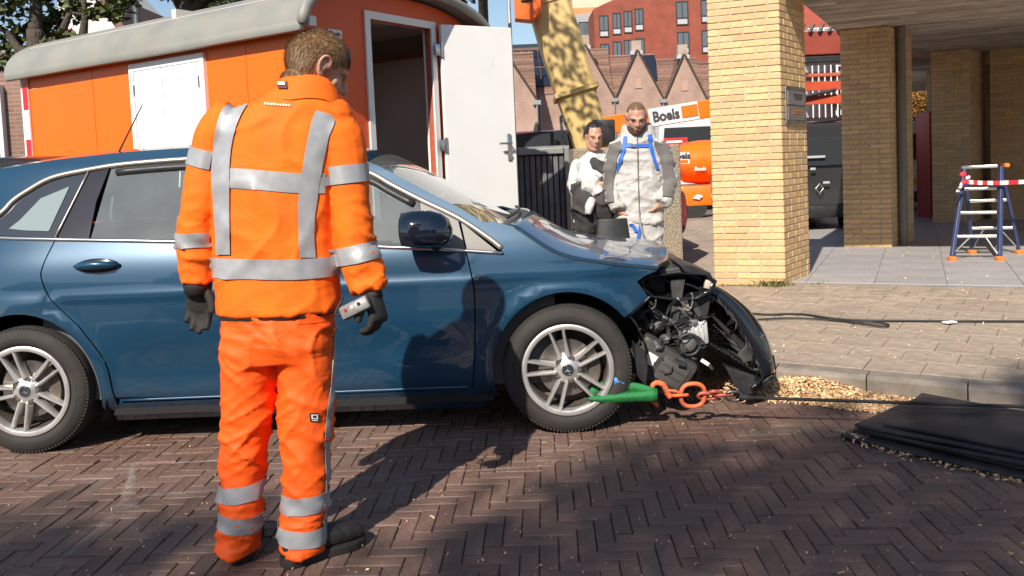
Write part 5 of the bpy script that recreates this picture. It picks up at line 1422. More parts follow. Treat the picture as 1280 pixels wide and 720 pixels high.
def make_hand(wrist, down, palm_n, thumb, curl=.5, k=1.0, glove=0.0):
    """down: hand direction, palm_n: where the palm looks, thumb: side of the thumb"""
    d_ = Vector(down).normalized(); t = Vector(thumb); t = (t-d_*t.dot(d_)).normalized(); pn = Vector(palm_n); pn = (pn-d_*pn.dot(d_)-t*pn.dot(t)).normalized()
    W_ = Vector(wrist); g_ = glove
    P = lambda a, b, c: W_+(d_*a+t*b+pn*c)*k
    mb = MB()
    mb.tube([P(-.05, 0, 0), P(0, 0, 0), P(.02, .002, 0)], [(.033+g_)*k, (.030+g_)*k, (.031+g_)*k], 12)
    rings = []
    for a, hw_, hd in ((.0, .029, .021), (.03, .038, .020), (.06, .043, .018), (.085, .043, .016), (.098, .038, .011)):
        rings.append([P(a, (hw_+g_)*math.cos(q), (hd+g_)*math.sin(q)) for q in [2*math.pi*i/16 for i in range(16)]])
    mb.loft(rings)
    for i, (b, L, a0) in enumerate(((.033, .074, .088), (.011, .083, .093), (-.012, .077, .091), (-.033, .060, .083))):
        ang = 0; p = P(a0-.015, b, 0); pts = [p]; fl = [.42, .33, .25]
        cc = curl*(1+.12*i); spread = b*.9
        for q, f_ in enumerate(fl):
            ang += cc*(.55, .75, .5)[q]
            p = p+(d_*math.cos(ang)+pn*math.sin(ang)+t*spread*(1 if q == 0 else .3))*L*f_*k*(1.18 if q == 0 else 1); pts.append(p)
        mb.tube(crom(pts, 3), [lerp((.0102+g_)*k, (.0075+g_*.8)*k, j/9) for j in range(10)], 10)
    th = [P(.012, .025, .006), P(.035, .048, .014), P(.062, .060, .020+.01*curl), P(.085, .062, .026+.018*curl)]
    mb.tube(crom(th, 3), [lerp((.015+g_)*k, (.009+g_)*k, j/9) for j in range(10)], 10)
    return mb
# ------------------------------------------------------------------ the operator seen from behind
m_hv = mat('hi_vis_orange', (.95, .150, .001), .8, var=.08, vscale=9, bump=.25, bscale=350, bdist=.0015, dark=(.88, .105, .001), dscale=4, damt=.35)
m_hvt = mat('hi_vis_trouser', (.92, .104, .002), .66, var=.08, vscale=9, bump=.2, bscale=420, bdist=.001, dark=(.75, .09, .006), dscale=6, damt=.3)
m_tape = mat('reflective_tape', (.36, .365, .38), .45, .2, var=.06, vscale=30, bump=.15, bscale=260, bdist=.0008)
m_glove = mat('work_glove', (.016, .0145, .0135), .75, var=.35, vscale=45, bump=.5, bscale=200)
m_boot = mat('boot_leather', (.020, .018, .017), .5, var=.3, vscale=30, bump=.4, bscale=120)
m_sole = mat('boot_sole', (.022, .02, .02), .85)
YO = 3.05
folds(m_hv, (4.5, 4.5, 6), .16, .010, 1.2, 2); folds(m_hvt, (4.5, 4.5, 8), .18, .012, 1.2, 2)
# jacket
jb = MB()
jb.loft([ringh(383, 98, YO-.005, 30, .072), ringh(380, 112, YO-.005, 35, .082), ringh(372, 124, YO, 50, .092), ringh(364, 134, YO, 72, .105), ringh(357, 148, YO, 84, .118), ringh(352, 175, YO, 84, .130, sq=.85), ringh(347, 215, YO, 79, .138, sq=.82), ringh(345, 265, YO, 76, .138, sq=.82), ringh(346, 320, YO, 75, .136, sq=.85), ringh(348, 362, YO, 75, .134, sq=.85), ringh(349, 388, YO, 76, .136, sq=.85)])
limb(jb, [(300, 152, YO, 30), (280, 166, YO, 33), (263, 205, YO-.01, 26.5), (252, 255, YO-.02, 24), (247, 290, YO-.01, 22.5), (246, 325, YO-.0, 22.5), (247, 353, YO+.0, 20)], 16)
limb(jb, [(405, 160, YO, 32), (424, 178, YO, 33), (434, 222, YO-.02, 26), (440, 270, YO-.03, 24), (445, 305, YO-.03, 23.5), (453, 335, YO-.04, 24), (461, 362, YO-.05, 20.5)], 16)
jm = remesh(jb, .0085, 5, .5)
def jw(p):
    z = p.z; d_ = 0
    d_ += .0045*rn(p.x*7, p.y*7, z*7)+.0025*ridge(p.x*9+3, p.y*9, z*14)
    armL = smooth(-1.03, -1.08, p.x); armR = smooth(-.58, -.52, p.x)
    a_ = max(armL, armR)
    d_ += a_*(.006*ridge(p.x*10, p.y*10, z*24)+.004*rn(p.x*14, p.y*14, z*40))*smooth(1.35, 1.15, z)
    d_ += a_*.006*ridge(p.x*6, p.y*12, z*34+p.x*20)*smooth(1.02, .92, z)
    d_ += (1-a_)*.006*ridge(p.x*5, 1, z*6+p.x*5)*smooth(1.55, 1.3, z)
    d_ += a_*.014*crease(p.x*4, p.y*4, z*15+p.x*10)*smooth(1.30, 1.1, z)+a_*.012*crease(p.x*6+7, p.y*6, z*26-p.x*14)*smooth(1.06, .98, z)
    d_ += (1-a_)*.008*crease(p.x*3+z*3, p.y*2, z*5-p.x*4)
    return d_
wrinkle(jm, jw)
# body (head, neck, trunk, limbs as one surface) under the clothes
hc = ony(397, 85, YO+.03)
hb_, HM = make_head(hc, (math.sin(math.radians(58)), math.cos(math.radians(58))), math.radians(30), math.radians(4), 1.09)
body = MB(); body.v = list(hb_.v); body.f = list(hb_.f)
nk = HM @ Vector((0, -.025, -.08)); nb_ = ony(376, 152, YO)
body.tube([nk, nk.lerp(nb_, .5), nb_], [.054, .058, .062], 14)
body.loft([ringh(366, 150, YO, 34, .06), ringh(354, 180, YO, 64, .09), ringh(346, 265, YO, 62, .105), ringh(348, 370, YO, 62, .105), ringh(348, 430, YO, 60, .10)])
limb(body, [(285, 160, YO, 22), (262, 205, YO-.01, 20), (248, 290, YO-.01, 17), (247, 356, YO, 13)])
limb(body, [(422, 172, YO, 22), (437, 222, YO-.02, 20), (446, 305, YO-.03, 17), (462, 366, YO-.05, 13)])
limb(body, [(315, 425, YO, 24), (309, 500, YO, 24), (305, 580, YO, 20), (301, 690, YO-.02, 14)])
limb(body, [(380, 425, YO, 24), (384, 500, YO, 24), (383, 580, YO, 20), (381, 690, YO-.04, 14)])
bmsh = remesh(body, .0048, 3, .5)
op = tag(link('person', bmsh, m_skin, None, True), 'worker in orange hi-vis jacket and trousers standing with his back turned', 'person')
m_hair = hairmat('hair_brown', (.25, .145, .068))
def opmask(l):
    x, y, z = l
    if z > .075: return y < .085
    if y > .045: return z > .045 and (abs(x) > .03 or z > .055)
    lim = -.075 if y < -.03 else lerp(-.075, .0, smooth(-.03, .0, y)) if y < .0 else lerp(.0, .03, smooth(0, .03, y))
    if -.03 < y < .016 and abs(x) > .066 and z < .034: return False
    return z > lim
hair_on(bmsh, HM, opmask, m_hair, op, 24000, .030, .22, .004, flow=lambda l: Vector((l.x*.8+.25, lerp(-.15, .55, smooth(.03, .10, l.z)), lerp(-.9, .1, smooth(.03, .10, l.z)))))
jacket = link('jacket', jm, m_hv, op, True); jbv = bvh_of(jm)
# collar stands away from the neck
cr_ = [ringh(384+dx, y, YO-.005+dy, w, hd, 30) for dx, dy, y, w, hd in ((-6, 0, 126, 47, .100), (-1, 0, 112, 38, .088), (1, .0, 99, 34.5, .082), (1, 0, 97, 33, .078), (1, 0, 99, 31, .074), (0, 0, 112, 33, .078))]
for r in cr_:
    for k_, v in enumerate(r):
        a = 2*math.pi*k_/30; v.z -= .11*max(0, math.cos(a-.55))**2*smooth(1.50, 1.62, v.z)+.004*rn(v.x*20, v.y*20, 2); v.x += .02*max(0, math.cos(a-.5))
MB().loft(cr_, cap=False).build('collar', m_hv, jacket, sm=True)
cen = lambda py: ony(347, py, YO)
wrap(jbv, ring_rows(cen(225), (0, 0, 1), .066, .30, 206, 332, 60, 4, Vector((-.020, 0, 0)))[:], 'reflective_band', m_tape, jacket)
for (py, h_, tl_) in ((331, .068, -.008),):
    wrap(jbv, ring_rows(cen(py), (0, 0, 1), h_, .235, 0, 360, 90, 4, Vector((tl_, 0, 0))), 'reflective_band', m_tape, jacket)
wrap(jbv, px_rows([(126, 292, 318), (134, 281, 309), (150, 273, 300), (175, 268, 292), (210, 266, 288), (250, 268, 288), (290, 271, 288), (318, 272, 289)], 6, 5), 'reflective_brace', m_tape, jacket, .0055)
wrap(jbv, px_rows([(138, 395, 414, 6), (150, 390, 418, 4), (175, 384, 410), (210, 378, 402), (250, 373, 396), (290, 373, 392), (322, 374, 394)], 6, 5), 'reflective_brace', m_tape, jacket, .0055)
def armband(px, py, Y, ax, h_, a0, a1, r=.125): return wrap(jbv, ring_rows(ony(px, py, Y), ax, h_, r, a0, a1, 40, 4), 'sleeve_band', m_tape, jacket)
la = (ony(262, 205, YO)-ony(251, 255, YO)).normalized(); ra_ = (ony(435, 222, YO)-ony(441, 270, YO)).normalized(); rf = (ony(446, 305, YO)-ony(453, 335, YO)).normalized()
armband(258, 198, YO-.01, la, .062, 150, 300); armband(247, 299, YO-.01, (0, 0, 1), .05, 100, 440, .085)
armband(433, 218, YO-.02, ra_, .062, 215, 420); armband(446, 316, YO-.03, rf, .06, 100, 440, .095)
# collar badge and small print
bd = wrap(jbv, px_rows([(103, 349, 361), (112, 348.5, 360.5)], 3, 2), 'collar_badge', mat('badge_maroon', (.11, .04, .035), .6), jacket, .010)
wrap(jbv, px_rows([(104.5, 351, 359), (108.5, 351, 359)], 3, 2), 'badge_print', m_label, jacket, .014)
for i_ in range(9):
    x_ = 331+i_*3.7
    if i_ < 9: wrap(jbv, px_rows([(128.6+i_*.28+(.6 if i_ % 3 else 0), x_, x_+2.6), (131.4+i_*.25, x_+.2, x_+2.7)], 2, 2), 'small_print', mat('print_white', (.8, .72, .55), .6), jacket, .005)
# trousers
tbm = MB()
tbm.loft([ringh(348, 376, YO, 70, .122, sq=.85), ringh(348, 400, YO, 71, .130, sq=.85), ringh(348, 432, YO, 72, .138, sq=.8), ringh(348, 450, YO, 70, .125, sq=.8)])
def leg(rs):
    tbm.loft([ringh(*r, sq=.92) for r in rs])
leg([(316, 425, YO, 35, .115), (312, 455, YO, 35, .115), (310, 500, YO, 33.5, .105), (307, 545, YO, 31, .095), (304, 590, YO-.0, 27.5, .088), (301, 630, YO-.01, 26.5, .086), (299, 662, YO-.02, 27, .09), (299, 688, YO-.02, 25, .09)])
leg([(380, 425, YO, 37, .115), (384, 455, YO, 37, .115), (384, 500, YO, 35.5, .105), (383, 545, YO-.01, 32, .097), (383, 590, YO-.02, 30, .092), (382, 630, YO-.03, 29, .09), (380, 662, YO-.04, 29, .094), (380, 686, YO-.04, 28, .098)])
tm_ = remesh(tbm, .0085, 4, .5)
def tw(p):
    z = p.z
    d_ = .003*rn(p.x*8, p.y*8, z*8)+.003*ridge(p.x*6+z*5, p.y*6, z*9+9)-.004
    d_ += .004*ridge(p.x*5, p.y*5, z*17+p.x*6)*math.exp(-((z-.47)/.13)**2)
    d_ += .004*ridge(p.x*5+2, p.y*7, z*26-p.x*8)*smooth(.26, .08, z)
    d_ += .011*crease(p.x*4+z*3, p.y*3, z*7+p.x*5)+.012*crease(p.x*5-3, p.y*5, z*15-p.x*9)*math.exp(-((z-.45)/.16)**2)+.013*crease(p.x*6+9, p.y*6, z*22+p.x*6)*smooth(.30, .12, z)
    d_ += .010*crease(p.x*7+z*9, p.y*3, z*5-p.x*6)*math.exp(-((z-.78)/.13)**2)
    d_ += .006*ridge(p.x*9+z*12, p.y*4, z*10)*math.exp(-((z-.80)/.10)**2)
    return d_
wrinkle(tm_, tw)
trs = link('trousers', tm_, m_hvt, op, True); tbv = bvh_of(tm_)
for px_, py_, h_, tl_, yo in ((303.5, 608, .056, .002, 0), (300, 645, .060, -.014, -.01), (382.5, 621, .060, 0, -.02), (380, 661, .060, -.010, -.03)):
    wrap(tbv, ring_rows(ony(px_, py_, YO+yo), (0, 0, 1), h_, .113 if px_ < 350 else .116, 0, 360, 60, 4, Vector((tl_, 0, 0))), 'leg_band', m_tape, trs)
wrap(tbv, px_rows([(398, 417.5, 422), (440, 416, 421), (480, 413, 418.5), (520, 408, 414.5), (560, 405.5, 411.5), (600, 407, 412.5), (640, 405, 410.5), (680, 400, 406)], 3, 6), 'side_piping', m_tape, trs, .004)
qp = wrap(tbv, px_rows([(515.5, 387, 398), (526.5, 387, 398)], 3, 2), 'knee_patch', mat('patch_black', (.02, .02, .02), .6), trs, .006)
cq = ony(392.4, 520, 2.9)
for r0 in (px_rows([(517, 389, 396.5), (518.2, 389, 396.5)], 3, 2), px_rows([(522, 389, 396.5), (523.2, 389, 397.5)], 3, 2), px_rows([(517, 389, 390.6), (523, 389, 390.6)], 2, 3), px_rows([(517, 394.9, 396.5), (523, 394.9, 396.5)], 2, 3), px_rows([(524.6, 389.5, 396), (525.6, 389.5, 396)], 2, 2)):
    wrap(tbv, r0, 'patch_mark', m_label, trs, .009)
# dark hem of the shirt and belt under the jacket
MB().loft([ringh(348, 384, YO, 73.5, .131, 30, sq=.85), ringh(348, 392, YO, 73.5, .132, 30, sq=.85), ringh(348, 393, YO, 70, .126, 30, sq=.85)], cap=False).build('shirt_hem', mat('shirt_black', (.03, .032, .028), .9), op, sm=True)
# pocket flap outlines
for sp in ([(402, 288, 328, 3), (403, 288, 328, 3)], [(405, 368, 408, -4), (406, 368, 408, -4)]):
    wrap(tbv, px_rows(sp, 10, 2), 'pocket_seam', m_hvt, trs, .002)
# gloves
lw = ony(247, 356, YO); rw = ony(465, 366, YO-.055)
gl = make_hand(lw, ony(251, 400, YO+.02)-lw, (.15, -.9, .1), (1, -.2, 0), .40, 1.06, .0035)
gme = remesh(gl, .0042, 2); link('glove', gme, m_glove, op, True)
MB().loft([[p+Vector((0, 0, dz)) for p in ringh(247, 356, YO, w, .052)] for dz, w in ((.03, 17), (0, 17.5), (-.03, 16))]).build('glove_cuff', m_glove, op, sm=True)
gr = make_hand(rw, ony(474, 398, YO-.08)-rw, (-1, -.35, 0), (-.35, -1, -.1), .95, 1.06, .0035)
gme2 = remesh(gr, .0042, 2); link('glove', gme2, m_glove, op, True)
# boots
def boot(heel, toe, name='boot'):
    h_, t_ = Vector((heel.x, heel.y, 0)), Vector((toe.x, toe.y, 0)); f = (t_-h_).normalized(); L = .29; r = Vector((f.y, -f.x, 0)); P = lambda a, b, c: h_+f*a+r*b+Vector((0, 0, c))
    mb = MB(); rings = []
    for a, w, z0, z1 in ((-.012, .020, .03, .09), (.0, .034, .022, .115), (.03, .040, .022, .135), (.08, .041, .022, .14), (.13, .041, .022, .115), (.18, .046, .022, .105), (.225, .050, .022, .098), (.265, .046, .024, .088), (.29, .032, .028, .07), (.30, .012, .034, .045)):
        rings.append([P(a, w*math.cos(q), (z0+z1)/2+(z1-z0)/2*math.copysign(abs(math.sin(q))**.8, math.sin(q))) for q in [2*math.pi*k/18 for k in range(18)]])
    mb.loft(rings); mb.tube([P(.05, 0, .07), P(.055, 0, .10), P(.06, 0, .125)], [.046, .044, .042], 14)
    me = remesh(mb, .006, 2); o = link(name, me, m_boot, op, True)
    sl_ = MB(); out_ = [(-.016, .0), (-.012, .024), (.01, .040), (.05, .042), (.10, .038), (.15, .042), (.21, .052), (.25, .050), (.285, .036), (.303, .014)]
    ol = [(a, b) for a, b in out_]+[(a, -b) for a, b in out_[::-1] if b > 0]
    ol = [(a, b) for a, b in ol]
    sl_.loft([[P(a, b, .002) for a, b in ol], [P(a, b*1.04, .024) for a, b in ol], [P(a, b*.98, .034) for a, b in ol]])
    sl_.build('boot_sole', m_sole, o)
    return o
boot(onz(301, 703, 0), onz(306, 680, 0)+Vector((-.03, .25, 0))); boot(onz(357, 708, 0), onz(432, 684, 0))
# remote control held in the right hand
rc0 = ony(444, 385, YO-.13)
rem = thing('remote_control', 'small grey winch remote control held in the worker\'s right glove', 'remote control', (rc0.x, rc0.y, rc0.z))
R_ = Matrix.Rotation(math.radians(-24), 3, 'Y') @ Matrix.Rotation(math.radians(-20), 3, 'X')
MB().bbox((0, 0, 0), (.105, .03, .048), .008, R_).build('casing', mat('remote_grey', (.16, .155, .15), .4, var=.2, vscale=60), rem, sm=40)
for k_ in range(3): MB().lathe([(0, -.004), (.006, -.004), (.006, .0)], R_ @ Vector((-.03+k_*.025, -.016, .004)), 1, 10).build('button', (mat('button_red', (.5, .03, .03), .4), m_label, m_plast)[k_], rem)
MB().tube(crom([R_ @ Vector((-.05, 0, 0)), R_ @ Vector((-.075, .02, .02)), Vector((-.05, .06, .03))], 4), .004, 6).build('antenna_stub', m_plast, rem, sm=True)
# ------------------------------------------------------------------ man in white coveralls with a blue harness
m_cov = mat('coverall_white', (.50, .475, .45), .8, var=.08, vscale=10, dark=(.40, .35, .31), dscale=9, damt=.5, bump=.3, bscale=60, bdist=.004)
m_cgrey = mat('coverall_grey', (.15, .135, .13), .85, var=.15, vscale=15)
m_blue = mat('harness_blue', (.03, .14, .55), .6)
YM = 6.65
folds(m_cov, (5, 5, 6), .30, .02, 1.2, 2)
tb_ = MB()
tb_.loft([ringh(796, 158, YM, 17, .075), ringh(797, 170, YM, 21, .09), ringh(798, 178, YM, 33, .10), ringh(798, 188, YM, 34, .11), ringh(798, 215, YM, 30, .118, sq=.85), ringh(798, 245, YM, 29, .12, sq=.85), ringh(798, 270, YM, 28, .13, sq=.85), ringh(798, 279, YM, 32, .125, sq=.85)])
limb(tb_, [(780, 184, YM, 13), (771, 192, YM, 12), (765, 214, YM-.02, 10), (763, 236, YM-.03, 9), (767, 250, YM-.08, 8.5), (772, 262, YM-.12, 9)])
limb(tb_, [(816, 184, YM, 13), (826, 193, YM, 12), (833, 212, YM-.02, 10), (836, 230, YM-.03, 9), (833, 243, YM-.08, 8.5), (827, 254, YM-.12, 9)])
jme = remesh(tb_, .012, 4)
wrinkle(jme, lambda p: .010*ridge(p.x*6, p.y*6, p.z*9)+.015*crease(p.x*5, p.y*5, p.z*6)+.012*crease(p.x*3+p.z*8, p.y*4, p.z*9+5)+.005*rn(p.x*14, p.y*14, p.z*20))
hcm = ony(795.5, 147, YM-.10)
hb_, HMm = make_head(hcm, (-.05, -1), math.radians(24), 0, .98)
bd_ = MB(); bd_.v = list(hb_.v); bd_.f = list(hb_.f)
nk = HMm @ Vector((0, -.025, -.08)); bd_.tube([nk, ony(797, 178, YM), ony(798, 200, YM)], [.062, .07, .09], 12)
bd_.loft([ringh(797, 176, YM, 14, .05), ringh(798, 186, YM, 28, .08), ringh(798, 230, YM, 26, .10), ringh(798, 285, YM, 25, .10)])
gm = onz(798, 420, 0); 
def legm(b, sx):
    fx = 798+sx
    for pts in ([(798+sx*.75, 280, YM, 13), (798+sx, 320, YM, 12), (798+sx*1.1, 365, YM, 10), (798+sx*1.1, 408, YM, 8)],): limb(b, pts)
legm(bd_, -15); legm(bd_, 15)
bme_ = remesh(bd_, .0075, 2)
man = tag(link('person', bme_, m_skin2, None, True), 'bearded man in dirty white work suit and blue safety harness looking down', 'person')
hair_on(bme_, HMm, lambda l: (l.z > .078 and l.y < .06) or (l.y < -.02 and l.z > -.05) or (l.y < .025 and l.z > .05), hairmat('hair_cropped', (.19, .105, .06)), man, 3000, .008, .4, .002)
hair_on(bme_, HMm, lambda l: l.y > .012 and l.z < -.048 and (l.z < -.078 or abs(l.x) > .027) and l.z > -.125, hairmat('beard_brown', (.17, .09, .055)), man, 900, .007, .3, .0015, seed=9)
for s_ in (-1, 1):
    MB().add([HMm @ Vector(v) for v in MB().ell((s_*.031, .080, .002), (.009, .006, .0028), None, 10, 6).v], MB().ell((0, 0, 0), (1, 1, 1), None, 10, 6).f).build('eye', m_eye, man)
    MB().tube([HMm @ Vector(p) for p in ((s_*.05, .074, .020), (s_*.032, .089, .025), (s_*.012, .092, .020))], .0035, 6).build('eyebrow', hairmat('hair_cropped', (.1, .06, .03)), man)
mj = link('jacket', jme, m_cov, man, True); mbv = bvh_of(jme)
# hood collar
MB().loft([ringh(797, y, YM+dy, w, hd, 26) for y, w, hd, dy in ((178, 25, .11, 0), (168, 22, .105, 0), (158, 20, .095, .01), (155, 18.5, .085, .02), (160, 17, .08, .01))], cap=False).build('hood_collar', m_cov, mj, sm=True)
wrap(mbv, px_rows([(176, 776, 762, 6), (184, 778, 758, 4), (196, 772, 756), (210, 769, 748), (225, 766, 746), (240, 766, 746), (252, 768, 752)], 6, 5), 'grey_sleeve_panel', m_cgrey, mj, .011)
wrap(mbv, px_rows([(176, 816, 834, 6), (184, 818, 840, 4), (196, 823, 843), (210, 826, 848), (225, 828, 853), (238, 829, 852), (246, 828, 846)], 6, 5), 'grey_sleeve_panel', m_cgrey, mj, .011)
for sp in ([(171, 780, 784.5), (185, 778, 782.5), (200, 774, 778.5), (214, 769, 773.5)], [(169, 809, 814), (185, 811, 815.5), (200, 815, 819.5), (212, 819, 823.5)], [(180, 781, 812), (184.5, 781, 812)]):
    wrap(mbv, px_rows(sp, 5, 4), 'harness_strap', m_blue, mj, .012)
wrap(mbv, px_rows([(181, 789, 794), (186, 789, 794)], 2, 2), 'harness_buckle', m_brkt, mj, .02)
wrap(mbv, px_rows([(172, 796, 797.6), (200, 796.5, 798), (240, 797.5, 799), (278, 799, 800.5)], 2, 6), 'zip', m_cgrey, mj, .008)
tw_ = MB(); tw_.loft([ringh(798, 272, YM, 31, .12), ringh(798, 290, YM, 31, .125), ringh(798, 302, YM, 30, .12)])
for sx in (-1, 1): tw_.loft([ringh(798+sx*14.5, 295, YM, 16, .105), ringh(798+sx*16, 325, YM, 15.5, .1), ringh(798+sx*17, 360, YM, 14, .09), ringh(798+sx*17, 410, YM, 12.5, .085)])
tme_ = remesh(tw_, .012, 3); wrinkle(tme_, lambda p: .008*ridge(p.x*7, p.y*7, p.z*10)+.02*crease(p.x*5, p.y*5, p.z*7))
mt = link('trousers', tme_, m_cov, man, True); mtb = bvh_of(tme_)
for sp in ([(279, 786, 791), (284, 790, 795), (290, 793, 798)], [(280, 799, 803), (290, 797, 801), (300, 795, 799)]):
    wrap(mtb, px_rows(sp, 3, 4), 'leg_strap', m_blue, mt, .012)
MB().tube(crom([ony(799, 272, YM-.15), ony(803, 290, YM-.16), ony(812, 308, YM-.14), ony(816, 325, YM-.12)], 4), .008, 6).build('lanyard', mat('rope_grey', (.3, .29, .27), .8), mj, sm=True)
for sx in (-1, 1):
    f0_ = onz(798+sx*17, 418, 0); MB().bbox((f0_.x, f0_.y-.05, .05), (.1, .28, .1), .035).build('boot', m_boot, man, sm=True)
    hp_ = ony(775 if sx < 0 else 824, 264 if sx < 0 else 256, YM-.09)
    hm = remesh(make_hand(hp_, (.5*-sx, .35, -.8), (-sx*1., .2, 0), (-.2*sx, -1, 0), .9, .95), .005, 1); link('hand', hm, m_skin2, man, True)
# ------------------------------------------------------------------ woman holding a coat
YW = 7.0
m_white2 = mat('tshirt_white', (.56, .545, .53), .85, var=.06, vscale=12, bump=.3, bscale=50, bdist=.004)
folds(m_white2, (6, 6, 6), .35, .02, 1.2, 2)
wb_ = MB()
wb_.loft([ringh(743, 190, YW, 9, .06), ringh(743, 196, YW, 17, .075), ringh(742, 206, YW, 24, .095), ringh(742, 230, YW, 22, .11), ringh(743, 255, YW, 21, .10), ringh(743, 275, YW, 24, .115), ringh(743, 285, YW, 24, .115)])
limb(wb_, [(727, 204, YW, 10), (720, 222, YW-.02, 9), (722, 238, YW-.08, 8), (735, 238, YW-.22, 7), (746, 234, YW-.26, 6)])
limb(wb_, [(759, 204, YW, 10), (764, 222, YW-.02, 9), (763, 240, YW-.08, 8), (753, 242, YW-.22, 7), (742, 240, YW-.26, 6)])
wme = remesh(wb_, .011, 4); wrinkle(wme, lambda p: .008*ridge(p.x*8, p.y*8, p.z*9)+.018*crease(p.x*6, p.y*6, p.z*7))
hcw = ony(742.5, 170, YW-.05)
hb_, HMw = make_head(hcw, (.15, -1), math.radians(16), 0, .97, .88)
bd_ = MB(); bd_.v = list(hb_.v); bd_.f = list(hb_.f); nk = HMw @ Vector((0, -.025, -.08)); bd_.tube([nk, ony(743, 195, YW), ony(743, 215, YW)], [.055, .06, .08], 12)
bd_.loft([ringh(743, 200, YW, 14, .06), ringh(743, 240, YW, 16, .08), ringh(743, 290, YW, 18, .09)])
for sx in (-1, 1): limb(bd_, [(743+sx*10, 285, YW, 11), (743+sx*11, 330, YW, 9), (743+sx*11, 402, YW, 6)])
wbm = remesh(bd_, .0075, 2)
wom = tag(link('person', wbm, m_skin, None, True), 'dark haired woman in white top carrying a dark coat over her arms', 'person')
hair_on(wbm, HMw, lambda l: (l.z > .080 and l.y < .066) or (l.y < -.005 and l.z > -.06) or (l.y < .04 and l.z > .02 and abs(l.x) > .05), hairmat('hair_black', (.022, .016, .014)), wom, 4000, .022, .05, .004, flow=lambda l: Vector((l.x*.4, -1, -.3)))
MB().ell(HMw @ Vector((0, -.115, -.0)), (.055, .05, .06), None, 14, 10).build('hair_bun', hairmat('hair_black', (.02, .02, .02)), wom, sm=True)
for s_ in (-1, 1):
    MB().add([HMw @ Vector(v) for v in MB().ell((s_*.031, .080, .002), (.009, .006, .0028), None, 10, 6).v], MB().ell((0, 0, 0), (1, 1, 1), None, 10, 6).f).build('eye', m_eye, wom)
    MB().tube([HMw @ Vector(p) for p in ((s_*.048, .073, .020), (s_*.032, .087, .024), (s_*.014, .090, .020))], .0022, 6).build('eyebrow', m_eye, wom)
link('top', wme, m_white2, wom, True)
ww = MB(); ww.loft([ringh(743, 278, YW, 24, .115), ringh(743, 298, YW, 24, .11)])
for sx in (-1, 1): ww.loft([ringh(743+sx*12, 290, YW, 13, .09), ringh(743+sx*12, 340, YW, 11, .08), ringh(743+sx*12, 402, YW, 9, .07)])
wt_ = remesh(ww, .012, 2); link('trousers', wt_, mat('speckled_cloth', (.35, .34, .33), .9, dark=(.04, .04, .04), dscale=22, damt=1.0), wom, True)
for sx in (-1, 1):
    f0_ = onz(743+sx*12, 408, 0); MB().bbox((f0_.x, f0_.y-.05, .045), (.09, .25, .09), .03).build('shoe', m_boot, wom, sm=True)
    hp_ = ony(744+sx*2, 236+sx*3, YW-.27); link('hand', remesh(make_hand(hp_, (-sx, -.2, 0), (0, .6, 1), (0, -.5, 1), .7, .9), .005, 1), m_skin, wom, True)
m_lip = mat('lips', (.42, .16, .14), .45)
for HH, pp_, kk in ((HMw, wom, 1.0), (HMm, man, .8)):
    MB().tube(crom([HH @ Vector(p) for p in ((-.022, .084, -.060), (-.008, .0985, -.0585), (.008, .0985, -.0585), (.022, .084, -.060))], 3), [.002, .0035*kk, .0042*kk, .0045*kk, .0045*kk, .0045*kk, .0045*kk, .0042*kk, .0035*kk, .002], 6).build('lips', m_lip, pp_, sm=True)
# the coat over her arms: crumpled cloth, dark with white lining
ct = thing('folded_coat', 'crumpled dark grey coat with white lining held by the woman', 'coat', ony(742, 255, YW-.2))
co = ct.location.copy()
cb_ = MB()
for (x, y, Y, r) in ((736, 215, YW-.18, 13), (748, 222, YW-.22, 12), (740, 232, YW-.25, 13), (730, 225, YW-.2, 10)):
    c = ony(x, y, Y); cb_.ell(c, (r*Y/F, .07, r*1.05*Y/F), None, 14, 10)
lm = remesh(cb_, .010, 2); wrinkle(lm, lambda p: .014*ridge(p.x*9, p.y*9, p.z*9)+.035*crease(p.x*7, p.y*7, p.z*7)+.008*rn(p.x*22, p.y*22, p.z*22))
for v in lm.vertices: v.co -= co
link('white_lining', lm, m_white2, ct, True)
cb_ = MB()
limb(cb_, [(730, 232, YW-.2, 12), (731, 252, YW-.24, 15), (735, 270, YW-.22, 14), (734, 290, YW-.2, 10)]); limb(cb_, [(752, 236, YW-.22, 12), (754, 256, YW-.26, 15), (757, 272, YW-.24, 12), (758, 284, YW-.22, 8)]); limb(cb_, [(722, 226, YW-.1, 5), (745, 207, YW-.22, 6), (758, 218, YW-.25, 7)])
lm = remesh(cb_, .010, 2); wrinkle(lm, lambda p: .012*ridge(p.x*8, p.y*8, p.z*6)+.035*crease(p.x*7, p.y*7, p.z*5)+.006*rn(p.x*22, p.y*22, p.z*22))
for v in lm.vertices: v.co -= co
link('coat_cloth', lm, mat('coat_charcoal', (.045, .042, .042), .85, var=.2, vscale=12), ct, True)
cb_ = MB(); limb(cb_, [(741, 248, YW-.34, 5), (737, 258, YW-.36, 6), (735, 268, YW-.36, 4)])
lm = remesh(cb_, .008, 2)
for v in lm.vertices: v.co -= co
link('white_sleeve', lm, m_white2, ct, True)
# ================================================================== things behind the car
m_agg = mat('washed_concrete', (.34, .285, .21), .9, var=.55, vscale=55, bump=1.0, bscale=70, bdist=.02, dark=(.12, .095, .07), dscale=40, damt=.8)
YB = 9.6
l_ = ony(716, 182, YB); r_ = ony(850, 180, YB)
blk = tag(MB().bbox((0, .3, r_.z/2), (r_.x-l_.x, .6, r_.z), .02).build('concrete_block', m_agg), 'tall washed pebble concrete block behind the two people', 'block')
blk.location = ((l_.x+r_.x)/2, YB, 0)
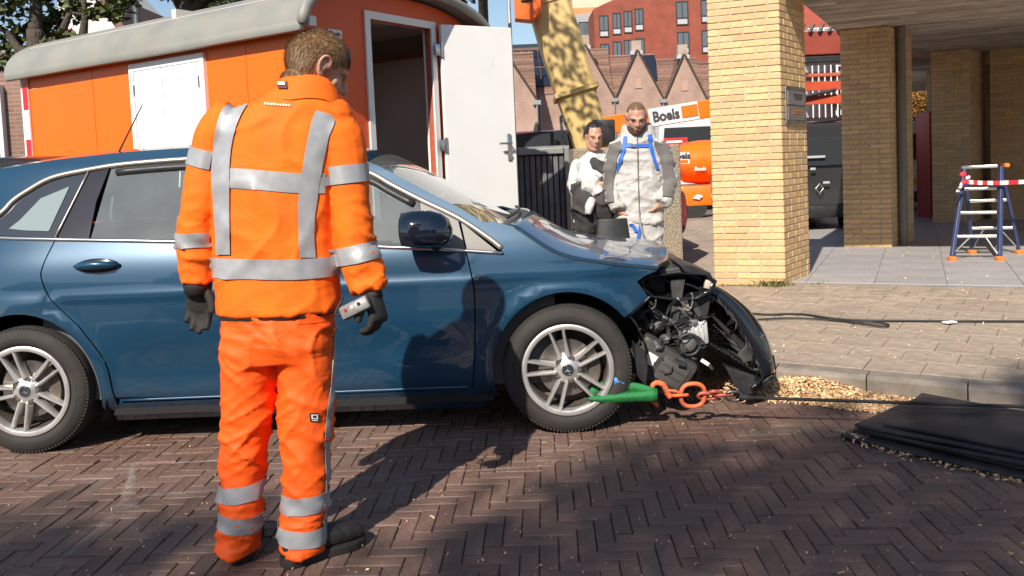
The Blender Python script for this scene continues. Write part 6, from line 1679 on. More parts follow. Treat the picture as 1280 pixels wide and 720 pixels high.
# dark ribbed crate with steel frame next to the trailer door
YC = 8.6
l_ = ony(640, 180, YC); r_ = ony(711, 184, YC); cw_ = r_.x-l_.x; ch = r_.z
crt = thing('plank_container', 'dark grey plank container with steel frame beside the white door', 'container', ((l_.x+r_.x)/2, YC, 0))
m_dp = mat('dark_plank', (.11, .112, .118), .6, var=.3, vscale=8, piece=.25); m_df = mat('frame_greygreen', (.24, .25, .235), .5, .3, var=.1)
nP = 8
for k in range(nP): MB().bbox((-cw_/2+.05+(cw_-.1)*(k+.5)/nP, 0, ch/2), ((cw_-.1)/nP-.012, .04, ch-.14), .006).build('plank', m_dp, crt)
MB().box((0, .35, ch/2), (cw_-.04, .6, ch-.1)).build('inner_box', m_dp, crt)
for s_ in (-1, 1): MB().bbox((s_*(cw_/2-.025), -.01, ch/2), (.05, .09, ch), .008).build('post', m_df, crt)
MB().bbox((0, -.012, ch-.03), (cw_-.11, .085, .06), .008).build('top_rail', m_df, crt)
MB().bbox((0, -.012, .05), (cw_-.11, .085, .06), .008).build('bottom_rail', m_df, crt)
MB().box((0, .33, ch+.005), (cw_, .7, .03)).build('lid', m_df, crt)
# black chair back
cp_ = ony(766, 286, 6.3); ch_ = thing('plastic_chair', 'black plastic chair seen over the hood in front of the man', 'chair', (cp_.x, cp_.y, 0))
rows = [[Vector((x*.128*(1-.10*max(0, z-.05)/.12 if z > .1 else 1), -.01-.03*(1-x*x)+.12*(z), .72+z+.015*(1-abs(x)**4)*0)) for x in [k/6-1 for k in range(13)]] for z in (0, .06, .12, .18, .205, .215)]
cb2 = MB().grid(rows).build('backrest', m_plast, ch_, sm=True); s2 = cb2.modifiers.new('s', 'SOLIDIFY'); s2.thickness = .02; b2_ = cb2.modifiers.new('b', 'BEVEL'); b2_.width = .008; b2_.segments = 2
MB().bbox((0, -.18, .45), (.38, .38, .035), .015).build('seat', m_plast, ch_, sm=40)
for sx in (-1, 1):
    for yy, zz in ((0, .75), (-.34, .45)): MB().tube([(sx*.16, yy, .0), (sx*.13, yy, zz)], .011, 8).build('leg', m_chr, ch_, sm=True)
# ---- khaki crane boom rising behind them
YK = 11.2
b0 = ony(745, 200, YK); b1 = ony(676, -25, YK+.2); ax = (b1-b0).normalized(); sd2 = Vector((1, 0, 0)); sd2 = (sd2-ax*sd2.dot(ax)).normalized(); dp2 = ax.cross(sd2)
kb = thing('crane_boom', 'tan painted lifting boom slanting up behind the woman', 'crane', (b0.x, b0.y, 0))
m_kh = mat('boom_tan', (.60, .42, .16), .55, var=.1, vscale=2, dark=(.42, .29, .11), dscale=2, damt=.4)
o0 = Vector((b0.x, b0.y, 0)); rings = []
for t, w, dpt in ((-.35, .20, .16), (.25, .22, .17), (.9, .25, .20), (1.5, .27, .22), (2.1, .26, .22), (2.7, .26, .21)):
    c = b0+ax*t-o0; rings.append([c+sd2*(w*sx)+dp2*(dpt*sy) for sx, sy in ((-1, -.75), (-.8, -1), (.8, -1), (1, -.75), (1, .75), (.8, 1), (-.8, 1), (-1, .75))])
MB().loft(rings).build('boom', m_kh, kb, bevel=.01)
for t in (.9, 2.1): MB().loft([[b0+ax*(t+q)-o0+sd2*(w*sx)+dp2*(w*sy*.85) for sx, sy in ((-1, -1), (1, -1), (1, 1), (-1, 1))] for q, w in ((-.03, .285), (.03, .285))]).build('boom_collar', m_kh, kb, bevel=.006)
MB().tube(crom([b0+ax*.1-o0-sd2*.26-dp2*.15, b0+ax*.35-o0-sd2*.33-dp2*.2, b0+ax*.55-o0-sd2*.31-dp2*.2, b0+ax*.65-o0-sd2*.27-dp2*.1, b0+ax*.4-o0-sd2*.24-dp2*.2], 5), .018, 6).build('hydraulic_hose', m_plast, kb, sm=True)
m_brk = mat('bracket_orange', (.85, .13, .01), .45, var=.05)
tp_ = ony(664, 14, YK-.1)-o0
MB().prism([(tp_.x-.21, tp_.z-.12), (tp_.x+.0, tp_.z-.15), (tp_.x+.12, tp_.z-.05), (tp_.x+.12, tp_.z+.3), (tp_.x-.21, tp_.z+.3)], 1, tp_.y-.22, tp_.y+.05).build('head_bracket', m_brk, kb, bevel=.01)
MB().bbox((tp_.x-.06, tp_.y-.23, tp_.z+.12), (.14, .03, .08), .01).build('bracket_slot', m_plast, kb)
mb = MB(); mb.bbox((0, 0, .75), (1.1, 1.3, .6), .06); mb.build('undercarriage', m_kh, kb, sm=40)
for sx in (-1, 1): MB().bbox((sx*.65, 0, .3), (.3, 1.9, .6), .2).build('track', m_plast, kb, sm=40)
MB().bbox(ony(754, 165, YK-.3)-o0, (.28, .2, .30), .02).build('control_box', m_plast, kb, sm=40)
# dark red car roof behind the container
def far_car(name, label, px0, px1, pytop, Y, m, h=1.55, L=4.2, rz=0):
    a = ony(px0, pytop, Y); b = ony(px1, pytop, Y); t = thing(name, label, 'car', ((a.x+b.x)/2, Y, 0), rz)
    zt = a.z; w = (b.x-a.x)/2; W2 = .86
    side_ = [(-L/2, .35), (-L/2-.02, .7), (-L/2+.12, .95), (-L*.34, 1.0), (-L*.2, zt-.04), (-L*.02, zt), (L*.22, zt-.03), (L*.38, 1.02), (L/2-.04, .92), (L/2, .6), (L/2-.05, .35)]
    MB().prism([(x, min(z, .98)) for x, z in side_], 1, -W2, W2).build('body', m, t, bevel=.06)
    g_ = [(-L*.34, .95), (-L*.21, zt-.07), (-L*.02, zt-.03), (L*.22, zt-.06), (L*.37, .95)]
    MB().loft([[Vector((x*k_, y, z)) for x, z in g_] for y, k_ in ((-.80, 1), (-.66, .99), (.66, .99), (.80, 1))]).build('glasshouse', m_glassd, t)
    rows = [[Vector((x, v*.66, zt-.035+.05*(1-v*v)-.03*abs(x/(L*.25))**3)) for v in (-1, -.6, 0, .6, 1)] for x in (-L*.21, -L*.1, 0, L*.12, L*.23)]
    r_o = MB().grid(rows).build('roof', m, t, sm=True); q = r_o.modifiers.new('s', 'SOLIDIFY'); q.thickness = .03
    for x in (-L*.3, L*.3):
        for s_ in (-1, 1): MB().lathe([(.0, -.1), (.2, -.1), (.31, -.09), (.32, 0), (.31, .09), (.2, .1), (0, .1)], (x, s_*.78, .32), 1, 20).build('wheel', m_rubber, t, sm=40)
    return t
rcar = far_car('parked_car', 'dark red car with only its roof showing behind the plank container', 640, 722, 166, 12.2, mat('maroon_paint', (.17, .03, .032), .25, .2, coat=.8), L=3.6)
fp = ony(671, 160, 11.6); tag(MB().loft([[fp+Vector((math.cos(a)*r*.6, math.sin(a)*.015, z)) for a in [2*math.pi*k/8 for k in range(8)]] for r, z in ((.09, -.12), (.075, -.04), (.05, .04), (.02, .075))]).build('wing_mirror', m_plast, rcar, sm=True), '', '')
wmr = [c for c in rcar.children if c.name.startswith('wing_mirror')][0]; del wmr['label']; del wmr['category']; wmr.matrix_parent_inverse = Matrix.Translation(-rcar.location)
dcar = far_car('parked_car', 'dark grey car roof glimpsed behind the blue car at left', -120, 40, 203, 7.3, mat('dark_car_paint', (.03, .032, .036), .25, .2, coat=.8), L=3.9)
# ---- orange boom lift with white lettering
YL = 18.5
m_bo = mat('lift_orange', (.90, .17, .01), .35, var=.05, vscale=2, dark=(.6, .1, .01), dscale=2, damt=.3)
bl0 = ony(868, 260, YL); bl = thing('boom_lift', 'orange hired boom lift with white lettered sign behind the pillar', 'boom lift', (bl0.x, YL, 0)); lo = Vector((bl0.x, YL, 0))
a0 = ony(752, 158, YL)-lo; a1 = ony(935, 128, YL)-lo; axl = (a1-a0).normalized(); upv = Vector((0, 1, 0)).cross(axl)*-1; upv = upv if upv.z > 0 else -upv
rings = [[a0+axl*s+upv*(sz*.19)+Vector((0, sy*.16, 0)) for sy, sz in ((-1, -1), (-1, 1), (1, 1), (1, -1))] for s in (0, (a1-a0).length)]
MB().loft(rings).build('boom', m_bo, bl, bevel=.02)
s0_ = ony(842, 142.5, YL-.17)-lo; MB().loft([[s0_+axl*(sx*.52)+upv*(sz*.185)+Vector((0, y, 0)) for sx, sz in ((-1, -1), (1, -1), (1, 1), (-1, 1))] for y in (0, -.02)]).build('sign_plate', m_wf, bl)
text('lettering', 'Boels', m_ink, bl, .30, Matrix.Translation(ony(832.5, 144.5, YL-.2)-lo) @ frame((0, 0, 0), axl, upv), bold=.012, sx=.86)
tg = ony(862, 138.5, YL-.2)-lo; MB().loft([[tg+axl*(sx*.17)+upv*(sz*.12)+Vector((0, y, 0)) for sx, sz in ((-1, -1), (1, -1), (1, 1), (-1, 1))] for y in (0, -.01)]).build('sign_tag', m_bo, bl)
text('tag_text', 'RENTAL' if False else '', m_wf, bl, .1, Matrix.Translation(tg)) if False else None
# rounded counterweight hood
rings = []
for x, hh_ in ((-.50, .10), (-.46, .30), (-.30, .42), (.0, .46), (.5, .46), (1.6, .44)):
    c = ony(868, 203, YL)-lo; rings.append([c+Vector((x+.08, .55*math.cos(a), hh_*math.sin(a))) for a in [2*math.pi*k/24 for k in range(24)]])
hd_ = MB().loft(rings).build('counterweight_hood', m_bo, bl, sm=50)
hp_ = ony(852, 199, YL-.6)-lo; MB().box((hp_.x, hp_.y+.06, hp_.z+.02), (.34, .03, .24)).build('hood_sign', m_wf, hd_); text('lettering', 'Boels', m_ink, hd_, .17, Matrix.Translation((hp_.x, hp_.y+.04, hp_.z+.06)) @ Matrix.Rotation(math.pi/2, 4, 'X'), bold=.008)
MB().box((hp_.x, hp_.y+.043, hp_.z-.05), (.28, .006, .07)).build('sign_tag', m_bo, hd_)
hp_ = ony(876, 211, YL-.6)-lo; text('model_text', 'Boels', m_wf, hd_, .11, Matrix.Translation((hp_.x, hp_.y+.04, hp_.z)) @ Matrix.Rotation(math.pi/2, 4, 'X'), bold=.004)
c = ony(874, 243, YL)-lo; MB().bbox((c.x+.4, 0, c.z), (1.9, 1.4, .42), .05).build('chassis', m_bo, bl, sm=40)
tr_ = ony(872, 246, YL-.75)-lo; MB().prism([(tr_.x-.1, tr_.z-.03), (tr_.x+.05, tr_.z-.06), (tr_.x+.05, tr_.z-.02), (tr_.x+.1, tr_.z-.02), (tr_.x+.1, tr_.z+.03), (tr_.x+.0, tr_.z+.05)], 1, tr_.y, tr_.y+.03).build('decal', m_wf, bl)
for xx in (-.25, 1.3):
    for yy in (-.55, .55): MB().lathe([(0, -.13), (.2, -.13), (.33, -.12), (.36, 0), (.33, .12), (.2, .13), (0, .13)], (xx+.05, yy, .36), 1, 24).build('wheel', m_rubber, bl, sm=40)
# ---- vans
def van(label, px0, px1, pytop, Y, m, W2, L, rz, text_=None, rear=True):
    a = ony(px0, pytop, Y); b = ony(px1, pytop, Y); zt = a.z; t = thing('delivery_van', label, 'van', ((a.x+b.x)/2, Y, 0), rz)
    # rear of the van faces -y locally
    sec = [(-W2, .32), (-W2-.03, .9), (-W2+.02, 1.15), (-W2+.14, zt-.12), (-W2+.26, zt), (W2-.26, zt), (W2-.14, zt-.12), (W2-.02, 1.15), (W2+.03, .9), (W2, .32)]
    MB().prism(sec, 1, 0, L).build('body', m, t, bevel=.05)
    rw_ = MB().prism([(-W2+.13, 1.12), (W2-.13, 1.12), (W2-.24, zt-.22), (-W2+.24, zt-.22)], 1, -.05, -.01).build('rear_window', m_glassd, t, bevel=.02)
    MB().bbox((0, -.06, .42), (2*W2, .16, .2), .04).build('rear_bumper', m_plast, t, sm=40)
    for s_ in (-1, 1):
        MB().bbox((s_*(W2-.05), -.03, .92), (.10, .08, .34), .02).build('tail_light', mat('tail_red', (.35, .01, .01), .15), t, sm=40)
        for yy in (.6, L-.8): MB().lathe([(0, -.1), (.2, -.1), (.31, -.09), (.32, 0), (.31, .09), (0, .1)], (s_*(W2-.08), yy, .32), 0, 24).build('wheel', m_rubber, t, sm=40)
        MB().tube([(s_*(W2-.3), .1, zt+.06), (s_*(W2-.3), L-.8, zt+.06)], .025, 6).build('roof_rail', m_plast, t)
    MB().box((0, -.035, .72), (.5, .02, .11)).build('number_plate', mat('plate_yellow', (.75, .5, .03), .5), t)
    return t
v1 = van('dark grey van parked between the first two brick pillars', 985, 1053, 156, 13.6, mat('van_charcoal', (.035, .035, .038), .25, .1, coat=.7), .82, 3.6, 0)
lg = ony(1024.5, 235.5, 13.5)-v1.location
em = MB(); q = [Vector((0, 0, .075)), Vector((.06, 0, 0)), Vector((0, 0, -.075)), Vector((-.06, 0, 0))]
em.tube([lg+Vector((p.x, 0, p.z)) for p in q], .011, 6, closed=True); em.build('emblem', m_chr, v1)
for (x, y, w_) in ((1020, 196, .28), (1016, 211, .08), (1033, 228, .1)):
    p_ = ony(x, y, 13.5)-v1.location; MB().box((p_.x, p_.y, p_.z), (w_, .01, .035)).build('lettering_strip', mat('silver_print', (.45, .45, .45), .4), v1)
[bpy.data.objects.remove(c_) for c_ in list(v1.children) if c_.name.startswith('number_plate')]
MB().box((0, .5, v1.children[0].dimensions.z*0+ony(1020, 156, 13.6).z+.10), (1.3, .06, .05)).build('roof_bar', m_plast, v1)
v2 = van('white van with black lettering seen past the drainpipe', 1120, 1164, 153, 16.5, mat('van_white', (.72, .72, .71), .3, coat=.5), .9, 4.5, 0)
p_ = ony(1150, 188, 16.4)-v2.location
text('lettering', 'PAN', m_ink, v2, .26, Matrix.Translation((p_.x, -.07, p_.z-.08)) @ Matrix.Rotation(math.pi/2, 4, 'X'), bold=.008); text('lettering', 'R', m_ink, v2, .26, Matrix.Translation((p_.x+.18, -.07, p_.z+.14)) @ Matrix.Rotation(math.pi/2, 4, 'X'), bold=.008)
v3 = van('white van with a red panel behind the orange boom lift', 815, 950, 150, 23.0, mat('van_white', (.7, .7, .7), .3), 1.35, 5.0, 0)
p_ = ony(845, 178, 22.9)-v3.location; MB().bbox((p_.x, -.09, p_.z), (.62, .04, .24), .01).build('red_panel', mat('sign_red', (.65, .03, .03), .4), v3); MB().box((p_.x-.05, -.115, p_.z+.02), (.42, .01, .06)).build('panel_text', m_wf, v3)
# red upright panel and dark red machine between the pillars
p_ = ony(1158, 140, 15.2); rp = tag(MB().bbox((0, 0, p_.z/2), (.14, .5, p_.z), .01).build('red_post', mat('post_red', (.45, .02, .025), .4)), 'tall red panel standing right beside the white van', 'panel'); rp.location = (p_.x, 15.2, 0)
YS = 15.5; c0_ = ony(1000, 32, YS); c1_ = ony(1052, 75, YS)
mc_ = thing('scissor_lift', 'rust red lifting machine arms hanging between the pillars', 'lift', ((c0_.x+c1_.x)/2, YS, 0)); m_rust = mat('machine_red', (.30, .05, .03), .5, var=.2, vscale=3, dark=(.08, .03, .02), dscale=3, damt=.5)
mw = 2.2; zc = (c0_.z+c1_.z)/2
MB().bbox((0, .4, zc+.02), (mw, .5, .42), .02).build('platform', m_rust, mc_); MB().bbox((0, .4, zc-.27), (mw, .5, .12), .02).build('platform_base', m_plast, mc_)
for k in range(7): MB().tube([(-.5+k*.17, .1, zc+.2), (-.42+k*.17, .1, zc+.35)], .03, 6).build('lug', m_plast, mc_)
for (y0_, y1_) in ((109, 106), (126.5, 123)):
    q0 = ony(985, y0_, YS)-mc_.location; q1 = ony(1070, y1_, YS)-mc_.location; MB().loft([[p+Vector((0, sy*.08, sz*.075)) for sy, sz in ((-1, -1), (-1, 1), (1, 1), (1, -1))] for p in (q0, q1)]).build('lift_arm', mat('arm_red', (.50, .075, .03), .45, var=.1), mc_)
q0 = ony(1005, 121, YS-.15)-mc_.location; q1 = ony(1045, 112, YS-.15)-mc_.location; MB().tube([q0, q1], .03, 8).build('ram', m_plast, mc_)
for s_ in (-1, 1): MB().bbox((s_*1.0, .4, zc/2-.1), (.14, .14, zc), .01).build('mast', m_rust, mc_)
# ================================================================== step ladder with barrier tape
m_lb = mat('ladder_blue', (.035, .05, .13), .4, var=.15, vscale=10); m_lal = mat('ladder_alu', (.60, .59, .57), .35, .8, var=.1, vscale=15); m_lor = mat('ladder_foot', (.85, .22, .03), .5)
fz = PFZ
f = [onz(1190, 325.5, fz), onz(1249.5, 325.5, fz), onz(1273.5, 317, fz), onz(1215, 317, fz)]
dl_ = f[0].xy.length
lad = thing('step_ladder', 'small blue and silver step ladder with orange feet in the portico', 'ladder', (f[0].x, f[0].y, fz)); L0 = Vector((f[0].x, f[0].y, fz))
dpt = f[0].y*.5+f[3].y*.5
tp = [onplane(1205.5, 211, (0, (f[0].y*2+f[3].y)/3+.05, 0), Vector((0, 1, 0))), onplane(1251, 208, (0, (f[1].y*2+f[2].y)/3+.05, 0), Vector((0, 1, 0)))]
topf = [p-L0 for p in tp]; fl_ = [p-L0 for p in f]
tb2 = [topf[1]+Vector((.06, .10, 0)), topf[0]+Vector((.06, .10, 0))]
def bar(name, a, b, w, t, m, par=lad):
    a, b = Vector(a), Vector(b); ax_ = (b-a).normalized(); u = Vector((1, 0, 0)); u = (u-ax_*u.dot(ax_)).normalized(); v = ax_.cross(u)
    return MB().loft([[p+u*(sx*w/2)+v*(sy*t/2) for sx, sy in ((-1, -1), (1, -1), (1, 1), (-1, 1))] for p in (a, b)]).build(name, m, par, bevel=.004)
up0 = Vector((0, 0, .03))
for a, b in ((fl_[0], topf[0]), (fl_[1], topf[1])): bar('front_stile', a+up0, b, .035, .055, m_lb)
for a, b in ((fl_[2], tb2[0]), (fl_[3], tb2[1])): bar('rear_stile', a+up0, b-Vector((0, 0, .02)), .03, .045, m_lb)
for p in fl_: MB().bbox(p+Vector((0, 0, .02)), (.07, .085, .05), .012).build('foot', m_lor, lad, sm=40)
for k, t in enumerate((.255, .51, .77)):
    a = fl_[0].lerp(topf[0], t); b = fl_[1].lerp(topf[1], t); c = (a+b)/2
    MB().bbox(c+Vector((0, .03, 0)), (b.x-a.x+.0, .085+.0*k, .03), .006, Matrix.Rotation(math.atan2(b.y-a.y, b.x-a.x), 3, 'Z')).build('tread', m_lal, lad)
a, b = topf; c = (a+b)/2; MB().bbox(c+Vector((0, .06, .012)), (b.x-a.x+.05, .17, .035), .01, Matrix.Rotation(math.atan2(b.y-a.y, b.x-a.x), 3, 'Z')).build('top_tread', m_lal, lad)
MB().bbox(topf[1]+Vector((.045, .04, .012)), (.05, .19, .045), .01).build('top_cap', m_lor, lad)
for t in (.30, .62):
    a = fl_[2].lerp(tb2[0], t); b = fl_[3].lerp(tb2[1], t); bar('rear_rung', a, b, .02, .03, m_lal)
a = fl_[0].lerp(topf[0], .25); b = fl_[1].lerp(topf[1], .25); bar('brace', fl_[0]+Vector((0, .02, .05)), a.lerp(b, .34), .012, .02, m_lal); bar('brace', fl_[1]+Vector((0, .02, .05)), a.lerp(b, .68), .012, .02, m_lal)
a = fl_[3].lerp(tb2[1], .28); b = fl_[2].lerp(tb2[0], .28); bar('brace', fl_[3]+Vector((0, 0, .05)), a.lerp(b, .3), .012, .02, m_lal); bar('brace', fl_[2]+Vector((0, 0, .05)), a.lerp(b, .7), .012, .02, m_lal)
# barrier tape
tY = f[0].y-.04
tpe = thing('barrier_tape', 'red and white barrier tape tied to the step ladder', 'barrier tape', tuple(ony(1207, 228, tY))); T0 = Vector(tpe.location)
m_tr = mat('tape_red', (.68, .03, .05), .5); m_twh = mat('tape_white', (.78, .77, .75), .5)
pts = crom([ony(1206, 227, tY), ony(1225, 228.5, tY-.02), ony(1250, 228.5, tY-.03), ony(1300, 226.5, tY-.4), ony(1420, 222, tY-1.2)], 14); d0 = 0; k = 0
for i in range(0, len(pts)-4, 4):
    seg = pts[i:i+5]; hh_ = .022
    MB().loft([[p-T0+Vector((0, 0, -hh_)), p-T0+Vector((0, -.003, hh_)), p-T0+Vector((0, .003, hh_))] for p in seg]).build('tape_band', (m_tr, m_twh)[(i//4) % 2], tpe)
for (x, y, r, mm) in ((1204, 218, .05, m_tr), (1210, 222, .035, m_twh), (1205, 228, .045, m_tr), (1200, 234, .03, m_twh)):
    q = MB().ell(ony(x, y, tY)-T0, (r*.8, .02, r*.55), Matrix.Rotation(rnd.uniform(-.6, .6), 3, 'Y'), 10, 6); q.build('tape_knot', mm, tpe)
MB().loft([[ony(x, y, tY-.01)-T0+Vector((dx, 0, 0)) for dx in (-.018, .0, .018)] for x, y in ((1203, 228), (1199, 234), (1197, 240))]).build('tape_end', m_twh, tpe)
# ================================================================== winch line, chain, sling
m_rope = mat('winch_rope', (.018, .018, .02), .7, bump=.8, bscale=150, bdist=.004)
YQ = CO.y-.93; 
def cy_(px): return (CO+cdx*((px-713)/245.0)-cdy*.93).y
rp0 = ony(926, 496.5, 4.28); rp1 = ony(1010, 499.5, 4.22); rp2 = ony(1285, 508.5, 3.98); rp3 = rp2+(rp2-rp1)*1.5
tag(MB().tube([rp0, rp1, rp2, rp3], .0085, 8).build('winch_rope', m_rope, sm=True), 'taut black winch rope running right from the chain over the mats', 'rope')
m_hook = mat('hook_orange', (.72, .15, .05), .6, var=.3, vscale=40, dark=(.20, .06, .04), dscale=22, damt=.75, bump=.4, bscale=90); m_chain = mat('chain_steel', (.16, .15, .15), .4, .8, var=.3, vscale=40); m_chainr = mat('chain_red', (.45, .10, .07), .5, .2, var=.3, vscale=40)
def link_(name, x, y, Y, lx, lz, r, m, rot, par, n=20):
    c = ony(x, y, Y); pts = []
    for k in range(n):
        a = 2*math.pi*k/n; ca, sa = math.cos(a), math.sin(a)
        v = Vector((lx*math.copysign(abs(ca)**.8, ca), 0, lz*math.copysign(abs(sa)**.8, sa))); pts.append(rot @ v+c-par.location)
    return MB().tube(pts, r, 8, closed=True).build(name, m, par, sm=True)
cl = ony(860, 494, 4.30)
chn = thing('tow_chain', 'orange tow hook and ring with short chain links beside the wheel', 'tow chain', tuple(cl)); RX = lambda a, b=0: Matrix.Rotation(math.radians(a), 3, 'X') @ Matrix.Rotation(math.radians(b), 3, 'Y')
hk = [(836, 493), (834, 484), (826, 478.5), (818, 481), (815.5, 486), (817, 493), (822, 503), (819, 508)]
hk = [(838, 497), (833, 488), (829, 481), (822, 478.5), (816.5, 481), (815, 487)]
MB().tube(crom([ony(x, y, 4.31)-cl for x, y in hk], 4), [lerp(.016, .012, k/20) for k in range(21)], 10).build('hook', m_hook, chn, sm=True)
MB().tube(crom([ony(x, y, 4.33)-cl for x, y in ((815, 500), (820, 505), (823, 508.5))], 3), [.013, .013, .012, .011, .010, .009, .005], 8).build('hook_tip', m_hook, chn, sm=True)
link_('chain_link', 840, 492, 4.31, .030, .020, .0075, m_hook, RX(30, 10), chn); link_('chain_link', 850, 494, 4.31, .038, .016, .008, m_hook, RX(80, 0), chn)
link_('ring', 866, 494, 4.31, .060, .062, .0115, m_hook, RX(10, 0), chn, 28)
link_('chain_link', 884, 495, 4.31, .045, .022, .0095, m_chainr, RX(35, 10), chn); link_('chain_link', 894, 491, 4.31, .032, .024, .0095, m_chainr, RX(60, 30), chn); link_('chain_link', 905, 494, 4.3, .034, .016, .0075, m_chainr, RX(70, 0), chn); link_('chain_link', 917, 495, 4.29, .040, .026, .0075, m_chain, RX(20, 5), chn)
MB().tube([ony(924, 496, 4.285)-cl, ony(945, 498, 4.275)-cl], [.018, .012], 8).build('rope_sleeve', m_rope, chn, sm=True)
# green sling through the wheel
m_grn = mat('sling_green', (.01, .16, .038), .7, var=.25, vscale=60, bump=.4, bscale=220); sg = ony(775, 492, 4.27)
slg = thing('lifting_sling', 'green webbing sling looped from the front wheel to the orange hook', 'sling', tuple(sg))
def strap(name, top, bot, Y0_, Y1_, m, bul=.01):
    T = crom([Vector((x, y, 0)) for x, y in top], 5); Bq = crom([Vector((x, y, 0)) for x, y in bot], 5); rows = []
    for i, (a, b) in enumerate(zip(T, Bq)):
        t = i/(len(T)-1); Yc = lerp(Y0_, Y1_, t); rows.append([ony(lerp(a.x, b.x, k/6), lerp(a.y, b.y, k/6), Yc-bul*math.sin(math.pi*k/6)+.004*rn(i*.7, k*.9, 1))-sg for k in range(7)])
    o = MB().grid(rows).build(name, m, slg, sm=True); q = o.modifiers.new('s', 'SOLIDIFY'); q.thickness = .006; return o
strap('upper_strap', [(750, 478), (770, 478), (795, 479), (821, 486)], [(752, 485), (772, 490), (795, 491), (821, 500)], 4.34, 4.29, m_grn)
strap('lower_strap', [(735, 496), (755, 493), (785, 490), (822, 486)], [(737, 502), (757, 505), (790, 503), (822, 503)], 4.285, 4.275, m_grn, .018)
strap('inner_loop', [(738, 486), (745, 482), (751, 483)], [(737, 498), (744, 496), (749, 494)], 4.345, 4.35, m_grn)
strap('blue_tag', [(768, 472), (774, 470), (780, 478)], [(768, 481), (774, 484), (781, 482)], 4.28, 4.285, mat('tag_blue', (.08, .25, .6), .5))
# ================================================================== rubber mats
m_mat = mat('rubber_mat', (.020, .019, .020), .62, var=.3, vscale=6, bump=.35, bscale=120, bdist=.004, dark=(.13, .105, .09), dscale=2.5, damt=.75)
for k, (cn, la_) in enumerate((([(1050, 543), (1300, 601), (1420, 545), (1160, 496)], 'lowest black rubber mat spread widest under the mat stack'),
                        ([(1066, 536), (1300, 588), (1420, 545), (1155, 499)], 'second lowest black rubber mat in the stack at right'), ([(1072, 534), (1300, 584), (1420, 545), (1160, 500)], 'middle black rubber mat in the stack at right'),
                        ([(1068, 530), (1300, 574), (1420, 540), (1150, 495)], 'second highest black rubber mat of the stack, its corner sticking out'), ([(1104, 528), (1300, 566), (1420, 540), (1152, 491)], 'topmost black rubber mat of the stack under the rope'))):
    z0 = .004+k*.0195; q = [onz(x, y, z0+.02) for x, y in cn]; me = MB()
    n_ = 10; rows = []
    P = lambda u, v: q[0].lerp(q[1], u).lerp(q[3].lerp(q[2], u), v)
    T = [[P(i/n_, j/n_) for i in range(n_+1)] for j in range(n_+1)]
    for r in T:
        for p in r: p.z = z0+.021+.006*rn(p.x*2.5, p.y*2.5, k)
    o = me.grid(T).build('rubber_mat', m_mat, None, sm=True); s = o.modifiers.new('s', 'SOLIDIFY'); s.thickness = .017; s.offset = -1; b_ = o.modifiers.new('b', 'BEVEL'); b_.width = .004; b_.segments = 2; b_.limit_method = 'ANGLE'
    tag(o, la_, 'rubber mat', 'stack of rubber mats by the kerb')
# ================================================================== cables on the pavement
m_cab = mat('cable_black', (.02, .02, .02), .6)
def cable(label, pts, r, z=PZ+.012): tag(MB().tube(crom([onz(x, y, z) for x, y in pts], 6), r, 6).build('power_cable', m_cab, sm=True), label, 'cable', 'cables lying across the pavement')
cable('upper black cable lying straight across the pavement to the right edge', [(930, 391), (960, 393), (1000, 392.5), (1040, 398), (1080, 400.5), (1140, 401), (1200, 401.5), (1260, 401.5), (1330, 402)], .008)
cable('lower black cable ending in a folded loop on the pavement', [(935, 400), (990, 397.5), (1040, 400), (1080, 405), (1105, 408), (1110, 405.5), (1090, 402.5), (1060, 402), (1030, 398)], .007, PZ+.014)
pc = onz(1187, 402.5, PZ+.02); tag(MB().bbox((0, 0, 0), (.09, .05, .012), .004, Matrix.Rotation(.3, 3, 'Z')).build('plug_label', m_label, loc=pc), 'small white scrap lying on the pavement cable', 'scrap')
# ================================================================== wood shavings
m_chip = mat('wood_chip', (.68, .45, .24), .8, piece=.45, var=.2, vscale=80)
ch = MB(); R2 = random.Random(21)
def chip(x, y, z, s):
    a, b, c_ = R2.uniform(0, 6.28), R2.gauss(0, .5), R2.gauss(0, .5); Mx = Matrix.Translation((x, y, z)) @ Matrix.Rotation(a, 4, 'Z') @ Matrix.Rotation(b, 4, 'X') @ Matrix.Rotation(c_, 4, 'Y')
    L, w = s*R2.uniform(.7, 1.5), s*R2.uniform(.25, .5); k = s*R2.uniform(.05, .4)
    ch.add([Mx @ Vector(p) for p in ((-L/2, -w/2, 0), (0, -w/2, k), (L/2, -w/2, 0), (L/2, w/2, 0), (0, w/2, k), (-L/2, w/2, 0))], [(0, 1, 4, 5), (1, 2, 3, 4)])
def inpoly(x, y, P):
    c = False
    for a, b in zip(P, P[1:]+P[:1]):
        if (a[1] > y) != (b[1] > y) and x < (b[0]-a[0])*(y-a[1])/(b[1]-a[1])+a[0]: c = not c
    return c
heap = [(960, 478), (1000, 474), (1060, 484), (1120, 489), (1168, 494), (1150, 503), (1110, 512), (1060, 508), (1000, 500), (950, 497), (935, 488)]
cen_h = onz(1010, 488, 0)
n_ = 0
while n_ < 5200:
    px_, py_ = R2.uniform(930, 1175), R2.uniform(472, 514)
    if not inpoly(px_, py_, heap): continue
    p = onz(px_, py_, 0.02)
    if not left_of_kerb(p.x, p.y, .005): continue
    dens = .35+.65*math.exp(-((px_-1000)/75)**2)
    if R2.random() > dens: continue
    hgt = .075*math.exp(-((px_-1000)/75)**2)*max(0, 1-((py_-486)/13)**2)
    chip(p.x, p.y, .004+hgt*R2.random()**.6, .026); n_ += 1
for _ in range(1500):       # under the bumper and round the mats
    px_, py_ = R2.gauss(900, 40), R2.gauss(484, 8); p = onz(px_, py_, 0)
    if p.y > 4.3 and left_of_kerb(p.x, p.y, .02): chip(p.x, p.y, .004+.03*R2.random(), .022)
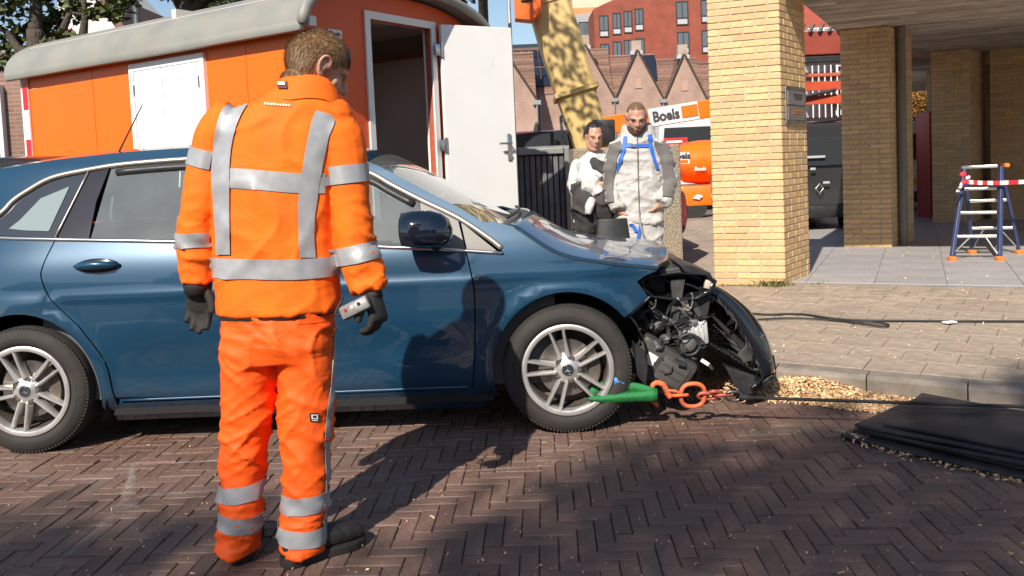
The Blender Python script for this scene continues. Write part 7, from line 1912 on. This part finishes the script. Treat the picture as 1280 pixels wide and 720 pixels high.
for _ in range(420):
    t = R2.random(); px_, py_ = lerp(1060, 1290, t)+R2.gauss(0, 8), lerp(545, 602, t)+R2.gauss(2, 3.5); p = onz(px_, py_, 0); chip(p.x, p.y, .006, .020)
for _ in range(260):
    px_, py_ = 1075+R2.gauss(0, 10), 549+R2.gauss(0, 3); p = onz(px_, py_, 0); chip(p.x, p.y, .006+.02*R2.random(), .02)
for _ in range(520):       # strays over the road and pavement
    px_, py_ = R2.uniform(-20, 1300), R2.uniform(520, 740); p = onz(px_, py_, 0); chip(p.x, p.y, .006, .009 if R2.random() < .85 else .016)
for _ in range(160):
    px_, py_ = R2.uniform(930, 1290), R2.uniform(358, 460); p = onz(px_, py_, PZ)
    if not left_of_kerb(p.x, p.y): chip(p.x, p.y, PZ+.006, .016)
for _ in range(60):
    px_, py_ = R2.uniform(1010, 1290), R2.uniform(305, 356); p = onz(px_, py_, PFZ); chip(p.x, p.y, PFZ+.004, .02)
stuff(ch.build('wood_shavings', m_chip, fix=False), 'pale wood shavings heaped along the kerb')
# weeds at the foot of the pillar
wd = MB(); m_weed = mat('weed_green', (.16, .15, .045), .8, piece=.3)
for _ in range(420):
    px_ = R2.choice((R2.gauss(966, 9), R2.gauss(966, 9), R2.uniform(898, 1035))); p = onz(px_, 357.5+R2.gauss(0, .8)-(max(0, px_-985)*.28 if px_ < 1012 else 3), PZ); a = R2.uniform(0, 6.28); L = R2.uniform(.02, .085)*(1 if abs(px_-966) < 22 else .4); t = Vector((math.cos(a)*L*.7, math.sin(a)*L*.5, L)); s_ = Vector((-math.sin(a), math.cos(a), 0))*.005
    wd.add([p-s_, p+s_, p+t*.6+s_, p+t*.6-s_, p+t*.9+Vector((math.cos(a)*L*.4, 0, -.0))], [(0, 1, 2, 3), (3, 2, 4)])
wo2 = wd.build('weed', m_weed, fix=False); tag(wo2, 'small yellowish weeds at the foot of the sunlit pillar', 'weeds'); wo2['kind'] = 'stuff'

# chalky dust marks worn into the road surface
m_dust = bpy.data.materials.new('chalk_dust'); m_dust.use_nodes = True; N = m_dust.node_tree.nodes; L = m_dust.node_tree.links; b = N['Principled BSDF']; b.inputs['Base Color'].default_value = (.42, .37, .33, 1); b.inputs['Roughness'].default_value = .95
tc = N.new('ShaderNodeTexCoord'); nz = N.new('ShaderNodeTexNoise'); nz.inputs['Scale'].default_value = 26; nz.inputs['Detail'].default_value = 7; nz.inputs['Roughness'].default_value = .7; L.new(tc.outputs['Object'], nz.inputs['Vector'])
at = N.new('ShaderNodeAttribute'); at.attribute_name = 'fade'; mr = N.new('ShaderNodeMapRange'); L.new(nz.outputs[0], mr.inputs[0]); mr.inputs[1].default_value = .38; mr.inputs[2].default_value = .72
mu = N.new('ShaderNodeMath'); mu.operation = 'MULTIPLY'; L.new(mr.outputs[0], mu.inputs[0]); L.new(at.outputs['Fac'], mu.inputs[1]); L.new(mu.outputs[0], b.inputs['Alpha'])
dm = MB(); fade = []
def mark(pts, w, a=.8):
    P = crom([onz(x, y, 0) for x, y in pts], 8); n = len(P); o = len(dm.v)
    for i, p in enumerate(P):
        t = (P[min(i+1, n-1)]-P[max(i-1, 0)]).normalized(); s_ = Vector((-t.y, t.x, 0)); e = math.sin(math.pi*(i+.6)/(n+.2))**.5
        for k, q in ((-1, 0), (-.3, 1), (.3, 1), (1, 0)): dm.v.append(tuple(p+s_*w*k+Vector((0, 0, .0068)))); fade.append(a*q*e)
    for i in range(n-1):
        for k in range(3): dm.f.append((o+i*4+k, o+i*4+k+1, o+i*4+k+5, o+i*4+k+4))
mark([(150, 582), (200, 581), (280, 577), (360, 574)], .02); mark([(156, 630), (180, 622), (230, 618), (290, 614)], .02, .6); mark([(170, 579), (163, 605), (156, 632)], .03, .8); mark([(160, 628), (120, 665), (60, 716)], .03, .7)
mark([(158, 640), (175, 668), (200, 690), (280, 690)], .05, .35); mark([(140, 636), (158, 635), (176, 634)], .05, .8)
mark([(400, 604), (480, 598), (560, 592), (640, 587), (700, 583)], .016, .8); mark([(410, 573), (470, 566), (540, 562)], .018, .6); mark([(470, 640), (500, 612), (520, 592)], .06, .45)
for a_ in range(10):
    an = a_*.63; mark([(705+14*math.cos(an), 568+5*math.sin(an)), (705+30*math.cos(an), 568+10*math.sin(an)), (705+52*math.cos(an), 568+17*math.sin(an))], .012, .5)
mark([(-20, 590), (20, 596), (60, 600)], .02, .6)
do = dm.build('chalk_mark', m_dust, road, fix=False); at_ = do.data.attributes.new('fade', 'FLOAT', 'POINT'); at_.data.foreach_set('value', fade); stuff(do)
# ================================================================== trees and posts
def leafmat(name, c): 
    m = mat(name, c, .55, var=.3, vscale=2.0, piece=.45, spec=.4)
    b = m.node_tree.nodes['Principled BSDF']; b.inputs['Transmission Weight'].default_value = 0
    return m
m_bark = mat('bark', (.075, .058, .042), .9, var=.4, vscale=14, bump=1.0, bscale=40, bdist=.02)
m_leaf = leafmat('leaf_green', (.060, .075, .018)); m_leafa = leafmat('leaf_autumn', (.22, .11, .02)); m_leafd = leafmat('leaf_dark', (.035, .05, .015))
def leaves(mb, c, rad, n, size, R, sq=.75):
    for _ in range(n):
        v = Vector((R.gauss(0, 1), R.gauss(0, 1), R.gauss(0, 1))).normalized()*rad*R.random()**.4; v.z *= sq; p = Vector(c)+v
        a = Vector((R.gauss(0, 1), R.gauss(0, 1), R.gauss(0, .6))).normalized(); b = a.orthogonal().normalized(); b = (b*math.cos(3*v.x*9)+a.cross(b)*math.sin(3*v.x*9)); s = size*R.uniform(.6, 1.3)
        f_ = a.cross(b)*s*.15
        mb.add([p, p+a*s*.45+b*s*.32+f_, p+a*s, p+a*s*.45-b*s*.32+f_], [(0, 1, 2), (0, 2, 3)])
def tree(name, label, base, trunk, limbs, clumps, lm, leaf=.11, seed=1, cat='tree', tr0=.12, group=None):
    t = thing(name, label, cat, base, 0, group); R = random.Random(seed); B = Vector(base)
    P = crom([Vector(p)-B for p in trunk], 5); n = len(P); MB().tube(P, [lerp(tr0, tr0*.45, i/(n-1)) for i in range(n)], 10).build('trunk', m_bark, t, sm=True)
    for L in limbs:
        q = crom([Vector(p)-B for p in L[0]], 4); m_ = len(q); MB().tube(q, [lerp(L[1], L[1]*.3, i/(m_-1)) for i in range(m_)], 7).build('limb', m_bark, t, sm=True)
    c = MB()
    for (p, r, k) in clumps: leaves(c, Vector(p)-B, r, k, leaf, R)
    c.build('crown', lm, t, fix=False)
    return t
# tree at the upper left behind the trailer
YT = 9.2; o_ = lambda x, y, dy=0: ony(x, y, YT+dy)
base = Vector((o_(45, 60).x, YT, 0))
R = random.Random(5); cl_ = []
for (x, y, r, k) in ((5, 8, .22, 110), (15, 45, .20, 80), (30, 62, .16, 50), (5, 75, .12, 40), (48, 25, .16, 70), (60, 40, .16, 60), (70, 55, .15, 70), (85, 48, .10, 40), (78, 20, .14, 60), (95, 5, .14, 60), (110, 18, .10, 40), (122, 15, .09, 35), (132, 12, .08, 30), (140, 20, .07, 22), (150, 12, .06, 14), (152, 22, .05, 8), (148, 2, .12, 40), (165, 0, .08, 20), (20, -15, .25, 120), (60, -15, .25, 120), (120, -15, .2, 80)):
    cl_.append((o_(x, y, R.uniform(-.3, .3)), r, int(k*1.25)))
tree('street_tree', 'leafy tree with twisting branches above the left end of the trailer', base, [base, o_(46, 70), o_(44, 40), o_(45, 0), o_(40, -90)],
     [([o_(45, 62), o_(70, 50), o_(86, 20), o_(95, -10)], .06), ([o_(44, 66), o_(25, 62), o_(8, 40), o_(-10, 30)], .06), ([o_(103, 50), o_(106, 20), o_(104, -20)], .05), ([o_(84, 15), o_(110, 18), o_(140, 12)], .02)], cl_, m_leaf, .10, 3, tr0=.10)
YT = 9.6; base = Vector((o_(232, 20).x, YT, 0)); cl_ = []
for x in range(255, 390, 12): cl_.append((o_(x, 4-R.random()*8+max(0, (x-330)*-.02), R.uniform(-.3, .3)), .13, 70))
for x in range(205, 400, 16): cl_.append((o_(x, -22-R.random()*15, R.uniform(-.4, .4)), .28, 90))
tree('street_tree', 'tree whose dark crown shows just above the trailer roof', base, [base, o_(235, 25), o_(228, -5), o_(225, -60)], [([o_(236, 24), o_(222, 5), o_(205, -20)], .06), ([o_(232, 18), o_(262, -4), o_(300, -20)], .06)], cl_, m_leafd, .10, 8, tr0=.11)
# overhanging twig above the trailer door; unseen clumps added to dapple the boom
YT = 8.8; cl_ = [((ony(x, y, 11.1)-LDIR*t_), .30, 34) for x, y, t_ in ((690, 20, 6.2), (700, 45, 5.6), (715, 60, 6.6), (700, 80, 5.2), (725, 95, 6.0), (720, 120, 5.4), (740, 130, 6.4), (735, 150, 5.0), (690, 60, 7.0), (712, 30, 6.8), (745, 165, 6))]+[(o_(x, y), .08, 26) for x, y in ((535, -6), (552, -3), (566, -4), (574, 0), (581, -5), (600, -6), (560, -14), (590, -16))]
base = Vector((o_(560, 0).x+.3, 10.6, 0))
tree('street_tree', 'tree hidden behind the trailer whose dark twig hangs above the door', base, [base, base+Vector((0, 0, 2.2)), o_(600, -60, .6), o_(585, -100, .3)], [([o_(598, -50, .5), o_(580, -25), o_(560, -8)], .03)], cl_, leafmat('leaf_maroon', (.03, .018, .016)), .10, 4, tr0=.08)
# autumn tree between the pillars
YT = 30.0; base = Vector((o_(1152, 150).x, YT, 0)); cl_ = [(o_(x, y, R.uniform(-.5, .5)), .6, 650) for x, y in ((1145, 118), (1152, 108), (1160, 115), (1150, 130), (1160, 134), (1143, 136), (1154, 146), (1166, 125))]
tree('street_tree', 'autumn coloured tree between the brick pillars', base, [base, o_(1152, 170), o_(1152, 120)], [], cl_, m_leafa, .10, 6, tr0=.14)
# lamp posts
for (x, y0, y1, Y, r, la_) in ((172, 40, -40, 14.0, .055, 'dark lamp post rising behind the trailer roof at left'), (638.5, 60, -60, 10.2, .022, 'thin grey pole rising right above the trailer door')):
    a = ony(x, y0, Y); tag(MB().tube([(a.x, a.y, 0), (a.x, a.y, ony(x, y1, Y).z+.5)], r, 10).build('lamp_post', mat('post_dark', (.05, .052, .06), .5) if x < 300 else m_gutter, sm=True), la_, 'lamp post')
# street trees behind the photographer: they throw the dappled shade on the foreground
def shade_tree(label, ground, base, seed):
    """crown clumps stand on the sun rays that end at the listed ground points"""
    R = random.Random(seed); cl_ = []; S_ = Vector((0, 0, 0))
    for gx, gy in ground:
        h = R.uniform(8.5, 12.5); p = Vector((gx, gy, 0))-LDIR*(h/-LDIR.z); cl_.append((p, R.uniform(.34, .58), 44)); S_ += p
    c = S_/len(cl_); b = Vector((c.x+base[0], c.y+base[1], 0)); far = sorted(cl_, key=lambda q: -(q[0]-c).length)[:7]
    tree('street_tree', label, b, [b, b+Vector((.1, 0, 2.6)), c.lerp(b+Vector((0, 0, 5)), .3), c], [([b+Vector((.08, 0, 3.2)), (b+Vector((0, 0, 4.5))).lerp(q[0], .5)+Vector((0, 0, .4)), q[0]], .07) for q in far], cl_, m_leaf, .15, seed, tr0=.17)
def limit(x):
    if x < -1.35: return 3.6
    if x < -.5: return lerp(3.6, 2.9, min(1, (x+1.35)/.4))
    if x < .1: return 2.9 if x < -.6 else lerp(2.9, 3.7, (x+.6)/.7)
    return min(4.75, lerp(3.7, 4.85, (x-.1)/2.2))
R = random.Random(77); GL = []; GR = []
while len(GL)+len(GR) < 285:
    x, y = R.uniform(-3.6, 4.2), R.uniform(1.3, 4.8)
    lim = limit(x)+.22*noise.noise(Vector((x*1.3, 0, 0)))
    if y > lim-.22: continue
    if noise.noise(Vector((x*1.5, y*1.9, 4.2))) > .36: continue
    (GL if x < -.7 else GR).append((x, y))
shade_tree('plane tree behind the camera shading the left foreground', GL, (-.8, -.4), 32)
shade_tree('plane tree behind the camera shading the right foreground', GR, (1.2, -.6), 31)
